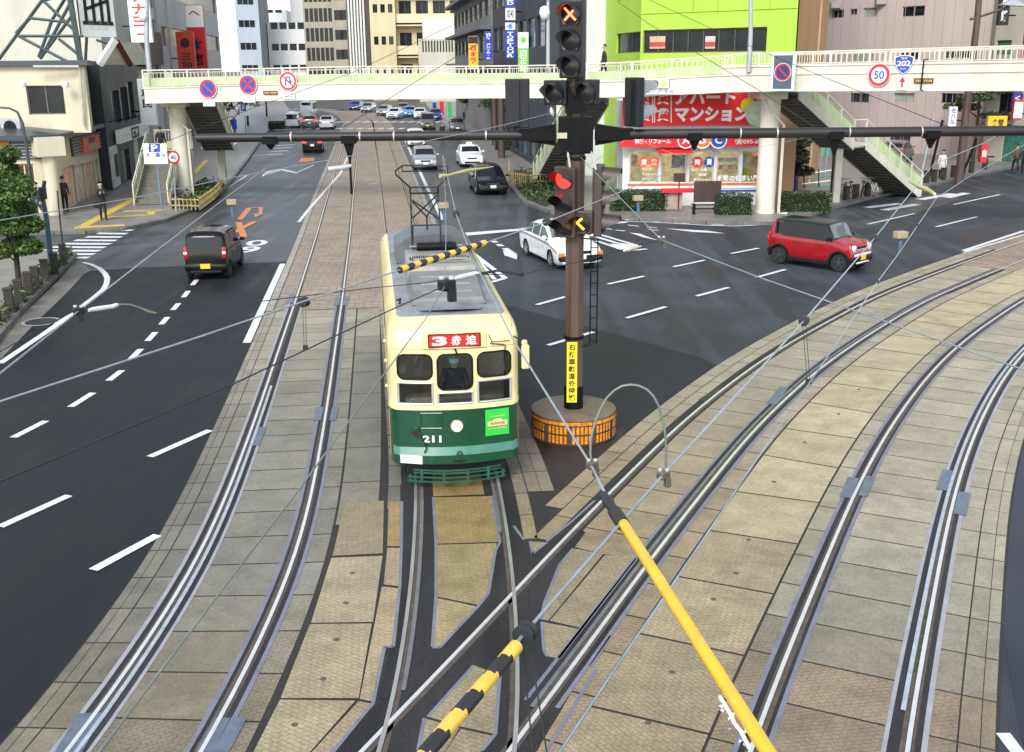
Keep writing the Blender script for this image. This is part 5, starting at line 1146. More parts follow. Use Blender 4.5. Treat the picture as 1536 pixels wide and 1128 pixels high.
wire('pale contact wire from the tram roof down to the black ferrule of the yellow tube', [(664, 233), (684, 321), (708, 385), (770, 510), (885, 695), (912, 748)], .0085)
wire('thin lower wire running beside the right track and rising past the wood block', [(838, 1130, 4.9), (949, 964, 4.9), (1042, 828, 4.9), (1136, 688, 4.95), (1231, 550, 5.), (1316, 423, 5.1), (1348, 380, 5.1), (1404, 298, 5.2), (1449, 268, 5.2), (1545, 212, 5.2)], .0065, WC)
wire('thin greenish wire slanting from the fitting over the tram roof to the lower left', [(667, 430), (637, 480), (540, 609), (448, 735), (359, 850), (149, 1128), (120, 1166)], .006, WG)
wire('pale span wire rising from the left edge through the striped sleeve to the signal mast', [(-30, 612, 5.35), (300, 505, 5.35), (456, 452, 5.35), (603, 404, 5.35), (726, 365, 5.35), (820, 333, 5.35), (1041, 243, 5.35)], .0085)
wire('dark span wire from the left edge to the fitting above the tram roof', [(-30, 735), (350, 576), (575, 470), (660, 432)], .006, WD)
wire('thin dark wire from the left road insulator to the fitting above the tram roof', [(-20, 538), (60, 495), (110, 467), (135, 465), (181, 457), (213, 463), (234, 470), (350, 457), (547, 433), (640, 424)], .005, WD)
wire('wire with insulators between the tram roof fitting and the clamp beside the mast', [(640, 424), (700, 412), (784, 411), (880, 390), (940, 373), (992, 360)], .005, WD)
wire('pale wire descending from the mast past the clamp to the right edge', [(871, 236, (19.8,)), (992, 360), (1136, 415), (1336, 485), (1550, 560)], .007)
wire('thin pale wire from the left edge over the gantry beam to the disc insulator', [(-20, 334, (9.,)), (200, 297, (11.5,)), (350, 266, (13.5,)), (560, 228, (16.5,)), (749, 189, (19,)), (826, 170, (20,))], .007)
wire('dark wire crossing the footbridge from the far street to the top centre', [(190, 235, (26,)), (380, 162, (30,)), (531, 108, (30,)), (714, 21, (30,)), (790, -18, (30,))], .009, WD)
wire('dark wire rising from the gantry hanger over the small beige building', [(514, 192, (20.2,)), (656, 102, (27,)), (790, 22, (30,)), (830, -4, (31,))], .009, WD)
wire('dark wire slanting across the lime building down to the beam', [(915, -6, (33,)), (972, 35, (30,)), (1136, 134, (24,)), (1221, 190, (20.2,))], .009, WD)
wire('dark wire crossing the no parking board down to the beam end', [(965, -4, (33,)), (1136, 74, (28,)), (1249, 121, (25,)), (1426, 191, (20.2,))], .009, WD)
wire('slender vertical steady wire dropping from the junction over the pantograph', [(664, 235), (668, 290), (669, 354), (667, 424)], .005, WC)
wire('thin wire passing from the mast over the shop windows to the far right', [(880, 250, (20,)), (945, 205, (24,)), (1041, 243, (24,)), (1120, 225, (25,)), (1215, 205, (26,))], .005, WC)
def loop(label, p, q, drop_px): 
    b = MB(); a, c = G(*p, 5.27), G(*q, 4.97)
    for d in (-.012, .012): b.tube([a + Vector((d, 0, 0)), c + Vector((d * .7, 0, 0))], .0022, 5)
    b.box(c, (.035, .035, .03)); return one('wire_hanger', b, WD, label, 'wire hanger')
loop('twin thread hanger under the black spool on the left span wire', (456, 454), (458, 521), 0); loop('twin thread hanger under the black spool left of the right track', (1206, 483), (1213, 572), 0)
b = MB(); a = G(788, 955, 5.27)
for d, x in ((-.01, 800), (.01, 822)): b.tube([a + Vector((d, 0, 0)), PY(x, 1140, a.y - .12)], .003, 5)
one('wire_hanger', b, WD, 'twin thread hanger dropping from the large spool at the bottom', 'wire hanger')
def spool(label, u, v, along, k=1., z=5.3):
    c = G(u, v, z); d = (G(*along, z) - c).normalized(); M_ = Matrix.Translation(c) @ d.to_track_quat('Z', 'Y').to_matrix().to_4x4(); b = MB()
    b.lathe([(.012 * k, -.026 * k), (.036 * k, -.024 * k), (.036 * k, -.010 * k), (.020 * k, -.006 * k), (.020 * k, .006 * k), (.036 * k, .010 * k), (.036 * k, .024 * k), (.012 * k, .026 * k)], 22, 0, M_); return one('spool_insulator', b, SB, label, 'insulator', 'spool insulators on the overhead wires', smooth=40)
spool('large black spool insulator above the striped sleeve at the bottom', 788, 950, (995, 712)); spool('black spool insulator with hanger left of the right track', 1206, 481, (1312, 357)); spool('black spool insulator beside the red car', 1312, 357, (1400, 247)); spool('black spool insulator on the left span wire beside the tram', 456, 453, (603, 404), 1.1); spool('small black spool insulator over the black estate car', 684, 321, (708, 385), 1.2); spool('black spool insulator in front of the white taxi', 820, 333, (726, 365), 1.2, 5.35); spool('tiny black bead on the lower wire over the track curve', 1316, 423, (1348, 380), .5, 5.1); spool('tiny black bead on the lower wire near the wood block', 1376, 338, (1404, 298), .5, 5.15)
def tubebar(name, label, p, q, r, mats, stripes=0, z=5.3, slant=.5):
    a, c = G(*p, z), G(*q, z); b = MB(); d = c - a; up = Vector((0, 0, 1)); s_ = d.cross(up).normalized(); up = s_.cross(d).normalized(); L_ = d.length
    if stripes:
        n = 16; rows = stripes * 6
        for i in range(rows):
            for j in range(n):
                def P(i, j): t = 2 * math.pi * j / n; f = min(1, max(0, i / rows)); return a + d * f + (s_ * math.cos(t) + up * math.sin(t)) * r
                ph = (i / 6 + (j / n) * slant * (1 if j < n / 2 else 1)) % 2
                b.add([P(i, j), P(i, j + 1), P(i + 1, j + 1), P(i + 1, j)], [(3, 2, 1, 0)], 0 if ph < 1 else 1)
        for f in (0, 1): b.poly([a + d * f + (s_ * math.cos(2 * math.pi * j / n) + up * math.sin(2 * math.pi * j / n)) * r for j in range(n)], 1)
    else: b.tube([a.lerp(c, k / 8) for k in range(9)], r, 16)
    t = one(name, b, mats, label, 'sleeve', smooth=50); return t
tubebar('striped_sleeve', 'large yellow and black striped sleeve at the bottom edge', (774, 970), (628, 1142), .0235, [SY, SB], 6, slant=.9)
tubebar('striped_sleeve', 'slim yellow and black striped sleeve on the wire above the tram roof', (600, 405), (727, 364.5), .032, [SY, SB], 15, 5.35, slant=.3)
yt = thing('yellow_tube', 'long weathered yellow insulating tube with black ferrule reaching the bottom edge', 'insulating tube', G(1000, 900, 5.3)); o = tubebar('tube', None, (924, 768), (1180, 1172), .0215, YT); o.parent = yt; o.location = -Vector(yt.location); del o['category']
a, c = G(905, 742, 5.3), G(934, 786, 5.3); m = MB(); m.tube([a, a.lerp(c, .3), a.lerp(c, .35), a.lerp(c, .55), a.lerp(c, .6), c], [.017, .025, .021, .021, .0285, .0285], 18); m.build('ferrule', SB, yt, True, smooth=40)
m = MB()
for f, r in ((.36, .033), ): p = G(924, 768, 5.3).lerp(G(1180, 1172, 5.3), f); d = (G(1180, 1172, 5.3) - G(924, 768, 5.3)).normalized(); m.lathe([(.0222, -.004), (.023, 0), (.0222, .004)], 18, 0, Matrix.Translation(p) @ d.to_track_quat('Z', 'Y').to_matrix().to_4x4())
m.build('joint_ring', mat('tape_pale', (.7, .5, .2), .6), yt, True)
m = MB(); base = [(1080, 1045), (1088, 1058), (1096, 1072), (1101, 1084), (1112, 1098), (1118, 1110), (1124, 1122)]
for i, (u, v) in enumerate(base):
    p = G(u, v, 5.285); k = .008 + .008 * random.random()
    for j in range(2): q = p + Vector((random.uniform(-.015, .015), random.uniform(-.02, .02), random.uniform(-.02, .02))); m.poly([q + Vector((random.uniform(-k, k), random.uniform(-k, k), random.uniform(-k, k))) for _ in range(4)])
m.tube([G(*q, 5.285) for q in base], .006, 5); m.build('torn_paper_tape', WHT, yt, True)
m = MB(); P_ = [PY(u, v, 4.62) for u, v in ((888, 697), (885.5, 680), (886, 662), (889, 646), (894, 630), (901, 613), (910, 597), (921, 586), (933, 579), (946, 577), (958, 578.5), (970, 584), (980, 594), (988, 609), (994, 629), (998, 652), (999.5, 680), (998, 710))]; m.tube(P_, .006, 7); one('jumper_cable', m, WG, 'thin jumper cable arching between two wire clamps in front of the drum', 'cable', smooth=60)
def clamp(label, u, v, k=1., z=5.3, m=None):
    c = G(u, v, z); b = MB(); b.box(c, (.06 * k, .05 * k, .045 * k), .6, 0, ch=.008 * k); b.box(c + Vector((.02 * k, -.02 * k, -.035 * k)), (.03 * k, .03 * k, .05 * k), .3, 0)
    for d in (-.018, .018): b.lathe([(.011 * k, 0), (.011 * k, .012 * k)], 8, 1, Matrix.Translation(c + Vector((d * k, 0, .02 * k))))
    return one('wire_clamp', b, [m or mat('clamp_bronze', (.16, .14, .10), .5, .4, .2, 20), mat('bolt_pale', (.7, .7, .68), .35, .5, 0)], label, 'wire clamp')
clamp('bronze wire clamp at the left foot of the arching jumper cable', 888, 697, .85); clamp('bronze wire clamp at the right foot of the arching jumper cable', 995, 712, .85); clamp('wire clamp at the meeting of two wires right of the mast', 992, 360, 1.3); clamp('dark wire clamp beside the left road insulator', 118, 466, 1.3, 5.3, DARKM); clamp('dark fitting where four wires meet above the tram roof', 670, 427, 2.2, 5.3, DARKM)
def ins(label, pts, radii, m=WHI, z=5.3):
    b = MB(); b.tube([G(*p, z) for p in pts], [.72 * q for q in radii], 12); return one('rod_insulator', b, m, label, 'insulator', smooth=60)
ins('white rod insulator on the wire over the left road', ((133, 465.5), (140, 464), (168, 460), (174, 458), (178, 457)), [.018, .026, .026, .026, .014]); ins('bent brown strain rod beside the white insulator over the left road', ((180, 457), (196, 457), (213, 463), (225, 468), (235, 470)), [.014, .012, .012, .016, .010], mat('rod_brown', (.14, .115, .08), .5, .2, .1))
ins('white rod insulator on the wire above the tram roof', ((682, 418), (690, 416), (712, 411), (718, 410)), [.02, .035, .035, .02]); ins('dark bent strain rod right of the tram roof insulator', ((724, 410), (745, 406), (765, 408), (784, 412)), [.02, .014, .014, .024], WD); ins('cream rod insulator on the wire between mast and clamp', ((936, 376), (941, 374.5), (953, 371.5), (957, 370)), [.015, .033, .033, .015], mat('insulator_cream', (.6, .57, .45), .4))
ins('pale rod insulator hanging over the left road near the pavement planter', ((395, 263), (404, 259), (424, 255), (445, 259), (470, 248)), [.02, .05, .02, .015, .015]); ins('yellow ended insulator near the black estate car', ((660, 264), (672, 263), (700, 256), (740, 250)), [.05, .03, .045, .012], mat('insulator_yellow', (.55, .48, .2), .5)); ins('yellow ended insulator above the right-hand stairs foot', ((1364, 272), (1378, 280), (1388, 283), (1402, 291)), [.02, .04, .05, .03], mat('insulator_yellow', (.55, .48, .2), .5))
def block(label, u, v):
    c = G(u, v, 5.25); b = MB(); b.box(c, (.13, .10, .075), .3, 0, ch=.008); b.tube([c + Vector((.0, 0, -.03)), c + Vector((.01, 0, -.2))], .022, 8, 1); return one('wood_block', b, [mat('block_wood', (.40, .31, .18), .7, 0, .15, 8), mat('block_blue', (.07, .14, .24), .6)], label, 'wire contactor')
block('wood contactor block over the left road by the painted arrow', 347, 303); block('wood contactor block beside the pantograph', 665, 308); block('wood contactor block right of the red car', 1351, 352); block('wood contactor block in front of the brown side facing signal', 957, 297)
c = PY(828, 168, 19.9); m = MB(); m.lathe([(.03, -.04), (.085, -.01), (.09, .01), (.03, .04)], 20, 0, Matrix.Translation(c) @ Matrix.Rotation(R(75), 4, 'Y')); one('disc_insulator', m, mat('porcelain_pale', (.62, .68, .68), .2, 0, .05), 'pale disc insulator on the beam bracket left of the mast', 'insulator', smooth=50)
# ================================================================ FOOTBRIDGE
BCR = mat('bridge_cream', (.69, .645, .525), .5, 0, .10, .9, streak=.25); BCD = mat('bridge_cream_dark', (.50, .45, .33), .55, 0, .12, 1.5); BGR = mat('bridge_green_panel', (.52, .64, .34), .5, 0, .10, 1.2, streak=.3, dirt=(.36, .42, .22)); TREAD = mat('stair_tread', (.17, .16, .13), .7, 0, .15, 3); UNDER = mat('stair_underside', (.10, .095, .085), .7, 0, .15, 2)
SB_ = mat('sign_blue', (.012, .06, .36), .4, 0, .03); SRED = mat('sign_red_ring', (.55, .025, .03), .4, 0, .03); SGREY = mat('sign_back_grey', (.10, .12, .15), .5, 0, .06); POLEG = mat('pole_grey', (.40, .42, .44), .4, .4, .08)
BL = [(228, 58., 155.6, 131.5, 105.5), (399, 56.9, 151.8, 125.5, 103), (531, 56., 149.5, 124.3, 100), (700, 54.8, 148, 123.8, 99.7), (831, 53.4, 147.4, 123.3, 98), (930, 52.4, 146.4, 120.5, 94), (1085, 50.8, 139.4, 112, 83.5)]
BR_ = [(1085, 50.8, 139.3, 99, 82.5), (1136, 49.8, 138.3, 97.5, 80), (1300, 47.1, 137.6, 94.5, 75.5), (1535, 43.2, 137.2, 90.5, 68.6)]
def st_of(L_): return [(PY(u, b_, Y), PY(u, g_, Y).z, PY(u, r_, Y).z) for u, Y, b_, g_, r_ in L_]
SL, SR = st_of(BL), st_of(BR_)
e0 = SR[-1][0] + (SR[-1][0] - SR[-2][0]) * .9; SR.append((e0, SR[-1][1] + .02, SR[-1][2] + .02))
e0 = SL[0][0] + (SL[0][0] - SL[1][0]) * .06; SL.insert(0, (e0, SL[0][1], SL[0][2]))
c_l, c_r = G(274, 300), G(1150, 325)
br = thing('footbridge', 'long cream footbridge with pale green railing panels spanning the whole street', 'footbridge', (c_l.x, c_l.y + .5, 0))
BWID = 2.6
def back(a, b_): d = (b_ - a); n = Vector((-d.y, d.x, 0)).normalized(); return n * (BWID if n.y > 0 else -BWID)
def deck(S, nm, ledge):
    m = MB()
    for (a, ga, ra), (b_, gb_, rb) in zip(S[:-1], S[1:]):
        bk = back(a, b_); 
        for off, sgn in ((Vector((0, 0, 0)), 1), (bk, -1)):
            A, B_ = a + off, b_ + off; q = bk.normalized() * .12 * sgn
            m.add([A, B_, B_ + q, A + q] + [Vector((p.x, p.y, z)) for p, z in ((A, ga), (B_, gb_), (B_ + q, gb_), (A + q, ga))], [(0, 1, 5, 4), (1, 2, 6, 5), (2, 3, 7, 6), (3, 0, 4, 7), (4, 5, 6, 7), (3, 2, 1, 0)])
            if ledge: 
                for f in ledge:
                    z = lambda p, g: p.z + (g - p.z) * f; o = bk.normalized() * -.05 * sgn
                    m.add([Vector((p.x, p.y, zz)) + d for p, zz in ((A, z(a, ga)), (B_, z(b_, gb_))) for d in (Vector((0, 0, 0)), o, o + Vector((0, 0, .05)), Vector((0, 0, .07)))], [(0, 4, 5, 1), (1, 5, 6, 2), (2, 6, 7, 3)])
        za, zb_ = ga - .12, gb_ - .12; i1 = bk.normalized() * .11; i2 = bk - i1
        m.add([Vector((p.x, p.y, z)) + i for p, z in ((a, a.z + .25), (b_, b_.z + .25), (a, za), (b_, zb_)) for i in (i1, i2)], [(0, 1, 3, 2), (4, 6, 7, 5)])
    return m.build(nm, BCR, br, True)
deck(SL, 'girder', (.02, .93)); deck(SR, 'girder', (.02, .63, .93))
m = MB(); (a, ga, ra) = SL[0]; bk = back(SL[0][0], SL[1][0]); m.add([Vector((p.x, p.y, z)) for p in (a, a + bk) for z in (a.z, ga)], [(0, 1, 3, 2)]); m.build('girder_end', BCR, br, True)
def railing(S, green, nm='railing'):
    for side in (0, 1):
        rl = MB(); pn = MB()
        for (a, ga, ra), (b_, gb_, rb) in zip(S[:-1], S[1:]):
            o = back(a, b_) * (side * .97 + .015); L_ = (b_ - a).length; n = max(1, round(L_ / 2.1)); d = (b_ - a) / n; yaw = math.atan2(d.y, d.x)
            for i in range(n + 1):
                p = a + d * i + o; z0, z1 = ga + (gb_ - ga) * i / n, ra + (rb - ra) * i / n
                rl.box((p.x, p.y, (z0 + z1) / 2), (.07, .07, z1 - z0), yaw)
                if i == n: continue
                p2 = p + d; z2, z3 = ga + (gb_ - ga) * (i + 1) / n, ra + (rb - ra) * (i + 1) / n
                rl.tube([Vector((p.x, p.y, z1)), Vector((p2.x, p2.y, z3))], .036, 6); h = z1 - z0
                for f in ((.06, .52, .84) if green else (.08, .84)): rl.tube([Vector((p.x, p.y, z0 + h * f)), Vector((p2.x, p2.y, z2 + (z3 - z2) * f))], .018, 4)
                nb = 10
                for k in range(1, nb):
                    q = p + d * k / nb; zz = z0 + (z2 - z0) * k / nb
                    rl.box((q.x, q.y, zz + h * (.68 if green else .46)), (.022, .022, h * (.34 if green else .78)), yaw)
                if green:
                    nrm = Vector((d.y, -d.x, 0)).normalized() * .012
                    for k in range(12):
                        A, B_ = p + d * (.03 + .94 * k / 12), p + d * (.03 + .94 * (k + .8) / 12); zz = z0 + (z2 - z0) * k / 12
                        pn.add([Vector((A.x, A.y, zz + h * .05)) + nrm, Vector((B_.x, B_.y, zz + h * .05)) + nrm, Vector((B_.x, B_.y, zz + h * .5)) + nrm, Vector((A.x, A.y, zz + h * .5)) + nrm], [(0, 1, 2, 3)])
                    A, B_ = p + d * .02, p + d * .98; pn.add([Vector((A.x, A.y, z0 + h * .04)), Vector((B_.x, B_.y, z2 + h * .04)), Vector((B_.x, B_.y, z2 + h * .51)), Vector((A.x, A.y, z0 + h * .51))], [(0, 1, 2, 3)])
        rl.build(nm, BCR, br, True)
        if green: pn.build('railing_panel', BGR, br, True)
railing(SL, True); railing(SR, False)
def column(p, zt, r=.46):
    c = MB(); c.lathe([(r * 1.05, 0), (r * 1.05, .15), (r, .16), (r, zt - .4), (r * 1.0, zt)], 28, 0, Matrix.Translation((p.x, p.y, .1))); o = c.build('column', BCR, br, True, smooth=30)
    c = MB(); c.box((p.x, p.y + .8, zt - .1), (1.3, 2.6, .45)); c.tube([(p.x - r - .1, p.y - .2, zt), (p.x - r + .2, p.y - .45, zt - .7), (p.x + r + .12, p.y - .35, zt - 1.5), (p.x + r + .12, p.y - .35, .15), (p.x + r + .5, p.y - .5, .15)], .07, 8); c.build('drain_pipe', BCR, br, True, smooth=40)
c_l = c_l + Vector((0, .46, 0)); c_r = c_r + Vector((0, .46, 0)); c_l.z = c_r.z = 0
column(c_l, 5.35); column(c_r, 5.75)
cm_ = G(838, 262); cm_.y += .4; column(Vector((cm_.x, cm_.y, 0)), 5.5, .42)
def flight(par, a, b_, w, n, under=True, panels=True, nm='stair_flight'):
    """stairs descending from a (top, centre line) to b_"""
    a, b_ = Vector(a), Vector(b_); d = Vector((b_.x - a.x, b_.y - a.y, 0)); run = d.length; u_ = d.normalized(); s_ = Vector((-u_.y, u_.x, 0)); yaw = math.atan2(u_.y, u_.x)
    t = MB(); dz_ = (b_.z - a.z) / n; tr = run / n
    for i in range(n):
        p = a + u_ * (tr * (i + .5)) + Vector((0, 0, dz_ * (i + .5))); t.box((p.x, p.y, p.z - .03), (tr + .04, w - .06, .06), yaw); t.box((p.x - u_.x * tr / 2, p.y - u_.y * tr / 2, p.z + dz_ * -.4), (.03, w - .06, abs(dz_)), yaw)
    t.build('steps', TREAD, par, True)
    st = MB(); rl = MB(); pn = MB(); up = Vector((0, 0, 1))
    for s in (-1, 1):
        o = s_ * (w / 2 * s); A, B_ = a + o, b_ + o; q = s_ * (.06 * s)
        st.add([p + up * z + k for p in (A, B_) for z in (-.34, .16) for k in (Vector((0, 0, 0)), q)], [(0, 1, 3, 2), (4, 6, 7, 5), (0, 4, 5, 1), (2, 3, 7, 6), (0, 2, 6, 4), (1, 5, 7, 3)])
        k = max(2, round(run / 1.1))
        for i in range(k + 1): p = A.lerp(B_, i / k); rl.box((p.x, p.y, p.z + .6), (.06, .06, 1.0), yaw)
        rl.tube([A + up * 1.1, B_ + up * 1.1], .035, 6); rl.tube([A + up * .86, B_ + up * .86], .018, 4)
        if panels: pn.add([A + up * .2, B_ + up * .2, B_ + up * .8, A + up * .8], [(0, 1, 2, 3)])
    st.build('stringer', BCR, par, True); rl.build('stair_rail', BCR, par, True)
    if panels: pn.build('stair_panel', BGR, par, True)
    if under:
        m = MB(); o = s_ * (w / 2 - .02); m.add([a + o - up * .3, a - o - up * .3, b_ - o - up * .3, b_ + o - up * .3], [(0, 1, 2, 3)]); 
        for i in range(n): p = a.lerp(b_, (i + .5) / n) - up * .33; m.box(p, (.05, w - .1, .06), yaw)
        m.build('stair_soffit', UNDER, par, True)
def landing(par, c, d, yaw, z):
    m = MB(); m.box((c[0], c[1], z - .1), (d[0], d[1], .2), yaw); m.build('landing', BCR, par, True)
g0, g1 = G(203, 311), G(252, 311)
sl = thing('staircase', 'near left cream staircase climbing from the yellow tactile paving to the footbridge', 'staircase', ((g0.x + g1.x) / 2, g0.y, .13)); bx, by = (g0.x + g1.x) / 2, g0.y
flight(sl, (bx - .55, by + 4.6, 2.5), (bx, by, .13), 1.75, 14); landing(sl, (bx - .75, by + 5.7), (2.4, 2.2), .12, 2.5)
m = MB()
for x in (-1.0, 1.0): m.tube([(bx - .6 + x, by + 6.7, 2.5), (bx - .6 + x, by + 6.7, 3.6)], .035, 6); m.tube([(bx - .6 + x, by + 6.7, .1), (bx - .6 + x, by + 6.7, 2.4)], .1, 8)
m.tube([(bx - 1.7, by + 6.75, 3.6), (bx + .5, by + 6.75, 3.6)], .035, 6)
for k in range(14): m.box((bx - 1.7 + k * .165, by + 6.75, 3.2), (.03, .03, .75))
m.build('landing_rail', BCR, sl, True); m = MB(); m.quad((bx - 1.7, by + 6.72, 2.55), (bx + .5, by + 6.72, 2.55), (bx + .5, by + 6.72, 2.98), (bx - 1.7, by + 6.72, 2.98)); m.build('landing_panel', BGR, sl, True)
sf = thing('staircase', 'left staircase seen from below, descending behind the round bridge column', 'staircase', (-17.6, 72, .13)); flight(sf, (-17.0, 60.6, 5.2), (-17.55, 65.6, 2.55), 1.7, 15); landing(sf, (-17.75, 66.6), (1.9, 2.0), .12, 2.55); mq = MB(); mq.box((-17.75, 66.8, 1.3), (.4, .4, 2.4)); mq.build('landing_post', BCR, sf, True)
rb_ = G(1357, 292); tp = Vector((12.9, 52.3, 5.75)); md_ = tp.lerp(Vector((rb_.x, rb_.y, .13)), .46)
sr = thing('staircase', 'right cream staircase with green side panels descending past the parked bicycles', 'staircase', (rb_.x, rb_.y, .13)); yw = math.atan2(rb_.y - tp.y, rb_.x - tp.x)
flight(sr, tp, (md_.x - .5 * math.cos(yw), md_.y - .5 * math.sin(yw), 3.15), 1.9, 15); landing(sr, (md_.x, md_.y), (1.3, 1.95), yw, 3.17); flight(sr, (md_.x + .55 * math.cos(yw), md_.y + .55 * math.sin(yw), 3.12), (rb_.x, rb_.y, .16), 1.9, 17)
m = MB(); k = G(1255, 308); m.box((k.x, k.y + .3, 1.5), (.34, .34, 3.0)); m.box((md_.x, md_.y, 2.98), (1.2, 1.7, .2), yw)
for s in (-1, 1):
    n_ = Vector((-math.sin(yw), math.cos(yw), 0)) * (.95 * s); m.tube([Vector((md_.x, md_.y, 4.27)) + n_ - Vector((math.cos(yw), math.sin(yw), 0)) * .6, Vector((md_.x, md_.y, 4.27)) + n_ + Vector((math.cos(yw), math.sin(yw), 0)) * .6], .035, 6)
m.build('landing_post', BCR, sr, True)
sm_ = thing('staircase', 'central staircase behind the signal mast leading down from the footbridge', 'staircase', (6.2, 66, .13)); flight(sm_, (4.2, 55.6, 5.4), (2.2, 66, .3), 1.6, 26)

# ---- signs and fittings on the bridge
def face(u, v):                                # point on the near bridge face
    S = SL if u < 1085 else SR
    for (a, *_), (b_, *_) in zip(S[:-1], S[1:]):
        p0, p1 = a, b_; s, z = onplane(u, v, p0, p1); L_ = (Vector((p1.x - p0.x, p1.y - p0.y))).length
        if -.02 <= s <= L_ + .02 or b_ is S[-1][0]:
            d = Vector((p1.x - p0.x, p1.y - p0.y, 0)).normalized(); n = Vector((d.y, -d.x, 0)); return Vector((p0.x, p0.y, 0)) + d * s + Vector((0, 0, z)) + n * .10, d, n
    return None
UP = Vector((0, 0, 1))
def round_sign(label, u, v, r, kind, plate=None):
    c, d, n = face(u, v); t = thing('road_sign', label, 'road sign', c); m = MB()
    M_ = Matrix.Translation(c) @ n.to_track_quat('Z', 'Y').to_matrix().to_4x4(); m.lathe([(r, -.02), (r, .0)], 32, 0, M_); m.box(c - n * .06, (.06, .10, .06), math.atan2(d.y, d.x), 0); m.build('sign_board', SGREY, t, True)
    m = MB(); e = lambda k: c + n * (.004 + .003 * k)
    if kind in ('park', 'stop'):
        disc(m, e(0), d, UP, r, 2); disc(m, e(1), d, UP, r * .95, 1); disc(m, e(2), d, UP, r * .74, 0); q = r * .62
        bar2(m, e(3) + (-d + UP) * q, e(3) + (d - UP) * q, r * .2, n, 1)
        if kind == 'stop': bar2(m, e(4) + (d + UP) * q, e(4) - (d + UP) * q, r * .2, n, 1)
    elif kind == 'uturn':
        disc(m, e(0), d, UP, r, 2); disc(m, e(1), d, UP, r * .95, 1); disc(m, e(2), d, UP, r * .72, 2); P_ = [(-.25, -.5), (-.25, .15), (-.12, .38), (.1, .4), (.25, .25), (.27, .0)]
        for a, b_ in zip(P_[:-1], P_[1:]): bar2(m, e(3) + d * (a[0] * r) + UP * (a[1] * r), e(3) + d * (b_[0] * r) + UP * (b_[1] * r), r * .16, n, 0)
        m.poly([e(4) + d * (x * r) + UP * (y * r) for x, y in ((.02, .02), (.28, -.32), (.52, .02))], 0); q = r * .6; bar2(m, e(5) + (-d + UP) * q, e(5) + (d - UP) * q, r * .16, n, 1)
    else:
        disc(m, e(0), d, UP, r, 2); disc(m, e(1), d, UP, r * .96, 1); disc(m, e(2), d, UP, r * .70, 2); write(m, kind, e(3), d, UP, r * .95, r * .72, 0, .02)
    m.build('sign_face', [SB_, SRED, WHT], t, True)
    if plate:
        m = MB(); q = c - UP * (r + .22) + n * .0; m.quad(q - d * .33 - UP * .17, q + d * .33 - UP * .17, q + d * .33 + UP * .17, q - d * .33 + UP * .17, 0); write(m, plate[0], q + UP * .07 + n * .004, d, UP, .5, .10, 1); write(m, plate[1], q - UP * .08 + n * .004, d, UP, .42, .10, 1); m.build('sign_plate', [WHT, mat('ink_blue', (.05, .07, .25))], t, True)
round_sign('round blue no parking sign with one red bar, leftmost on the footbridge', 313, 133, .49, 'park', ('ここから', 'ここまで')); round_sign('round blue no stopping sign with a red cross on the footbridge', 373, 127, .49, 'stop', ('ー路線バス', 'ここまで')); round_sign('round white no U-turn sign with blue hooked arrow on the footbridge', 433, 121.5, .48, 'uturn', ('8ー20', '時')); round_sign('round red ringed speed sign reading 50 on the footbridge', 1320, 112.5, .47, '50')
c, d, n = face(1357, 97); m = MB(); P_ = [(-.40, .30), (-.2, .37), (0, .385), (.2, .37), (.40, .30), (.38, .08), (.22, -.22), (0, -.38), (-.22, -.22), (-.38, .08)]
t = thing('road_sign', 'blue rounded triangle route 202 shield with a red arrow plate beneath', 'road sign', c); m.poly([c + d * x + UP * y for x, y in P_], 1); m.poly([c + n * .006 + d * (x * .92) + UP * (y * .92 + .0) for x, y in P_], 0); write(m, '202', c + n * .012 + UP * .05, d, UP, .56, .22, 1, .03); write(m, '国道', c + n * .012 + UP * .26, d, UP, .26, .10, 1); write(m, 'ROUTE', c + n * .012 - UP * .16, d, UP, .24, .07, 1); m.build('shield', [SB_, WHT], t, True)
m = MB(); q = c - UP * .72; m.quad(q - d * .2 - UP * .30, q + d * .2 - UP * .30, q + d * .2 + UP * .30, q - d * .2 + UP * .30, 1); bar2(m, q - UP * .2 + n * .005, q + UP * .05 + n * .005, .08, n, 0); m.poly([q + n * .006 + d * x + UP * y for x, y in ((-.13, .02), (.13, .02), (0, .26))], 0); m.build('arrow_plate', [SRED, WHT], t, True)
c, d, n = face(1182, 108); c = c + n * .5; t = thing('variable_sign', 'large white framed no parking display board on the footbridge above the right stairs', 'sign board', c); m = MB(); m.box(c, (1.08, .14, 1.62), math.atan2(d.y, d.x), 0, ch=.03); m.box(c - n * .2 - UP * .5, (.9, .3, .1), math.atan2(d.y, d.x), 1); m.build('display_case', [mat('sign_pale_blue', (.62, .74, .84), .4), IRON], t, True)
m = MB(); e = lambda k: c + n * (.074 + .004 * k); m.quad(e(0) - d * .42 - UP * .71, e(0) + d * .42 - UP * .71, e(0) + d * .42 + UP * .71, e(0) - d * .42 + UP * .71, 0); disc(m, e(1), d, UP, .385, 2); disc(m, e(2), d, UP, .365, 1); disc(m, e(3), d, UP, .29, 3); bar2(m, e(4) + (-d + UP) * .25, e(4) + (d - UP) * .25, .075, n, 1); m.build('display_face', [mat('display_slate', (.07, .10, .13), .35), mat('display_red', (.48, .03, .06), .4), WHT, mat('display_navy', (.03, .03, .12), .4)], t, True)
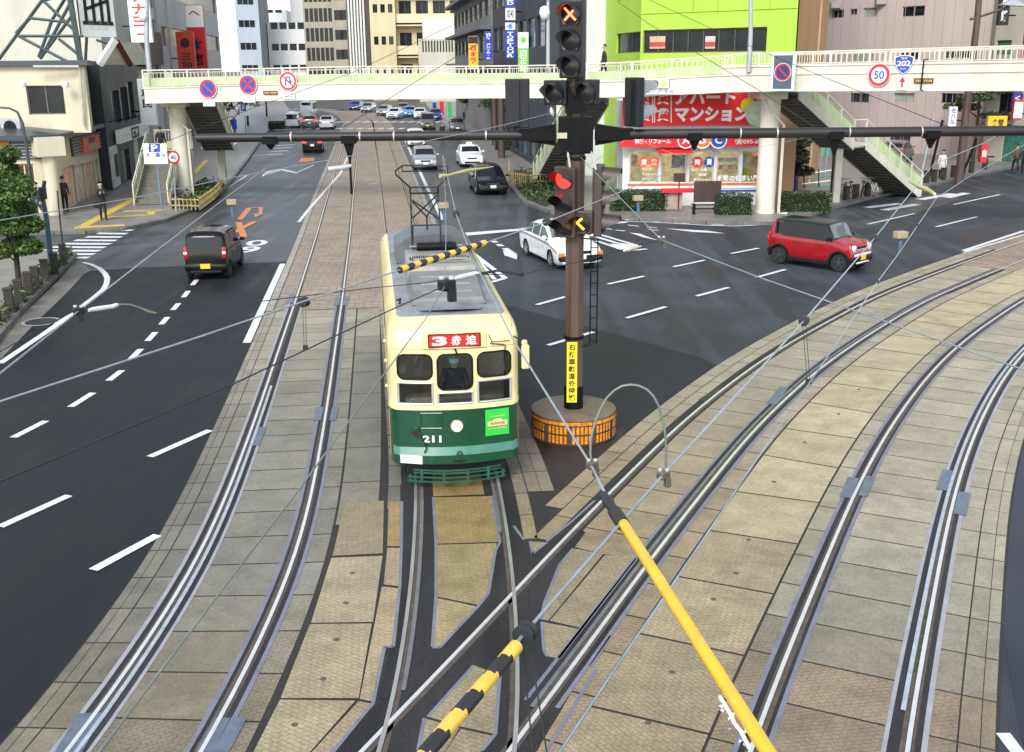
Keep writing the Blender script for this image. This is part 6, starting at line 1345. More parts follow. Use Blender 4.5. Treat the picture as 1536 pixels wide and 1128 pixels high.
for lb, u, v in (('small dark clearance plate on the bridge girder left of the U-turn sign', 406, 139), ('small dark clearance plate on the bridge girder right of the route shield', 1386, 121)):
    c, d, n = face(u, v); m = MB(); m.box(c - n * .06, (.78, .04, .20), math.atan2(d.y, d.x), 0); [m.quad(c - n * .036 + d * (x - .03) - UP * .045, c - n * .036 + d * (x + .03) - UP * .045, c - n * .036 + d * (x + .03) + UP * .045, c - n * .036 + d * (x - .03) + UP * .045, 1) for x in (-.28, -.19, -.1, .05, .14, .23, .31)]; one('clearance_plate', m, [mat('plate_brown', (.10, .045, .02), .5), mat('plate_gold', (.6, .4, .1), .5)], lb, 'plate')
c, d, n = face(1385, 106); m = MB(); m.tube([c + UP * .45 + d * .2, c + UP * .45 - n * .05, c - UP * .75, c - UP * .78 + d * .1], .03, 6); one('sign_bracket', m, IRON, 'thin black cable bracket on the girder beside the right clearance plate', 'bracket')
c, d, n = face(985, 125); t = thing('traffic_signal', 'white horizontal traffic signal on the footbridge with its amber red lamp glowing', 'traffic signal', c); yaw = math.atan2(d.y, d.x); m = MB(); m.box(c + n * .1, (1.25, .2, .42), yaw, 0, ch=.12); m.build('housing', [mat('signal_white', (.62, .63, .63), .4)], t, True, smooth=40)
for k, mm in ((-.4, mat('lens_green_off', (.01, .10, .07), .3)), (0, LOFF), (.4, glow('signal_amber_red', (1, .22, .03), 2.6))):
    m = MB(); M_ = Matrix.Translation(c + n * .2 + d * k) @ n.to_track_quat('Z', 'Y').to_matrix().to_4x4(); m.lathe([(.15, 0), (.1, .04), (.01, .05)], 20, 0, M_); m.build('lens', mm, t, True, smooth=50)
m = MB(); q = c - UP * .36 + n * .1 + d * .2; m.quad(q - d * .75 - UP * .13, q + d * .75 - UP * .13, q + d * .75 + UP * .13, q - d * .75 + UP * .13, 0); write(m, '感応式信号', q + n * .005, d, UP, 1.35, .19, 1, .01); m.build('sign_plate', [WHT, SB_], t, True)
def lamp_post(label, u, v0, v1, Y, r=.06, lampv=None, du=0):
    t = thing('street_lamp', label, 'street lamp', PY(u, v1, Y)); m = MB(); m.tube([PY(u, v1, Y), PY(u + du, (v0 + v1) / 2, Y), PY(u + du, v0, Y)], [r * 1.15, r, r * .8], 10); m.build('lamp_post', POLEG, t, True, smooth=40)
    if lampv is not None: m = MB(); p = PY(u + du - 5, lampv, Y - .1); m.lathe([(.02, .35), (.2, .28), (.26, .05), (.2, -.2), (.06, -.3)], 16, 0, Matrix.Translation(p)); m.build('lamp_globe', mat('lamp_globe', (.75, .76, .72), .3), t, True, smooth=50)
lamp_post('pale grey lamp post rising from the left end of the footbridge', 226, -10, 130, 59.5, .13, 24, -6); lamp_post('slim grey lamp post on the footbridge just left of the mast', 822, -12, 122, 54, .09, 20, 0); lamp_post('grey lamp post on the footbridge in front of the lime building', 1123, -12, 108, 50.0, .10, None, 3)
# ================================================================ BUILDINGS
WGL = mat('window_dark', (.020, .025, .028), .14, 0, .25, .6, spec=.2); WGL2 = mat('window_grey', (.065, .075, .08), .1, 0, .3, .8, spec=.4); WFR = mat('window_frame', (.12, .12, .115), .5, .2, 0); WFL = mat('window_frame_pale', (.45, .45, .43), .5, .2, 0)
CURT = mat('curtain_pale', (.38, .44, .38), .8, 0, .15, 2)
def wallm(n, c, **k): return mat('wall_' + n, c, **{**dict(rough=.75, var=.09, vs=.5, streak=.25), **k})
def facade(root, p, q, z0, z1, wins, wm, nrm, depth=.16, frame=None, gl=None, mull=1, name='window', par=None, labels=None):
    """one wall from p to q with real window openings; wins = (s0, s1, za, zb)"""
    p, q = Vector((p[0], p[1], 0)), Vector((q[0], q[1], 0)); L_ = (q - p).length; d = (q - p) / L_; n = Vector(nrm).normalized()
    W = [(max(.02, a), min(L_ - .02, b_), max(z0 + .02, c), min(z1 - .02, e)) for a, b_, c, e in wins]; W = [w for w in W if w[1] - w[0] > .05 and w[3] - w[2] > .05]
    xs = sorted({0, L_} | {w[i] for w in W for i in (0, 1)}); zs = sorted({z0, z1} | {w[i] for w in W for i in (2, 3)}); b = MB(); P = lambda s, z, dd=0: p + d * s + Vector((0, 0, z)) - n * dd
    for i in range(len(xs) - 1):
        sm = (xs[i] + xs[i + 1]) / 2; hit = [w for w in W if w[0] < sm < w[1]]; zz = z0
        if xs[i + 1] - xs[i] < 1e-4: continue
        for w in sorted(hit, key=lambda w: w[2]) + [None]:
            top = z1 if w is None else w[2]
            if top > zz + 1e-4: b.quad(P(xs[i], zz), P(xs[i + 1], zz), P(xs[i + 1], top), P(xs[i], top))
            if w: zz = w[3]
    for a, e, c, f in W:
        for u_, v_ in (((a, c), (e, c)), ((e, c), (e, f)), ((e, f), (a, f)), ((a, f), (a, c))): b.quad(P(*u_), P(*v_), P(*v_, depth), P(*u_, depth))
    b.build('wall', wm, root, True)
    for i, (a, e, c, f) in enumerate(W):
        m = MB(); m.quad(P(a, c, depth), P(e, c, depth), P(e, f, depth), P(a, f, depth), 0)
        fw = min(.06, (e - a) * .06); dd = depth - .04; h = f - c
        for s_, t_, r_, k_ in ((a, a + fw, c, f), (e - fw, e, c, f), (a, e, c, c + fw), (a, e, f - fw, f)): m.add([P(s_, r_, dd), P(t_, r_, dd), P(t_, k_, dd), P(s_, k_, dd)], [(0, 1, 2, 3)], 1)
        for k in range(1, mull + 1 if not callable(mull) else mull(a, e)): s_ = a + (e - a) * k / ((mull if not callable(mull) else mull(a, e) - 1) + 1); m.add([P(s_ - fw / 2, c, dd), P(s_ + fw / 2, c, dd), P(s_ + fw / 2, f, dd), P(s_ - fw / 2, f, dd)], [(0, 1, 2, 3)], 1)
        m.build(name, [gl[i % len(gl)] if isinstance(gl, list) else gl or WGL, frame or WFR], root, True)
def building(name, label, fp, z1, wm, wins=None, cat='building', z0=0., roofm=None, group=None, parapet=.5, **kw):
    """fp: footprint corner points (anticlockwise); wins {wall index: openings}"""
    c = sum((Vector((x, y, 0)) for x, y in fp), Vector()) / len(fp); root = thing(name, label, cat, (c.x, c.y, z0), 0, group)
    n = len(fp)
    for i in range(n):
        p, q = Vector((*fp[i], 0)), Vector((*fp[(i + 1) % n], 0)); d = (q - p); nr = Vector((d.y, -d.x, 0)).normalized()
        if (p + q - 2 * c).dot(nr) < 0: nr = -nr
        w = (wins or {}).get(i, []); k = dict(kw)
        if isinstance(w, dict): k.update({a: b_ for a, b_ in w.items() if a != 'w'}); w = w['w']
        facade(root, p, q, z0, z1, w, k.pop('wm', wm), nr, **k)
    m = MB(); m.poly([(x, y, z1 - parapet) for x, y in fp]); 
    m.build('roof', roofm or mat('roof_grey', (.16, .16, .155), .8, 0, .15), root, True); return root
FK = 1.55
def pxw(p, q, rects):                               # openings surveyed on the photo
    out = []
    for u0, v0, u1, v1 in rects:
        s0, za = onplane(u0, v1, p, q); s1, zb = onplane(u1, v0, p, q); s2, zc = onplane(u0, v0, p, q); out.append((min(s0, s1), max(s0, s1), za, max(zb, za + .1)))
    return out
def grid(L_, z0, dz, n, s0, s1, cols, w, h, sill=.9):
    return [(s0 + (s1 - s0) * (c + .5) / cols - w / 2, s0 + (s1 - s0) * (c + .5) / cols + w / 2, z0 + dz * r + sill, z0 + dz * r + sill + h) for r in range(n) for c in range(cols)]
def X(u, Y, v=60): return PY(u, v, Y).x
def Zv(u, v, Y): return PY(u, v, Y).z
def add(root, name, mb, m, **k): return mb.build(name, m, root, True, **k)

# ---- left corner restaurant, its upper storey
CRE = wallm('cream', (.62, .56, .40)); NAVYW = wallm('charcoal', (.020, .024, .030), rough=.5)
Cx, Cy = -22.6, 53.3; U0 = (Cx, Cy); U1 = (-24.0, 63.4); LF = (-46, 49.6)
rest = building('restaurant', 'cream corner restaurant with grey canopy roof, orange sign squares and glazed front', [LF, (-23.3, 53.0), U0, U1, (-46, 64)], 3.9, CRE, {0: dict(w=pxw(LF, (-23.3, 53), [(-80, 245, -10, 330), (2, 245, 62, 330)]), gl=clear('shop_glass'), mull=3, frame=CRE), 2: dict(w=pxw(U0, U1, [(100, 246, 113, 312), (115, 244, 127, 306), (129, 240, 142, 300), (144, 236, 153, 294)]), gl=[mat('poster_pale', (.74, .64, .52), .5, 0, .2, 2.4, dirt=(.60, .16, .05)), mat('poster_white', (.78, .76, .68), .5, 0, .2, 3.2, dirt=(.5, .26, .14))], mull=0, frame=WFL)}, parapet=.6)
m = MB(); rz = 4.0; m.add([(-46, 49.0, rz), (-23.0, 52.4, rz), (-22.0, 53.2, rz), (-23.5, 63.5, rz), (-46, 64, rz + .9), (-30, 57, rz + .75), (-46, 49.0, rz - .22), (-23.0, 52.4, rz - .22), (-22.0, 53.2, rz - .22), (-23.5, 63.5, rz - .22)], [(0, 1, 2, 5), (2, 3, 4, 5), (0, 5, 4), (6, 7, 1, 0), (7, 8, 2, 1), (8, 9, 3, 2)])
add(rest, 'canopy_roof', m, mat('canopy_slate', (.045, .062, .072), .35, .2, .12, .8))
fasm = mat('fascia_dark', (.045, .052, .06), .5, 0, .1); ORS = mat('sign_orange_red', (.72, .09, .015), .45, 0, .06)
def signbox(root, p, q, u0, v0, u1, v1, out, name, mats, fn=None, slats=0, th=.12):
    p3, q3 = Vector((*p, 0)), Vector((*q, 0)); d = (q3 - p3).normalized(); n = Vector((d.y, -d.x, 0)); n = n if n.y < 0 or (abs(n.y) < .3 and n.x > 0) else -n
    (s0, z0), (s1, z1) = onplane(u0, v1, p, q), onplane(u1, v0, p, q); s0, s1 = min(s0, s1), max(s0, s1); c = p3 + d * ((s0 + s1) / 2) + Vector((0, 0, (z0 + z1) / 2)) + n * (out - th / 2); m = MB(); m.box(c, (s1 - s0, th, z1 - z0), math.atan2(d.y, d.x), 0)
    f = c + n * (th / 2 + .012); R_ = d if d.x > 0 or (abs(d.x) < .3 and d.y > 0) else -d
    for i in range(slats): z = z0 + (z1 - z0) * (i + .5) / slats; m.box((f.x, f.y, z), (s1 - s0 - .06, .05, .035), math.atan2(d.y, d.x), 1)
    if fn: fn(m, f, R_, s1 - s0, z1 - z0, n)
    return add(root, name, m, mats), c
signbox(rest, LF, (-23.3, 53), -90, 208, 67, 241, .12, 'fascia', [fasm, mat('slat_pale', (.42, .44, .45), .5)], slats=6)
signbox(rest, LF, (-23.3, 53), -30, 212, 15, 224, .22, 'sign_panel', [ORS])
signbox(rest, U0, U1, 107, 195, 153, 235, .12, 'fascia', [fasm, MATS['slat_pale']], slats=6)
def kado(m, f, R_, w, h, n): write(m, '卯', f + UP * (h * .22), R_, UP, w * .4, h * .42, 1, .03); m.quad(*[f + n * .004 + R_ * (a * w * .48) + UP * (b_ * h) for a, b_ in ((-.5, -.3), (1, -.3), (1, -.1), (-.5, -.1))], 2)
signbox(rest, U0, U1, 120, 201, 142, 230, .24, 'sign_panel', [ORS, INK, mat('sign_greyish', (.3, .3, .3))], kado)
m = MB(); g_ = G(84, 326); m.lathe([(.33, 0), (.33, 3.3)], 20, 0, Matrix.Translation((g_.x + .05, g_.y - .05, .13))); m.box((g_.x, g_.y + .05, 3.45), (1.3, 1.2, .9), .7); add(rest, 'corner_pillar', m, CRE, smooth=40)
m = MB(); m.box((-34, 56.5, 3.3), (20, 5, .05)); m.box((-34, 60.5, 1.9), (20, .1, 2.6)); add(rest, 'interior', m, mat('interior_yellow', (.62, .40, .08), .7, 0, .2, .8))
m = MB(); 
for k in range(3): m.box((-33.5 + 3.6 * k, 55.5, 2.7), (.5, .5, .25))
add(rest, 'ceiling_lamp', m, glow('lamp_warm', (1, .72, .32), 9))
m = MB(); p_ = PY(9, 193, 53.5); m.box((p_.x - .2, 54.6, p_.z + .05), (.95, .4, .85), .1, 0, ch=.03); m.lathe([(.3, 0), (.3, .03)], 20, 1, Matrix.Translation((p_.x - .2, 54.38, p_.z + .05)) @ Matrix.Rotation(R(90), 4, 'X')); one('air_conditioner', m, [mat('ac_white', (.42, .43, .42), .5), BLK], 'boxy air conditioner unit standing on the restaurant canopy roof', 'air conditioner')
UF = [(-46, 55.2), (X(121, 56.2), 56.2), (X(125, 62.4), 62.4), (-46, 62.6)]
up = building('upper_storey', 'plain cream upper storey block with one dark window above the restaurant', UF, Zv(60, 97, 56), CRE, {0: dict(w=pxw(UF[0], UF[1], [(44, 128, 94, 172)]), mull=1)}, z0=3.9, roofm=mat('roof_slate', (.05, .065, .075), .5), parapet=.05)
m = MB(); m.prism([(-46, 54.9), (UF[1][0] + .3, 55.9), (UF[2][0] + .3, 62.7), (-46, 62.9)], Zv(60, 97, 56) - .05, Zv(60, 97, 56) + .2); add(up, 'roof_edge', m, MATS['roof_slate'])
for u in (34, 98): m = MB(); p_ = PY(u, 128, 55.5); m.lathe([(.01, .2), (.16, .14), (.19, 0), (.16, -.1)], 14, 0, Matrix.Translation(p_)); add(up, 'wall_lamp', m, mat('lamp_white', (.7, .7, .66), .4), smooth=50)
m = MB(); m.tube([PY(50, 100, 55.4), PY(118, 100, 55.8), PY(120, 108, 55.9), PY(126, 190, 56.0)], .07, 8); add(up, 'drain_pipe', m, mat('pipe_grey', (.45, .44, .38), .6))
# ---- dark bar beside it
DK = [(-33, 62.6), (-23.6, 63.9), (-25.45, 76), (-34, 76)]; zt_ = Zv(165, 98, 64)
bar = building('bar_building', 'dark charcoal two storey bar with tall panes and a long white sign', DK, zt_, NAVYW, {0: dict(w=pxw(DK[0], DK[1], [])), 1: dict(w=pxw(DK[1], DK[2], [(171, 135, 178, 185), (180, 130, 190, 183), (192, 122, 198, 180)] + [(188, 222, 193, 275)]), gl=WGL2, mull=1, frame=NAVYW)}, parapet=.1)
m = MB(); m.box((-29.6, 69.3, zt_ + .1), (9.2, 14, .3), .12); add(bar, 'roof_edge', m, mat('roof_black', (.03, .035, .04), .5))
g1, g2 = DK[1], DK[2]; d_ = (Vector(g2) - Vector(g1)).normalized()
for s, w_, z0, z1 in ((1.2, 2.0, .2, 2.6), (8.4, 1.2, .2, 2.7)): m = MB(); p_ = Vector(g1) + d_ * s; m.box((p_.x + .04, p_.y, (z0 + z1) / 2), (w_, .1, z1 - z0), math.atan2(d_.y, d_.x)); add(bar, 'white_door', m, mat('door_white', (.62, .62, .58), .5, 0, .1))
m = MB(); p_ = Vector(g1) + d_ * 1.5; m.box((p_.x + .1, p_.y, 1.45), (.9, .06, 1.3), math.atan2(d_.y, d_.x)); add(bar, 'menu_board', m, INK)
def qsq(m, f, R_, w, h, n):
    m.quad(*[f + n * .004 + R_ * (a * w * .13) + UP * (b_ * h * .42) for a, b_ in ((-1, -1), (1, -1), (1, 1), (-1, 1))], 1); write(m, '隠家', f + n * .01, R_, UP, w * .2, h * .6, 0, .03)
    for s in (-1, 1): write(m, 'ワタシノ酒場' if s < 0 else 'サカバ本店', f + R_ * (s * w * .33), R_, UP, w * .24, h * .1, 2)
sb, _ = signbox(bar, DK[1], DK[2], 172, 183, 214, 216, .35, 'sign_board', [WHT, INK, GREYC], qsq, th=.25)
for k in range(5): m = MB(); p_ = Vector(g1) + d_ * (.7 + 2.0 * k); zz = Zv(175 + 9 * k, 186 - 2 * k, 64 + 2 * k); m.tube([(p_.x + .1, p_.y, zz + .1), (p_.x + .7, p_.y, zz + .2), (p_.x + .75, p_.y, zz)], .03, 6); add(bar, 'sign_lamp', m, IRON)
m = MB(); a_, b_, c_3 = PY(150, 97, 63.5), PY(174, 62, 63.5), PY(196, 97, 66); m.add([a_, b_, c_3, a_ + Vector((0, 4, 0)), b_ + Vector((0, 4, 0)), c_3 + Vector((0, 4, 0))], [(0, 2, 1), (0, 1, 4, 3), (1, 2, 5, 4)]); add(bar, 'gable', m, [mat('gable_cream', (.66, .62, .54), .6)])
m = MB(); m.tube([a_ + Vector((0, -.1, 0)), b_ + Vector((0, -.1, .1))], .22, 4); add(bar, 'barge_board', m, WHT); m = MB(); m.tube([b_ + Vector((0, -.1, .1)), c_3 + Vector((0, -.1, 0))], .2, 4); add(bar, 'barge_board', m, mat('barge_maroon', (.12, .02, .02), .5))
# ---- roof billboard on steel truss
bb = thing('rooftop_billboard', 'white rooftop billboard with black emblem on a dark green steel truss', 'billboard', PY(110, 96, 64)); m = MB()
def tr(u0, v0, u1, v1, Y0=62., Y1=62., r=.09): m.tube([PY(u0, v0, Y0), PY(u1, v1, Y1)], r, 6)
for a in ((-4, 92, 68, -6), (60, 88, 112, 18), (28, 54, 124, 54), (45, 27, 98, 33), (28, 54, 108, 96), (66, 2, 116, 50), (62, 86, 110, -4), (88, 58, 118, 82), (58, 86, 78, 30), (45, 27, 24, 50)): tr(*a)
tr(104, -8, 121, 94, 62, 62, .16); tr(118, 54, 122, 90, 64, 64); tr(68, 0, 90, -6, 62, 64); tr(78, 30, 100, -6, 64, 64); tr(130, 56, 128, 92, 66, 66); tr(145, 60, 165, 66, 66, 66)
add(bb, 'truss', m, mat('truss_green_grey', (.06, .085, .085), .5, .2, .15, 2))
m = MB(); P4 = [None, None, PY(175, 56, 64.6), PY(123, 55, 62.5)]; P4[2].z = P4[3].z; P4[0], P4[1] = P4[3] + UP * 6, P4[2] + UP * 6; bk_ = Vector((-.5, 1.0, 0)).normalized() * .9
m.add(P4 + [p + bk_ for p in P4], [(3, 2, 1, 0), (4, 5, 6, 7), (0, 1, 5, 4), (2, 3, 7, 6), (3, 0, 4, 7), (1, 2, 6, 5)]); m.m = [0, 1, 1, 1, 1, 1]
R_ = (P4[2] - P4[3]).normalized(); nq = Vector((R_.y, -R_.x, 0)); cc = PY(148, 8, 64.2) + nq * .0; s_, z_ = 0, 0
cc = (P4[3] + P4[2]) / 2 + nq * .03; cc.z = Zv(148, 8, 63.5)
for x in (-.33, -.1, .13, .33): bar2(m, cc + R_ * (x * 2.4) - UP * .9, cc + R_ * (x * 2.4) + UP * .6, .22, nq, 2)
bar2(m, cc - R_ * 1.05 - UP * .95, cc + R_ * 1.05 - UP * .95, .2, nq, 2); bar2(m, cc - R_ * .7 - UP * .2, cc + R_ * .7 + UP * .25, .18, nq, 2)
cc.z = Zv(148, 33, 64); write(m, '和食・旬・肴', cc, R_, UP, 1.6, .35, 3); cc.z = Zv(148, 43, 64); write(m, 'ワショクダイニング', cc, R_, UP, 1.3, .18, 3); add(bb, 'board', m, [mat('board_white', (.80, .81, .80), .5, 0, .03), IRON, INK, mat('board_grey', (.4, .4, .4))])
# ---- tall buildings behind, street side left
def LS_(Y): return -27.7 - .127 * (Y - 76)
B3 = [(-60, 74), (LS_(76), 76), (LS_(96), 96), (-60, 98)]
d3 = building('office_block', 'tall beige block with dark ribbon windows behind the dark bar', B3, 24, wallm('beige', (.56, .54, .45)), {1: dict(w=pxw(B3[1], B3[2], [(219, -30, 256, 10), (207, 36, 262, 74), (204, 74, 258, 100), (222, 84, 262, 140)]), mull=8, frame=mat('frame_brown', (.06, .045, .04), .5)), 0: dict(w=[])}, gl=WGL)
p_, q_ = Vector(B3[1]), Vector(B3[2])
for u in (221, 259):
    m = MB(); s, z = onplane(u, 120, B3[1], B3[2]); a_ = p_ + (q_ - p_).normalized() * s; m.box((a_.x + .1, a_.y, 10), (.3, .4, 20)); add(d3, 'pilaster', m, MATS['wall_beige'])
m = MB(); m.box((-29.6, 90, 8.6), (1.6, 9, 2.6), .12); add(d3, 'balcony', m, mat('balcony_brown', (.16, .14, .11), .7, 0, .15))
B4 = [(LS_(97) - 20, 96.5), (LS_(97), 97), (LS_(137), 137), (-75, 137)]
building('office_block', 'pale grey office block with long continuous window bands on the left street', B4, 34, wallm('pale_grey', (.46, .46, .44)), {1: dict(w=[(1.5, 39, z, z + 1.7) for z in (4.6, 8.9, 13.2, 17.5, 21.8)] + [(1 + i * 5, 5.2 + i * 5, .3, 3.3) for i in range(7)], mull=10)}, gl=WGL2)
for k, (u0, u1, Y, zt, lb, c, cols) in enumerate(((356, 388, 260, 90, 'narrow pale blue grey tower beyond the left street', (.44, .49, .54), 3), (384, 430, 300, Zv(407, 14, 300), 'white block with a pale blue roof structure at the end of the street', (.72, .74, .74), 3), (402, 462, 275, Zv(430, 33, 275), 'bright white apartment block with small square windows', (.80, .81, .80), 4))):
    fp = [(X(u0, Y), Y), (X(u1, Y), Y + 2), (X(u1, Y) - 2, Y + 22), (X(u0, Y) - 2, Y + 20)]; L_ = X(u1, Y) - X(u0, Y)
    building('apartment_block', lb, fp, zt, wallm('white%d' % k, c, var=.05), {0: dict(w=grid(L_, 5, 5, 7 if k < 2 else 5, .6, L_ - .6, cols, 1.7 if k else 1.2, 1.6), mull=0)})
p4 = [(X(438, 280), 280), (X(458, 280), 280), (X(458, 280), 295), (X(438, 280), 295)]; building('lift_tower', 'white stair tower rising above the bright white apartment block', p4, 60, MATS['wall_white2'], {0: dict(w=[(1.2, 2.1, z, z + 1.5) for z in (27, 35)], mull=0)})
Y = 270; fp = [(X(457, Y), Y), (X(526, Y - 2), Y - 2), (X(526, Y) + 1, Y + 35), (X(457, Y), Y + 25)]; L_ = X(526, Y) - X(457, Y)
building('office_tower', 'brown grey tower with a dense grid of tall dark windows', fp, 75, wallm('taupe', (.36, .32, .25)), {0: dict(w=grid(L_, 3, 4.5, 12, .3, L_ * .66, 6, .95, 3.1, .8) + grid(L_, 3, 4.5, 12, L_ * .72, L_ - .3, 2, 1.9, 2.3, 1.1), mull=0)})
fp = [(X(526, 262), 262), (X(558, 263), 263), (X(558, 263), 290), (X(526, 262), 290)]; ot = building('apartment_block', 'ochre apartment slab with pale vertical sign behind the striped tower', fp, 75, wallm('ochre', (.44, .36, .20)), {0: dict(w=[(4, 5.5, z, z + 2.5) for z in range(6, 62, 9)], mull=0)})
m = MB(); p_ = PY(521, -5, 259); m.box((p_.x, 259.5, 27), (1.2, .8, 12.4)); add(ot, 'vertical_sign', m, mat('sign_pale_blue2', (.55, .62, .68), .5))
fp = [(X(521, 250), 250), (X(556, 250), 250), (X(556, 250), 266), (X(521, 250), 266)]; stt = building('striped_tower', 'slim tower of white and charcoal vertical stripes beside the ochre slab', fp, 80, wallm('charcoal_stripe', (.10, .095, .085))); m = MB(); L_ = X(556, 250) - X(521, 250)
for i in range(7): x = X(521, 250) + .62 + i * .66; m.box((x, 249.8, 40), (.38, .4, 80))
add(stt, 'stripe', m, mat('stripe_white', (.66, .66, .63), .6)); m = MB(); m.box((X(553, 250), 249.7, 40), (.78, .6, 80)); add(stt, 'corner_strip', m, mat('stripe_brown', (.07, .05, .04), .6))
Y = 235; fp = [(X(556, Y), Y), (X(594, Y), Y), (X(594, Y), Y + 18), (X(556, Y), Y + 18)]; L_ = X(594, Y) - X(556, Y); TANW = wallm('sand', (.58, .49, .28), var=.07)
building('apartment_block', 'sand coloured apartment wing with small square windows next to the striped tower', fp, 70, TANW, {0: dict(w=grid(L_, 3.4, 6.4, 9, .4, L_ - .2, 3, .97, 1.7, 1.5), mull=0, gl=[WGL, WGL, WGL2])})
Y = 238; fp = [(X(594, Y), Y), (X(700, Y), Y), (X(700, Y), Y + 16), (X(594, Y), Y + 16)]; L_ = X(700, Y) - X(594, Y); ab = building('apartment_block', 'sand coloured apartment block with rows of open balconies', fp, 70, TANW, {0: dict(w=grid(L_, 3.1, 6.4, 9, .3, L_ - .3, 4, 2.6, 2.9, 1.4), mull=1)})
for r in range(9): m = MB(); m.box((X(647, Y), Y - 1.1, 3.8 + 6.4 * r), (L_ - .6, 2.1, 1.8)); m.box((X(647, Y), Y - .9, 8.8 + 6.4 * r), (L_ - .3, 2.0, .28)); add(ab, 'balcony', m, mat('balcony_sand', (.66, .57, .36), .7, 0, .06))
Y = 222; fp = [(X(627, Y), Y), (X(683, Y), Y), (X(683, Y), Y + 12), (X(627, Y), Y + 12)]; L_ = X(683, Y) - X(627, Y); sb_ = building('small_office', 'low cream grey block with a white penthouse and slit windows in front of the balconies', fp, Zv(655, 58, Y), wallm('cream_grey', (.50, .47, .36)), {0: dict(w=[(.8 + i * .58, 1.1 + i * .58, 9.6, 11.8) for i in range(11)], mull=0)})
m = MB(); m.box((X(655, Y) + .3, Y + 6, Zv(655, 45, Y) + .2), (L_ * .85, 9, 4.2)); add(sb_, 'penthouse', m, mat('penthouse_white', (.74, .73, .68), .7))
Y = 285; fp = [(X(470, Y), Y), (X(760, Y), Y), (X(760, Y), Y + 12), (X(470, Y), Y + 12)]; L_ = X(760, Y) - X(470, Y); building('shop_row', 'dark far row of low shops closing the street under the footbridge', fp, 6, wallm('shop_brown', (.16, .13, .10), vs=.25, var=.3), {0: dict(w=[(1 + i * 3.4, 3.6 + i * 3.4, .4, 3.0) for i in range(12)], gl=[WGL, WGL2, CURT], mull=1)})
# ---- right street side
def RS_(Y): return 4.6 - .127 * (Y - 55)
GY = [(RS_(150) + 1, 152), (RS_(104), 104), (RS_(104) + 12, 105), (RS_(150) + 14, 152)]
GY = [(RS_(104), 104), (RS_(104) + 14, 105), (RS_(148) + 14, 150), (RS_(148), 148)]
zg = Zv(710, 8, 120); g3 = building('office_block', 'grey office block with jutting eaves and strip windows on the right street', GY, zg + 2.6, wallm('mid_grey', (.20, .20, .195)), {3: dict(w=[(1 + i * 5.4, 5.6 + i * 5.4, z, z + 1.6) for i in range(8) for z in (4.4, 8.2, 11.6)], mull=3, gl=WGL2), 0: dict(w=[(.8, 2.2, 9.5, 11.3), (.8, 2.2, 5.5, 7.3)], mull=0)})
for z in (8.0, 11.3, 15.0): m = MB(); m.box(((GY[0][0] + GY[3][0]) / 2 - .5, 126, z - .9), (1.5, 44.5, .3), R(7.3)); add(g3, 'eave', m, mat('eave_grey', (.13, .13, .13), .7))
NV = [(RS_(72), 72), (RS_(72) + 9, 73), (RS_(103) + 12, 103), (RS_(103), 103)]
nv = building('office_block', 'dark navy office block with bluish panes behind the vertical blue signs', NV, 26, wallm('navy', (.035, .04, .05)), {3: dict(w=[(1 + i * 4.3, 4.6 + i * 4.3, z, z + 2.0) for i in range(7) for z in (.5, 4.6, 8.2, 11.8)], mull=2, gl=[WGL, mat('pane_blue', (.06, .13, .22), .1, 0, .3), WGL2]), 0: dict(w=[(1 + i * 2.6, 3 + i * 2.6, z, z + 1.8) for i in range(3) for z in (4.6, 8.2, 11.8)], mull=1, gl=WGL)})
wc = [(X(880, 70), 70), (X(913, 70), 70), (X(913, 70) + 1, 80), (X(880, 70), 80)]; building('stair_block', 'blank whitish slim block between the signal mast and the lime building', wc, 24, wallm('whitish', (.60, .62, .58)))
# lime building
LIME = wallm('lime', (.37, .57, .055), rough=.6, var=.06, vs=.4); LM = [(X(908, 70), 70), (X(961, 62.5), 62.5), (X(1194, 57), 57), (X(1194, 57) + 4, 75), (X(908, 70) + 2, 80)]
lm = building('lime_building', 'bright lime green office building with a dark window band above the footbridge', LM, 26, LIME, {0: dict(w=pxw(LM[0], LM[1], [(924, 47, 961, 80), (924, -50, 958, 2)]), mull=4), 1: dict(w=pxw(LM[1], LM[2], [(964, 40, 1151, 80)]) + [(.3, 8.2, 2.6 + 10.8, 15.2)], mull=7)}, frame=mat('frame_bronze', (.10, .08, .06), .5))
m = MB(); p_, q_ = Vector((*LM[1], 0)), Vector((*LM[2], 0)); d_ = (q_ - p_).normalized(); n_ = Vector((d_.y, -d_.x, 0))
for u in (1038, 1075, 1152): s, z = onplane(u, 60, LM[1], LM[2]); a_ = p_ + d_ * s + n_ * .015; m.tube([a_ + UP * 9.6, a_ + UP * 26], .02, 4)
for z in (9.7, 15.6): a_, b_ = p_ + n_ * .02 + UP * z, q_ + n_ * .02 + UP * z; m.tube([a_, b_], .02, 4)
m2 = MB(); a_, b_ = X(1143, 56), X(1203, 56); m2.box(((a_ + b_) / 2, 56.6, 3.1), (b_ - a_, 1.6, 6.2)); add(lm, 'lower_wall', m2, wallm('clay_low', (.36, .22, .12)))
add(lm, 'panel_seam', m, mat('lime_seam', (.25, .45, .03), .7))
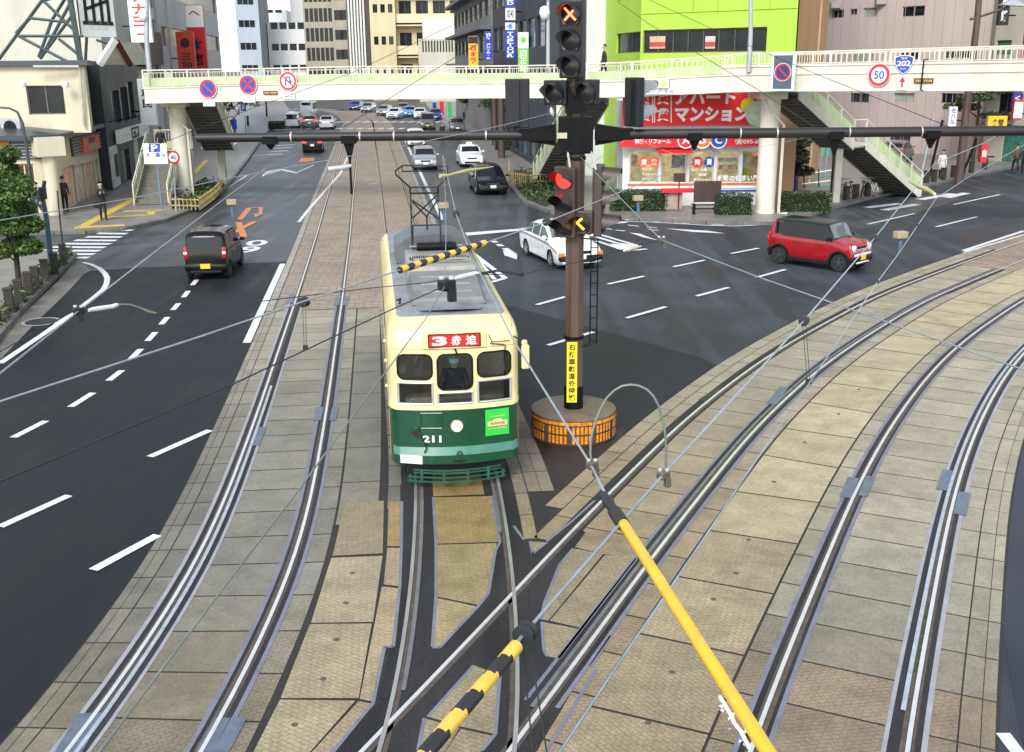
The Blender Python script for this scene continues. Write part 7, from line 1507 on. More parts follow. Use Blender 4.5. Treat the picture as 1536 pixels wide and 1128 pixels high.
for u0, u1, mm in ((973, 997, 'poster_orange'), (1056, 1072, 'poster_red')): m = MB(); s0, za = onplane(u0, 73, LM[1], LM[2]); s1, zb = onplane(u1, 54, LM[1], LM[2]); a_ = p_ + d_ * s0 - n_ * .1; b_ = p_ + d_ * s1 - n_ * .1; m.quad(a_ + UP * za, b_ + UP * za, b_ + UP * zb, a_ + UP * zb, 0); m.quad(a_ + UP * (za + .1) + n_ * .01, b_ + UP * (za + .1) + n_ * .01, b_ + UP * (za + .35) + n_ * .01, a_ + UP * (za + .35) + n_ * .01, 1); add(lm, 'window_poster', m, [mat(mm, (.60, .40, .22) if 'orange' in mm else (.62, .45, .42), .6), mat('poster_ink', (.45, .06, .05), .6)])
BRW = wallm('clay', (.42, .235, .105)); bw = [(X(1196, 60), 60), (X(1240, 66), 66), (X(1240, 66) + 3, 80), (X(1196, 60) + 3, 80)]; cb_ = building('clay_block', 'clay brown wall section between the lime and pink buildings', bw, 26, BRW); m = MB(); p_ = PY(1226, 60, 64.3); m.tube([(p_.x, 64.0, .2), (p_.x, 64.0, 25)], .07, 8); add(cb_, 'drain_pipe', m, mat('pipe_clay', (.5, .36, .22), .6))
PKW = wallm('pink', (.56, .46, .43), var=.05); PKB = [(X(1236, 93), 93), (X(1492, 80), 80), (X(1492, 80) + 8, 95), (X(1236, 93) + 8, 105)]
pk = building('pink_building', 'pale pink panelled building with small sliding windows beyond the car park', PKB, 30, PKW, {0: dict(w=pxw(PKB[0], PKB[1], [(1246, 14, 1266, 28), (1274, 13, 1286, 23), (1294, 11, 1316, 26), (1352, 8, 1388, 26), (1274, 140, 1304, 154), (1340, 140, 1372, 153), (1410, 140, 1445, 155), (1332, 204, 1366, 224), (1275, 76, 1310, 92), (1345, 74, 1378, 90), (1415, 72, 1455, 88)]), mull=1, gl=[WGL, WGL2, CURT], frame=WFL)})
m = MB(); p_, q_ = Vector((*PKB[0], 0)), Vector((*PKB[1], 0)); d_ = (q_ - p_).normalized(); n_ = Vector((d_.y, -d_.x, 0)); L_ = (q_ - p_).length
for i in range(1, 18): a_ = p_ + d_ * (L_ * i / 18) + n_ * .01; m.tube([a_ + UP * .1, a_ + UP * 29], .018, 4)
add(pk, 'panel_seam', m, mat('pink_seam', (.40, .33, .31), .8))
for u, v in ((1256, 8), (1324, 2)): m = MB(); s, z = onplane(u, v, PKB[0], PKB[1]); a_ = p_ + d_ * s + n_ * .25; m.box((a_.x, a_.y, z), (.8, .5, .5), 0, 0, ch=.05); add(pk, 'wall_vent', m, mat('vent_grey', (.35, .34, .32), .6))
RBD = [(X(1492, 79), 79), (X(1640, 72), 72), (X(1640, 72), 95), (X(1492, 79) + 3, 95)]; rb2 = building('shop_building', 'beige shop building with green panes at the right edge', RBD, 22, wallm('beige_right', (.46, .44, .36)), {0: dict(w=pxw(RBD[0], RBD[1], [(1493, 60, 1518, 82), (1496, 140, 1535, 170), (1500, 190, 1560, 245)]), mull=2, gl=[mat('pane_green', (.07, .22, .18), .1, 0, .2), WGL])})
# ---- ground floor shop with red signs
SHP = [(X(938, 54.4), 54.4), (X(1142, 54.4) + .3, 54.4), (X(1142, 54.4) + .8, 60), (X(938, 54.4) + .3, 61.6)]; SW = mat('shop_white', (.66, .66, .63), .5, 0, .06); P0, P1 = SHP[0], SHP[1]
sh = building('estate_shop', 'estate agency shop with big red signs and white lettering under the lime building', SHP, 5.2, SW, {0: dict(w=pxw(P0, P1, [(944, 226, 989, 274), (991, 226, 1031, 274), (1033, 226, 1072, 274), (1074, 226, 1110, 274), (1112, 226, 1140, 274)]), gl=clear('shop_glass2', (.75, .78, .76)), mull=0, frame=ALU)}, parapet=.1)
m = MB(); m.box((SHP[0][0] + 3.4, 58.2, 1.6), (6.6, .1, 3.2)); m.box((SHP[0][0] + 3.4, 56.4, 3.35), (6.6, 3.4, .06)); m.box((SHP[0][0] + 3.4, 56.4, .15), (6.6, 3.4, .06)); add(sh, 'interior', m, mat('shop_interior', (.75, .68, .5), .7, 0, .25, 1.2))
for k in range(4): m = MB(); m.box((SHP[0][0] + .9 + k * 1.7, 55.9, 3.25), (.9, .3, .08)); add(sh, 'ceiling_lamp', m, glow('lamp_shop', (1, .92, .75), 14))
for i, (u0, u1, v0, v1) in enumerate(((1078, 1108, 237, 244), (1078, 1108, 247, 254), (1114, 1124, 234, 252), (1126, 1137, 234, 252), (1007, 1028, 232, 252), (947, 956, 232, 250))): m = MB(); a_, b_ = PY(u0, v1, 54.75), PY(u1, v0, 54.75); m.quad((a_.x, 54.75, a_.z), (b_.x, 54.75, a_.z), (b_.x, 54.75, b_.z), (a_.x, 54.75, b_.z)); add(sh, 'window_poster', m, [mat('poster_a', (.66, .66, .60), .6, 0, .3, 4), mat('poster_b', (.7, .45, .3), .6, 0, .3, 4)][i % 2])
Yf = 54.4
def panel(root, name, u0, v0, u1, v1, Y, m_, th=.2): a_, b_ = PY(u0, v1, Y), PY(u1, v0, Y); m = MB(); m.box(((a_.x + b_.x) / 2, Y + th / 2, (a_.z + b_.z) / 2), (b_.x - a_.x, th, b_.z - a_.z)); return m, a_, b_
FX, FU = Vector((1, 0, 0)), UP
def wr(m, s, u0, v0, u1, v1, Y, mi, bold=.02, vertical=False): a_, b_ = PY(u0, v1, Y), PY(u1, v0, Y); write(m, s, ((a_.x + b_.x) / 2, Y, (a_.z + b_.z) / 2), FX, FU, b_.x - a_.x, b_.z - a_.z, mi, bold, vertical)
SR2 = mat('shop_sign_red', (.72, .012, .018), .65, 0, .03); YLS = mat('sign_yellow', (.8, .62, .02), .5); LGR = mat('sign_pale_green', (.55, .72, .5), .5)
m, a_, b_ = panel(sh, 's', 934, 128, 1148, 189, 53.9, SR2); yy = 53.88
for v0, v1 in ((134, 159), (160, 184)):
    for j, u0 in enumerate((953, 981)): 
        for q in ((u0, v0, u0 + 1.6, v1), (u0 + 25, v0, u0 + 26.6, v1)): P_ = [PY(q[0], q[3], yy), PY(q[2], q[3], yy), PY(q[2], q[1], yy), PY(q[0], q[1], yy)]; m.poly(P_, 1)
        wr(m, '賃' if v0 > 150 and False else ('貸' if j else '賃'), u0 + 4, v0 + 2, u0 + 23, v1 - 2, yy, 1, .035)
wr(m, 'アパート', 1012, 134, 1104, 157, yy, 1, .05); wr(m, 'マンション', 1012, 159, 1124, 183, yy, 1, .05)
c_ = PY(1137, 170, yy); disc(m, (c_.x, yy - .004, c_.z), FX, FU, .62, 3); c_ = PY(1122, 158, yy); disc(m, (c_.x, yy - .002, c_.z), FX, FU, .36, 2); m.build('main_sign', [SR2, WHT, YLS, LGR], sh, True)
m, a_, b_ = panel(sh, 's', 931, 203, 1150, 221, 53.7, SR2); wr(m, '建築・リフォーム', 952, 208, 1006, 216, 53.68, 1, .03); wr(m, '☎095-820', 1102, 208, 1148, 217, 53.68, 1, .02)
for u, mi, s in ((1029, 0, 'A'), (1054, 2, 'b'), (1078, 3, 'C')): c_ = PY(u, 210, 53.66); disc(m, (c_.x, 53.67, c_.z), FX, FU, .42, 1); disc(m, (c_.x, 53.665, c_.z), FX, FU, .36, mi); write(m, s, (c_.x, 53.66, c_.z), FX, FU, .36, .36, 1, .03)
m.build('fascia_sign', [SR2, WHT, mat('sign_orange', (.8, .18, .02), .5), SB_], sh, True)
m = MB(); a_, b_ = PY(986, 229, 53.9), PY(1036, 222, 53.9); m.add([(a_.x, 54.3, b_.z), (b_.x, 54.3, b_.z), (b_.x + .05, 53.2, a_.z), (a_.x - .05, 53.2, a_.z)], [(0, 1, 2, 3)]); m.build('awning', SR2, sh, True)
yl = 54.44; LTM = [WHT, mat('letter_orange', (.85, .13, .03), .5), SR2, SB_]
for u, s, mi in ((966, '賃', 1), (981, '貸', 1), (1046, '売', 2), (1064, '買', 3)): lt = MB(); c_ = PY(u, 243, yl); disc(lt, (c_.x, yl, c_.z), FX, FU, .27, mi); write(lt, s, (c_.x, yl - .005, c_.z), FX, FU, .30, .30, 0, .04); lt.build('window_emblem', LTM, sh, True)
for s, u0, v0, u1, v1 in (('アパート', 963, 252, 977, 256), ('マンション', 963, 259, 984, 263), ('テナント', 963, 266, 980, 270), ('新築・土地', 1038, 252, 1060, 257), ('空室', 1048, 260, 1060, 264), ('売マンション', 1040, 267, 1066, 272), ('感動の住まい屋', 1076, 262, 1138, 272)): lt = MB(); wr(lt, s, u0, v0, u1, v1, yl, 0, .03); lt.build('window_lettering', LTM, sh, True)
m = MB()
for v0, v1, mi in ((273.5, 278, 0), (279, 283, 1), (284, 288, 2)): a_, b_ = PY(941, v1 + 8, 54.36), PY(1141, v0 + 8, 54.36); m.box(((a_.x + b_.x) / 2, 54.37, (a_.z + b_.z) / 2 + .25), (b_.x - a_.x, .05, b_.z - a_.z), 0, mi)
m.build('wall_stripe', [mat('stripe_orange', (.8, .12, .02), .5), WHT, SB_], sh, True)

# ---- vertical shop signs
def vsign(label, u0, v0, u1, v1, Y, cols, text, tm=1, base=None, emblem=None, th=.35, cat='shop sign'):
    a_, b_ = PY(u0, v1, Y), PY(u1, v0, Y); w, h = b_.x - a_.x, b_.z - a_.z; t = thing('shop_sign', label, cat, ((a_.x + b_.x) / 2, Y, a_.z)); m = MB(); m.box(((a_.x + b_.x) / 2, Y + th / 2, (a_.z + b_.z) / 2), (w, th, h), 0, 0, ch=.02); m.build('sign_box', cols[0], t, True)
    m = MB(); c_ = Vector(((a_.x + b_.x) / 2, Y - .012, (a_.z + b_.z) / 2)); e_ = 0
    if base: m.quad(*[Vector((c_.x + x * w / 2, Y - .006, z)) for x, z in ((-.96, a_.z + h * base[0]), (.96, a_.z + h * base[0]), (.96, a_.z + h * base[1]), (-.96, a_.z + h * base[1]))], base[2])
    for s, f0, f1, mi, vert in text: write(m, s, (c_.x, c_.y, a_.z + h * (f0 + f1) / 2), FX, UP, w * .62, h * (f1 - f0), mi, .03, vertical=vert)
    if emblem: disc(m, (c_.x, c_.y - .004, a_.z + h * emblem[0]), FX, UP, w * emblem[1], emblem[2])
    m.build('sign_face', cols, t, True); m = MB(); m.tube([(b_.x, Y + th / 2, a_.z + h * .3), (b_.x + .5 if u0 > 600 else a_.x - .6, Y + th / 2, a_.z + h * .3)], .05, 6); m.build('sign_bracket', IRON, t, True); return t
BLU2 = mat('sign_royal_blue', (.008, .035, .42), .4); SGRN = mat('sign_leaf_green', (.20, .58, .06), .45); SYEL = mat('sign_amber', (.82, .50, .03), .5); ORD = mat('sign_vermilion', (.55, .05, .02), .5)
vsign('tall white sign with large red katakana letters at the left street lamp', 197, -20, 221, 64, 78, [WHT, SRED], [('ナナヨー', .04, .94, 1, True)])
vsign('vermilion sign with a black bird emblem on the left street', 268, 47, 289, 105, 96, [ORD, INK], [('三仙', .06, .45, 1, True)], emblem=(.70, .26, 1))
vsign('tall red and white sign with a dark centre strip beside the vermilion one', 285, 7, 304, 105, 99, [SRED, WHT, INK], [('ヘ', .83, .91, 0, False), ('本店', .05, .5, 2, True)], base=(.66, .99, 1))
vsign('white board with a black square emblem beside the near left staircase', 212, 118, 229, 188, 69, [WHT, INK], [('和民', .36, .80, 1, True)])
vsign('amber shop sign with red characters above a black cap on the right street', 703, 54, 717, 104, 100, [SYEL, SRED, INK], [('西本ラー', .0, .74, 1, True)], base=(.78, .99, 2))
vsign('narrow royal blue sign with white letters left of the travel sign', 727, 47, 738, 90, 92, [BLU2, WHT], [('メンズルーム', .02, .6, 1, True), ('XP', .72, .94, 1, False)])
vsign('blue travel agency sign with vertical white letters and a sky blue emblem', 758, 33, 773, 88, 82, [BLU2, WHT, mat('sign_sky', (.05, .35, .7))], [('TOPTOUR', .03, .74, 1, True)], base=(.79, .985, 1), emblem=(.88, .22, 2))
vsign('blue and white sign mounted above the travel agency sign', 758, -14, 773, 31, 82, [BLU2, WHT, GREYC], [('KID', .52, .9, 1, True), ('8240', .1, .36, 2, False)], base=(.02, .42, 1))
vsign('leaf green sign with a white top and round emblem right of the travel sign', 777, 48, 793, 108, 80, [SGRN, WHT], [('日正堂', .02, .55, 1, True)], base=(.60, .99, 1), emblem=(.80, .26, 0))
vsign('black and blue hanging sign with white characters at the top right', 1497, -12, 1518, 38, 74, [INK, WHT, SB_], [('愛媛', .1, .85, 1, True)], cat='shop sign')
vsign('small purple banner sign at the right edge under the footbridge', 1518, 138, 1534, 163, 74, [mat('sign_purple', (.05, .03, .25), .5), WHT], [('くら', .15, .8, 1, True)])
vsign('tall red sign column at the extreme right edge', 1531, 30, 1545, 118, 72, [SRED, WHT], [('焼肉', .3, .8, 1, True)])
vsign('white sign with blue characters behind the right utility pole', 1422, 160, 1437, 190, 76, [WHT, SB_], [('セハル', .1, .95, 1, True)])
vsign('yellow shop board near the right edge below the footbridge', 1481, 174, 1512, 194, 70, [SYEL, INK], [('食堂', .15, .8, 1, False)])
vsign('red drink vending panel standing on the right pavement', 1470, 216, 1483, 244, 66, [SRED, WHT], [('自', .3, .7, 1, False)], cat='sign panel')
vsign('white red framed notice on the right shop front', 1519, 150, 1536, 180, 71, [SRED, WHT], [], base=(.1, .9, 1), cat='sign panel')
# ================================================================ PLANTS, STREET FURNITURE, PEDESTRIANS
def leafm(n, c): return mat('leaf_' + n, c, .6, 0, .28, 1.8)
LG1, LG2, LG3 = leafm('deep', (.022, .045, .013)), leafm('mid', (.055, .105, .022)), leafm('light', (.11, .17, .035)); BARK = mat('bark', (.045, .034, .025), .85, 0, .25, 6, .4, 20)
def leaves(m, c, rad, n, size, seed=0, mats=3, shell=.55):
    rnd = random.Random(seed)
    for _ in range(n):
        while True:
            p = Vector((rnd.uniform(-1, 1), rnd.uniform(-1, 1), rnd.uniform(-1, 1))); l = p.length
            if .05 < l < 1 and rnd.random() < shell + (1 - shell) * l: break
        q = Vector((c[0] + p.x * rad[0], c[1] + p.y * rad[1], c[2] + p.z * rad[2])); s = size * rnd.uniform(.6, 1.35)
        a = Vector((rnd.gauss(0, 1), rnd.gauss(0, 1), rnd.gauss(0, .6))).normalized(); b_ = a.cross(Vector((rnd.gauss(0, 1), rnd.gauss(0, 1), rnd.gauss(0, 1)))).normalized()
        m.add([q - a * s, q + b_ * s * .45, q + a * s, q - b_ * s * .45], [(0, 1, 2, 3)], min(mats - 1, int(rnd.random() ** 1.2 * mats)))
def tree(name, label, base, h, clumps, trunk_r=.09, n=260, size=.10, seed=1, cat='tree', limbs=True, mats=(LG1, LG2, LG3), lean=0., group=None):
    t = thing(name, label, cat, base, 0, group); rnd = random.Random(seed); tk = MB(); top = Vector((lean, 0, h)); P_ = [Vector((lean * f + .05 * math.sin(5 * f), .04 * math.cos(4 * f), h * f)) for f in (0, .25, .5, .75, 1)]
    tk.tube(P_, [trunk_r, trunk_r * .85, trunk_r * .7, trunk_r * .5, trunk_r * .2], 9); lf = MB()
    for i, (c, r) in enumerate(clumps):
        c = Vector(c)
        if limbs: f = max(.2, min(.9, (c.z - r[2] * .6) / h - .08)); s = Vector((lean * f, 0, h * f)); tk.tube([s, s.lerp(c, .55) + Vector((0, 0, .06)), c], [trunk_r * .35, trunk_r * .22, .008], 6)
        leaves(lf, c, r, int(n * (r[0] * r[1] * r[2]) ** .5 * 4), size, seed * 77 + i)
    tk.build('trunk', BARK, t, smooth=50); lf.build('crown', list(mats), t); return t
g_ = G(33, 432); rnd = random.Random(3); cl = []
for z, r, k in ((1.35, .7, 4), (1.9, .9, 6), (2.5, .95, 7), (3.1, .8, 6), (3.6, .6, 4), (4.1, .35, 2)):
    for i in range(k): a = rnd.uniform(0, 6.28); d = r * rnd.uniform(.25, .8); cl.append(((math.cos(a) * d - .05, math.sin(a) * d, z + rnd.uniform(-.2, .2)), (.52, .52, .27)))
tree('street_tree', 'bushy green street tree in layered clumps at the left edge beside the bollards', (g_.x - .1, g_.y, .13), 3.9, cl, .10, 820, .085, 5, mats=(LG2, LG3, leafm('fresh', (.10, .19, .03))))
g_ = G(1198, 300); cl = [((math.cos(i * 2.4) * .5 * (1 - z / 6), math.sin(i * 2.4) * .5 * (1 - z / 6), z), (.85 - z * .1, .85 - z * .1, .28)) for i, z in enumerate([1.3 + .3 * k for k in range(13)])]
tree('conifer', 'dark green conifer between the right bridge column and the vending machine', (g_.x, g_.y + 1.2, .13), 5.2, cl, .09, 420, .10, 9, mats=(LG1, leafm('conifer', (.035, .07, .03)), LG2))
g_ = G(1486, 252); cl = [((math.cos(i * 2.1) * 1.5, math.sin(i * 2.1) * 1.2, z), (1.4, 1.2, .3)) for i, z in enumerate([3.2, 3.8, 4.5, 5.0, 5.6, 6.1, 6.5])]
tree('pine_tree', 'layered pine tree standing by the right shops under the footbridge', (g_.x, g_.y + 3, .13), 6.6, cl, .14, 190, .13, 12, mats=(LG1, leafm('conifer', (.035, .07, .03)), LG2))
for k, (u, v, lb, h, sd) in enumerate(((738, 212, 'bare limbed street tree in front of the navy block on the right street', 5.5, 21), (775, 232, 'dark street tree with twin trunks near the central staircase', 6, 22), (705, 190, 'small dark tree far along the right pavement', 5, 23), (372, 190, 'bare street tree with thin twigs on the left pavement', 5, 24), (400, 176, 'bushy far tree on the left pavement beyond the minivan', 5, 25), (352, 205, 'slim leafless tree beside the parking signs on the left pavement', 4.6, 26))):
    g_ = G(u, v); cl = [((math.cos(i * 2.2) * 1.0, math.sin(i * 2.2) * .8, h * (.55 + .06 * i)), (.8, .7, .5)) for i in range(7)]; tree('street_tree', lb, (g_.x, g_.y, .13), h, cl, .15, 70 if k in (0, 3, 5) else 260, .12, sd, group='trees along the far street')
def hedge(label, u0, u1, v, h, d, seed):
    a_, b_ = G(u0, v), G(u1, v); L_ = (b_ - a_).length; n_ = Vector((-(b_ - a_).y, (b_ - a_).x, 0)).normalized() * (d / 2); c = (a_ + b_) / 2 + n_; t = thing('hedge', label, 'hedge', (c.x, c.y, .1)); m = MB(); yaw = math.atan2((b_ - a_).y, (b_ - a_).x)
    co = MB(); co.box((0, 0, h * .45), (L_ * .96, d * .8, h * .85), yaw, ch=.06); co.build('stems', mat('hedge_core', (.012, .022, .008), .9, 0, .2, 5), t); rr = random.Random(seed); k = int(L_ * 700)
    for _ in range(k):
        f = rr.random(); x = rr.uniform(-L_ / 2, L_ / 2)
        if f < .45: y, z = rr.uniform(-d / 2, d / 2), h * rr.uniform(.93, 1.06)
        elif f < .85: y, z = -d / 2 * rr.uniform(.9, 1.08), h * rr.random()
        else: y, z = rr.uniform(-d / 2, d / 2), h * rr.random(); x = math.copysign(L_ / 2, x)
        q = Vector((x * math.cos(yaw) - y * math.sin(yaw), x * math.sin(yaw) + y * math.cos(yaw), z)); a = Vector((rr.gauss(0, 1), rr.gauss(0, 1), rr.gauss(0, 1))).normalized(); b2 = a.cross(Vector((rr.gauss(0, 1), rr.gauss(0, 1), 1))).normalized(); s = .055 * rr.uniform(.6, 1.3); m.add([q - a * s, q + b2 * s * .5, q + a * s, q - b2 * s * .5], [(0, 1, 2, 3)], int(rr.random() ** 1.5 * 3))
    m.build('foliage', [LG1, LG2, LG3], t)
hedge('clipped hedge left of the brown notice boards', 915, 1000, 321, .95, 1.1, 1); hedge('clipped hedge in front of the shop between board and bridge column', 1074, 1128, 327, .95, 1.1, 2); hedge('clipped hedge right of the bridge column below the conifer', 1172, 1246, 322, .9, 1.0, 3); hedge('low hedge along the right pavement beside the black estate', 742, 775, 228, .9, 1.6, 4); hedge('hedge beside the left pavement planter far up the street', 402, 424, 196, .9, 1.2, 5)
soil = mat('soil', (.06, .045, .03), .9, 0, .3, 3); GRS = MB(); rr = random.Random(8)
def bed(pts, nleaf):
    P_ = [G(*q) for q in pts]; b = MB(); b.poly([(p.x, p.y, .15) for p in P_]); o = one('planting_bed', b, soil, kind='structure'); c = sum(P_, Vector()) / len(P_)
    for _ in range(nleaf):
        i = rr.randrange(len(P_)); q = c.lerp(P_[i].lerp(P_[(i + 1) % len(P_)], rr.random()), rr.random() ** .6); s = rr.uniform(.06, .13); a = Vector((rr.gauss(0, 1), rr.gauss(0, 1), abs(rr.gauss(.6, .6)))).normalized(); b2 = a.cross(Vector((rr.gauss(0, 1), rr.gauss(0, 1), rr.gauss(0, 1)))).normalized() * .4; z = .16 + rr.random() ** 2 * .45; w_ = Vector((q.x, q.y, z)); GRS.add([w_ - a * s, w_ + b2 * s, w_ + a * s, w_ - b2 * s], [(0, 1, 2, 3)], rr.randrange(3))
bed([(258, 316), (300, 318), (330, 296), (338, 280), (312, 278), (290, 288), (262, 300)], 1500); bed([(772, 282), (790, 303), (818, 314), (842, 305), (842, 280), (800, 262), (770, 258)], 1500); bed([(0, 470), (45, 425), (100, 392), (112, 386), (104, 396), (60, 440), (0, 505)], 700)
one('ground_cover', GRS, [LG2, LG3, LG1], kind='stuff')
FY = mat('fence_bamboo', (.52, .40, .16), .6, 0, .18, 4)
def picket(label, pts, h=.62):
    P_ = [G(*q) for q in pts]; t = thing('low_fence', label, 'fence', (P_[0].x, P_[0].y, .12)); r_ = MB(); pk_ = MB()
    for a_, b_ in zip(P_[:-1], P_[1:]):
        for z in (.2, .5): r_.tube([a_ + UP * (.13 + z * h / .6), b_ + UP * (.13 + z * h / .6)], .035, 6)
        n = max(2, int((b_ - a_).length / .2))
        for i in range(n + 1): q = a_.lerp(b_, i / n); pk_.tube([q + UP * .12, q + UP * (.12 + h)], .03, 6)
    r_.build('rail', FY, t, True); pk_.build('pickets', FY, t, True)
picket('yellow bamboo style low fence round the planting at the left bridge column', [(256, 306), (258, 318), (300, 319), (322, 302), (334, 288)]); picket('bamboo style low fence round the planting at the central bridge column', [(764, 260), (764, 280), (792, 284), (815, 282), (842, 280)], .8)
BRK = mat('bollard_dark', (.045, .036, .030), .8, 0, .25, 5)
bp_ = None
for k, (u, v, lb) in enumerate(((2, 492, 'dark square bollard at the very edge of the left pavement corner'), (22, 476, 'second dark square bollard along the left corner kerb'), (36, 462, 'third dark square bollard along the left corner kerb'), (50, 449, 'dark square bollard in the middle of the left corner row'), (60, 440, 'dark square bollard just before the blue pole'), (74, 428, 'dark square bollard beside the blue pole foot'), (88, 417, 'dark square bollard next to the last one at the left crosswalk'), (101, 402, 'last dark square bollard at the left crosswalk'))):
    g_ = G(u, v); 
    if bp_ is None:
        bp_ = thing('bollard', lb, 'bollard', (g_.x - .1, g_.y, .13), .3, 'stone bollards on the left corner'); m = MB(); m.box((0, 0, .36), (.24, .24, .72), ch=.02); m.build('post', BRK, bp_); m = MB(); m.box((0, 0, .735), (.28, .28, .05), ch=.015); m.build('cap', BRK, bp_)
    else: dup(bp_, (g_.x - .1, g_.y, .13), .3 + k * .02, lb)
RBL = ('dark bollard at the foot of the right-hand stairs', 'dark bollard beside the parked bicycles', 'dark bollard right of the bicycles', 'first dark bollard in front of the woman in white', 'second dark bollard in front of the woman in white', 'dark bollard just right of the woman in white', 'dark bollard before the brown utility pole', 'dark bollard behind the brown utility pole', 'dark bollard near the red drink panel', 'dark bollard at the end of the right row')
for (u, v), lb in zip(((1272, 305), (1286, 302), (1304, 299), (1393, 279), (1404, 277), (1418, 274), (1433, 270), (1447, 266), (1460, 263), (1480, 258)), RBL): g_ = G(u, v); dup(bp_, (g_.x, g_.y + .4, .13), .6, lb, 'stone bollards on the right pavement').scale = (1.1, 1.1, .95)
g_ = G(75, 408); m = MB(); m.box((0, 0, .62), (1.1, .8, 1.2), .25, 0, ch=.03); m.box((0, 0, 1.26), (1.25, .95, .1), .25, 1, ch=.02)
for k in range(3): m.box((-.1 + .02 * k, -.42, .3 + .3 * k), (1.0, .03, .03), .25, 1)
one('utility_cabinet', m, [mat('cabinet_brown', (.075, .045, .038), .6, 0, .15, 3), mat('cabinet_top', (.16, .11, .10), .6, 0, .1)], 'brown utility cabinet on the left corner behind the blue pole', 'cabinet', loc=(g_.x, g_.y + .8, .13))
bpole = thing('sign_pole', 'blue green street pole with a small dark box among the left bollards', 'pole', G(79, 416)); m = MB(); m.tube([G(79, 416), PY(70, 330, G(79, 416).y), PY(62, 286, G(79, 416).y)], [.10, .085, .075], 12); m.build('pole', mat('pole_teal', (.05, .11, .15), .45, .2, .1), bpole, True, smooth=50)
m = MB(); p_ = PY(64, 290, G(79, 416).y - .1); m.box(p_, (.22, .2, .42), 0, 0, ch=.03); m.tube([p_, p_ + Vector((.12, 0, .42))], .07, 8); m.build('signal_box', mat('box_dark', (.03, .035, .04), .5), bpole, True)
m = MB(); g_ = G(98, 402); m.tube([g_, PY(90, 330, g_.y), PY(86, 286, g_.y)], .03, 6); one('thin_pole', m, mat('pole_rusty', (.05, .04, .03), .7, 0, .3, 8), 'thin rusty pole standing by the last left bollards', 'pole')
g_ = G(54, 345); m = MB(); m.tube([g_, PY(46, 270, g_.y), PY(39, 215, g_.y), PY(34, 185, g_.y), PY(26, 168, g_.y), PY(14, 162, g_.y), PY(-10, 161, g_.y)], [.09, .08, .07, .06, .055, .05, .04], 10); one('street_lamp', m, mat('lamp_dark', (.06, .07, .075), .4, .3, .1), 'slim dark curved lamp post in front of the restaurant', 'street lamp', smooth=50)
# parking and speed signs at the left stairs
g_ = G(246, 328); t = thing('road_sign', 'white and blue P parking direction sign in front of the near left staircase', 'road sign', (g_.x, g_.y, .13)); Ys = g_.y; m = MB(); m.tube([(g_.x, Ys, .1), PY(240, 290, Ys), PY(235, 222, Ys)], .045, 10); m.build('sign_post', mat('post_blue_grey', (.16, .22, .28), .5, .2, .1), t, True)
m = MB(); a_, b_ = PY(217, 246, Ys - .08), PY(249, 215, Ys - .08); m.box(((a_.x + b_.x) / 2, Ys - .06, (a_.z + b_.z) / 2), (b_.x - a_.x, .04, b_.z - a_.z)); yy = Ys - .09; P_ = [PY(*q, yy) for q in ((223, 228), (240, 228), (240, 215.5), (223, 215.5))]; m.poly(P_, 1); wr(m, 'P', 227, 217, 236, 227, yy - .006, 0, .04); wr(m, '大', 219, 229, 225, 236, yy, 1); wr(m, '黒', 233, 229, 240, 236, yy, 1); wr(m, '→', 240, 229, 247, 236, yy, 2, .03); m.build('sign_face', [WHT, SB_, mat('sign_green_arrow', (.02, .35, .15), .5)], t, True)
g_ = G(265, 322); t = thing('road_sign', 'round red ringed 40 speed sign beside the left bridge column', 'road sign', (g_.x, g_.y, .13)); Ys = g_.y; m = MB(); m.tube([(g_.x, Ys, .1), PY(260, 236, Ys)], .04, 8); m.build('sign_post', POLEG, t, True); m = MB(); c_ = PY(260, 236, Ys - .06); disc(m, c_, FX, UP, .32, 1); disc(m, c_ + Vector((0, -.005, 0)), FX, UP, .225, 0); write(m, '40', c_ + Vector((0, -.01, 0)), FX, UP, .28, .22, 2, .02); m.build('sign_face', [WHT, SRED, SB_], t, True)
for lb, u, v, uv in (('blue P sign on a pole along the left pavement', 370, 214, 166), ('round no entry sign post on the left pavement', 352, 218, 170)):
    g_ = G(u, v); t = thing('road_sign', lb, 'road sign', (g_.x, g_.y, .13)); m = MB(); m.tube([(g_.x, g_.y, .1), PY(u - 3, uv, g_.y)], .05, 6); m.build('sign_post', POLEG, t, True); m = MB(); c_ = PY(u - 3, uv, g_.y - .1)
    if 'P' in lb[:7]: m.box(c_, (.95, .06, .95), 0, 0); m.box(c_ + Vector((-.1, -.04, .22)), (.5, .02, .45), 0, 1); write(m, 'P', c_ + Vector((-.1, -.06, .22)), FX, UP, .22, .3, 0, .04)
    else: disc(m, c_, FX, UP, .42, 2); disc(m, c_ + Vector((0, -.01, 0)), FX, UP, .36, 0); m.box(c_ - UP * 1.0, (.6, .05, .9), 0, 1)
    m.build('sign_face', [WHT, SB_, SRED], t, True)
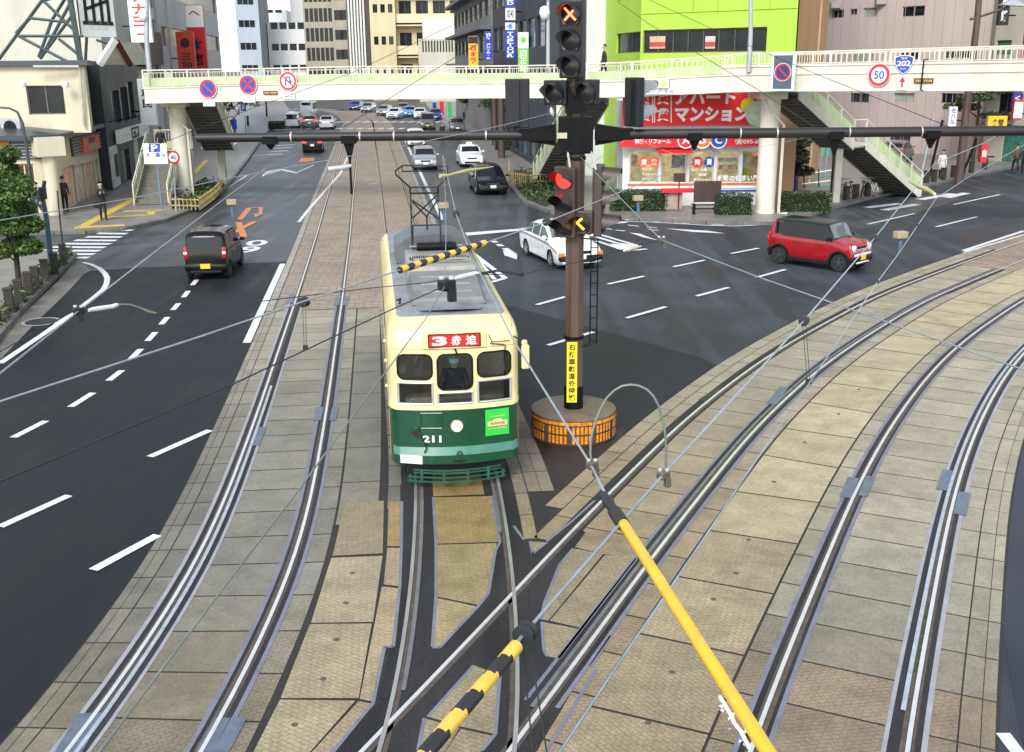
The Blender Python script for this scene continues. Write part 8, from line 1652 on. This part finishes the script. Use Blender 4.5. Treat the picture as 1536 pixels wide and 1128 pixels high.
# furniture near the shop
g_ = G(1063, 327); t = thing('notice_bench', 'dark brown slatted bench with a tall back in front of the shop', 'bench', (g_.x, g_.y + .3, .13)); m = MB(); m.box((0, .3, 1.05), (1.3, .1, 1.0), 0, 0, ch=.02); m.build('backrest', mat('wood_dark', (.05, .028, .020), .6, 0, .2, 3, streak=.3), t); m = MB(); [m.box((0, -.05 + k * .12, .45), (1.5, .10, .05)) for k in range(3)]; m.box((0, .18, .25), (1.5, .06, .08)); m.build('seat', mat('wood_brown', (.09, .05, .035), .6, 0, .2), t); m = MB(); [m.box((s * .65, .1, .25), (.08, .4, .5)) for s in (-1, 1)]; m.build('legs', IRON, t)
g_ = G(1017, 322); t = thing('red_counter', 'red topped stand with a pink panel and small brown board before the shop door', 'display stand', (g_.x, g_.y + .4, .13)); m = MB(); m.box((0, 0, 1.0), (1.6, .5, .16)); m.build('top', SR2, t); m = MB(); m.box((-.2, .1, .5), (.9, .2, .85)); m.build('panel', mat('panel_pinkish', (.42, .30, .26), .7, 0, .2, 3), t); m = MB(); m.box((.05, -.1, 1.62), (.55, .08, .42)); m.tube([(.05, -.1, .1), (.05, -.1, 1.45)], .03, 6); m.build('board', mat('board_brown', (.04, .022, .02), .5), t)
g_ = G(1036, 322); m = MB(); m.lathe([(.20, 0), (.22, .05), (.22, .75), (.16, .84), (.04, .88)], 18); one('litter_bin', m, mat('bin_teal', (.02, .42, .40), .4), 'turquoise round litter bin between red stand and dark bench', 'bin', loc=(g_.x, g_.y + .2, .13), smooth=40)
g_ = G(1186, 296); t = thing('vending_machine', 'royal blue vending machine behind the conifer', 'vending machine', (g_.x, g_.y + .8, .13)); m = MB(); m.box((0, 0, .95), (1.0, .7, 1.85), -.1, 0, ch=.03); m.build('case', BLU2, t); m = MB(); m.box((-.04, -.36, 1.25), (.8, .03, .85), -.1, 0); [m.box((-.33 + .14 * (k % 6), -.39, 1.0 + .3 * (k // 6)), (.09, .02, .2), -.1, 1 + k % 2) for k in range(18)]; m.build('display', [mat('display_white', (.6, .6, .62), .2), SR2, mat('can_gold', (.5, .4, .1), .4)], t)
def bicycle(label, loc, rz, m_, lean=.1):
    t = thing('bicycle', label, 'bicycle', loc, rz); t.rotation_euler = (lean, 0, rz); r = .33
    for x in (-.52, .52):
        w = MB(); w.tube([(x + r * math.cos(a * math.pi / 12), 0, r + r * math.sin(a * math.pi / 12)) for a in range(25)], .02, 6); wo = w.build('wheel', TYRE, t); s = MB(); [s.tube([(x, 0, r), (x + r * math.cos(a * .785), 0, r + r * math.sin(a * .785))], .005, 4) for a in range(8)]; s.tube([(x + .3 * math.cos(a * math.pi / 12), 0, r + .3 * math.sin(a * math.pi / 12)) for a in range(25)], .008, 4); s.build('rim', ALU, wo)
    f = MB(); A, B_, C_, D_ = (-.52, 0, r), (-.12, 0, .30), (-.22, 0, .78), (.36, 0, .76); [f.tube(q, .02, 6) for q in ((A, B_), (A, C_), (B_, C_), (B_, D_), (C_, D_), (D_, (.42, 0, .62)), ((.42, 0, .62), (.52, 0, r)))]; f.build('frame', m_, t); s = MB(); s.box((-.24, 0, .86), (.26, .15, .07), ch=.03); s.tube([(-.24, 0, .84), (-.21, 0, .7)], .014, 6); s.build('saddle', BLK, t); h = MB(); h.tube([(.30, -.27, .98), (.38, -.12, 1.0), (.36, 0, .98), (.38, .12, 1.0), (.30, .27, .98)], .014, 6); h.tube([(.36, 0, .98), (.36, 0, .76)], .014, 6); h.build('handlebar', ALU, t); k = MB()
    for z in (.66, .78, .9): k.tube([(.52, -.15, z), (.82, -.15, z), (.82, .15, z), (.52, .15, z), (.52, -.15, z)], .008, 4)
    for x, y in ((.52, -.15), (.82, -.15), (.82, .15), (.52, .15), (.67, -.15), (.67, .15)): k.tube([(x, y, .66), (x, y, .9)], .006, 4)
    k.build('basket', ALU, t)
for i, (u, v, rz, lb, mm) in enumerate(((1262, 303, R(75), 'silver bicycle leaning by the landing post of the right stairs', SILV), (1278, 304, R(100), 'black bicycle second from the landing post under the right stairs', BLK), (1300, 303, R(70), 'dark blue bicycle in the middle under the right stairs', NAVY), (1316, 303, R(105), 'white bicycle nearest the foot of the right stairs', WHP))): g_ = G(u, v); bicycle(lb, (g_.x, g_.y + 1.0, .14), rz, mm)
g_ = G(1440, 288); t = thing('utility_pole', 'tall rust brown utility pole with a cantilever street lamp at upper right', 'utility pole', (g_.x, g_.y + 4, .1)); Yp = g_.y + 4; m = MB(); m.tube([PY(1437, 285, Yp), PY(1450, 160, Yp), PY(1466, 30, Yp), PY(1469, -10, Yp)], [.26, .22, .18, .17], 12); m.build('pole', mat('pole_rust_brown', (.10, .062, .05), .6, .1, .2, 3, streak=.2), t, True, smooth=50); m = MB(); m.tube([PY(1455, 29, Yp), PY(1466, 26, Yp), PY(1485, 20, Yp), PY(1512, 10, Yp)], .07, 8); m.build('arm', MATS['pole_rust_brown'], t, True); m = MB(); a_ = PY(1516, 6, Yp); m.add([a_ + Vector(q) for q in ((-.6, -.3, -.05), (.8, -.3, -.15), (.8, .3, -.15), (-.6, .3, -.05), (.1, -.1, .35), (.3, .1, .35))], [(0, 1, 4), (1, 2, 5, 4), (2, 3, 5), (3, 0, 4, 5), (3, 2, 1, 0)]); m.build('lamp_head', mat('lamp_head_grey', (.35, .38, .40), .4, .3), t, True)
for lb, u, v, vt in (('dark slim pole beside the right hand shops', 1462, 274, 208), ('grey signal pole by the woman in white', 1398, 286, 170), ('thin dark pole behind the woman in white', 1411, 282, 180)): g_ = G(u, v); m = MB(); m.tube([(g_.x, g_.y + 2, .1), PY(u + 3, vt, g_.y + 2)], .08, 8); one('street_pole', m, POLEG if 'grey' in lb else IRON, lb, 'pole', smooth=50)
for lb, u, vt, Y in (('rust brown utility pole behind the right traffic lane under the bridge', 742, 110, 98), ('weathered utility pole between navy block and bridge', 752, 120, 84)): m = MB(); p_ = PY(u, 200, Y); m.tube([(p_.x, Y, .1), PY(u - 1, vt, Y)], .28, 10); one('utility_pole', m, mat('pole_rust_brown', (.1, .062, .05)), lb, 'utility pole', smooth=50)
t = thing('car_park_fence', 'white and green striped car park railing behind the conifer', 'fence', G(1215, 285)); m = MB()
for k in range(4): a_, b_ = PY(1203, 262 + 7 * k, 62), PY(1262, 253 + 8 * k, 62); m.tube([a_, b_], .035, 6, k % 2)
m.build('bars', [WHT, mat('bar_green', (.03, .30, .16), .5)], t, True); m = MB(); [m.tube([PY(u, 254, 62), (PY(u, 285, 62).x, 62, .1)], .04, 6) for u in (1206, 1228, 1256)]; m.build('posts', IRON, t, True)
def bannr(lb, u, v0, v1, Y, c): t = thing('banner_flag', lb, 'banner', PY(u, v1, Y)); m = MB(); a_, b_ = PY(u, v1 - 3, Y), PY(u + 5.5, v0, Y); m.box(((a_.x + b_.x) / 2, Y, (a_.z + b_.z) / 2), (b_.x - a_.x, .03, b_.z - a_.z)); m.build('cloth', c, t, True); m = MB(); m.tube([(PY(u, v1, Y).x, Y, .1), (a_.x, Y, b_.z + .2)], .025, 6); m.build('pole', ALU, t, True)
bannr('green upright banner flag in the car park', 1232, 212, 236, 66, mat('flag_green', (.05, .42, .16), .7)); bannr('teal upright banner flag in the car park', 1240, 214, 238, 66, mat('flag_teal', (.05, .32, .32), .7)); bannr('red banner flag before the navy block', 660, 152, 176, 150, SR2); bannr('green banner flag far along the right pavement', 672, 154, 180, 140, mat('flag_green', (.05, .42, .16), .7)); bannr('blue banner flag far along the right pavement', 649, 154, 172, 160, BLUEP)
# pedestrians
def ped(lb, u, v, rz, top, legs, pose='stand', h=1.68, z=.13, dy=0., **k): g_ = G(u, v, z); return person(lb, (g_.x, g_.y + dy, z), rz, wear(top, legs), pose, h, **k)
ped('person in black clothes with a shoulder bag waiting at the left crosswalk', 156, 331, R(-60), BLACKC, BLACKC, 'lean', 1.75, coat=True)
g_ = G(156, 331, .13); m = MB(); m.box((g_.x - .28, g_.y + .02, .88), (.26, .14, .32), .3, ch=.05); m.tube([(g_.x - .28, g_.y + .02, 1.02), (g_.x - .22, g_.y, 1.44)], .012, 5); one('shoulder_bag', m, BLACKC, 'black bag hanging at the side of the person waiting at the left crosswalk', 'bag', smooth=40)
ped('person in dark jacket walking past the restaurant windows near the blue pole', 60, 330, R(200), CHAR, GREYC, 'walk', 1.72); ped('person in grey clothes looking into the restaurant beside the corner pillar', 99, 318, R(100), CHAR, BLACKC, 'stand', 1.7); ped('person in brown jacket inside the restaurant front left of the pillar', 50, 322, R(150), BROWNC, CHAR, 'stand', 1.68, dy=2.2)
ped('person in a pale knee length coat standing on the right pavement', 1411, 268, R(-100), WHITEC, BLACKC, 'stand', 1.66, coat=True); ped('person in black seen from behind on the right pavement edge', 1534, 262, R(60), BLACKC, CHAR, 'walk', 1.72); ped('person in brown jacket walking at the far right pavement', 1522, 258, R(80), BROWNC, BLACKC, 'walk', 1.7)
ped('person in dark coat among the shops behind the footbridge on the right street', 697, 186, R(-80), CHAR, BLACKC, 'walk', 1.7); ped('rider in dark clothes between the cars of the oncoming lane', 664, 213, R(-85), BLACKC, CHAR, 'stand', 1.7, z=.02)
S = SL; q_ = S[5][0].lerp(S[6][0], .50) + Vector((0, 1.0, 0)); zz = S[5][1] + .05
person('person in a black hooded coat crossing the footbridge right of the mast', (q_.x + .9, q_.y, zz - .12), R(170), wear(BLACKC, CHAR), 'walk', 1.74, coat=True, hair=(.015, .015, .016))
person('person with black hair climbing the near left staircase', (bx - .45, by + 3.9, 2.16), R(96), wear(BLACKC, CHAR), 'walk', 1.7)
EXPO = 1.1
# ================================================================ LIGHT, SKY, CAMERA
w = bpy.data.worlds.new('World'); scene.world = w; w.use_nodes = True; nt = w.node_tree; N = nt.nodes; L = nt.links
bg = N['Background']; sky = N.new('ShaderNodeTexSky'); sky.sky_type = 'NISHITA'; sky.sun_disc = False
EL, AZ = R(40), R(195)
sky.sun_elevation = EL; sky.sun_rotation = AZ; sky.air_density = 1.0; sky.dust_density = .7; sky.ozone_density = 1.0
hs = N.new('ShaderNodeHueSaturation'); hs.inputs['Saturation'].default_value = .5
L.new(sky.outputs[0], hs.inputs['Color']); L.new(hs.outputs[0], bg.inputs[0]); bg.inputs[1].default_value = .15
sd = bpy.data.lights.new('sun', 'SUN'); sd.energy = 1.5; sd.angle = R(22); sd.color = (1, .985, .965)
so = bpy.data.objects.new('sun', sd); COL.objects.link(so)
dv = Vector((math.sin(AZ) * math.cos(EL), math.cos(AZ) * math.cos(EL), math.sin(EL)))
so.rotation_euler = dv.to_track_quat('Z', 'Y').to_euler()
cam = bpy.data.cameras.new('camera'); co = bpy.data.objects.new('camera', cam); COL.objects.link(co); scene.camera = co
cam.sensor_fit = 'HORIZONTAL'; cam.sensor_width = 36; cam.lens = FPX / 1536 * 36; cam.clip_start = .1; cam.clip_end = 4000
fwd = Vector((0, math.cos(PITCH), -math.sin(PITCH))); up0 = Vector((0, math.sin(PITCH), math.cos(PITCH))); rt0 = Vector((1, 0, 0))
c_, s_ = math.cos(ROLL), math.sin(ROLL)
rt = rt0 * c_ - up0 * s_; up = rt0 * s_ + up0 * c_
co.matrix_world = Matrix(((rt.x, up.x, -fwd.x, 0), (rt.y, up.y, -fwd.y, 0), (rt.z, up.z, -fwd.z, CAMH), (0, 0, 0, 1)))
vs = scene.view_settings; vs.view_transform = 'Standard'; vs.look = 'None'; vs.exposure = EXPO; vs.gamma = 1; vs.use_curve_mapping = False
cy = scene.cycles; cy.use_denoising = True; cy.max_bounces = 8; cy.diffuse_bounces = 3; cy.glossy_bounces = 3; cy.transparent_max_bounces = 12; cy.caustics_reflective = False; cy.caustics_refractive = False
try: cy.denoiser = 'OPENIMAGEDENOISE'
except Exception: pass
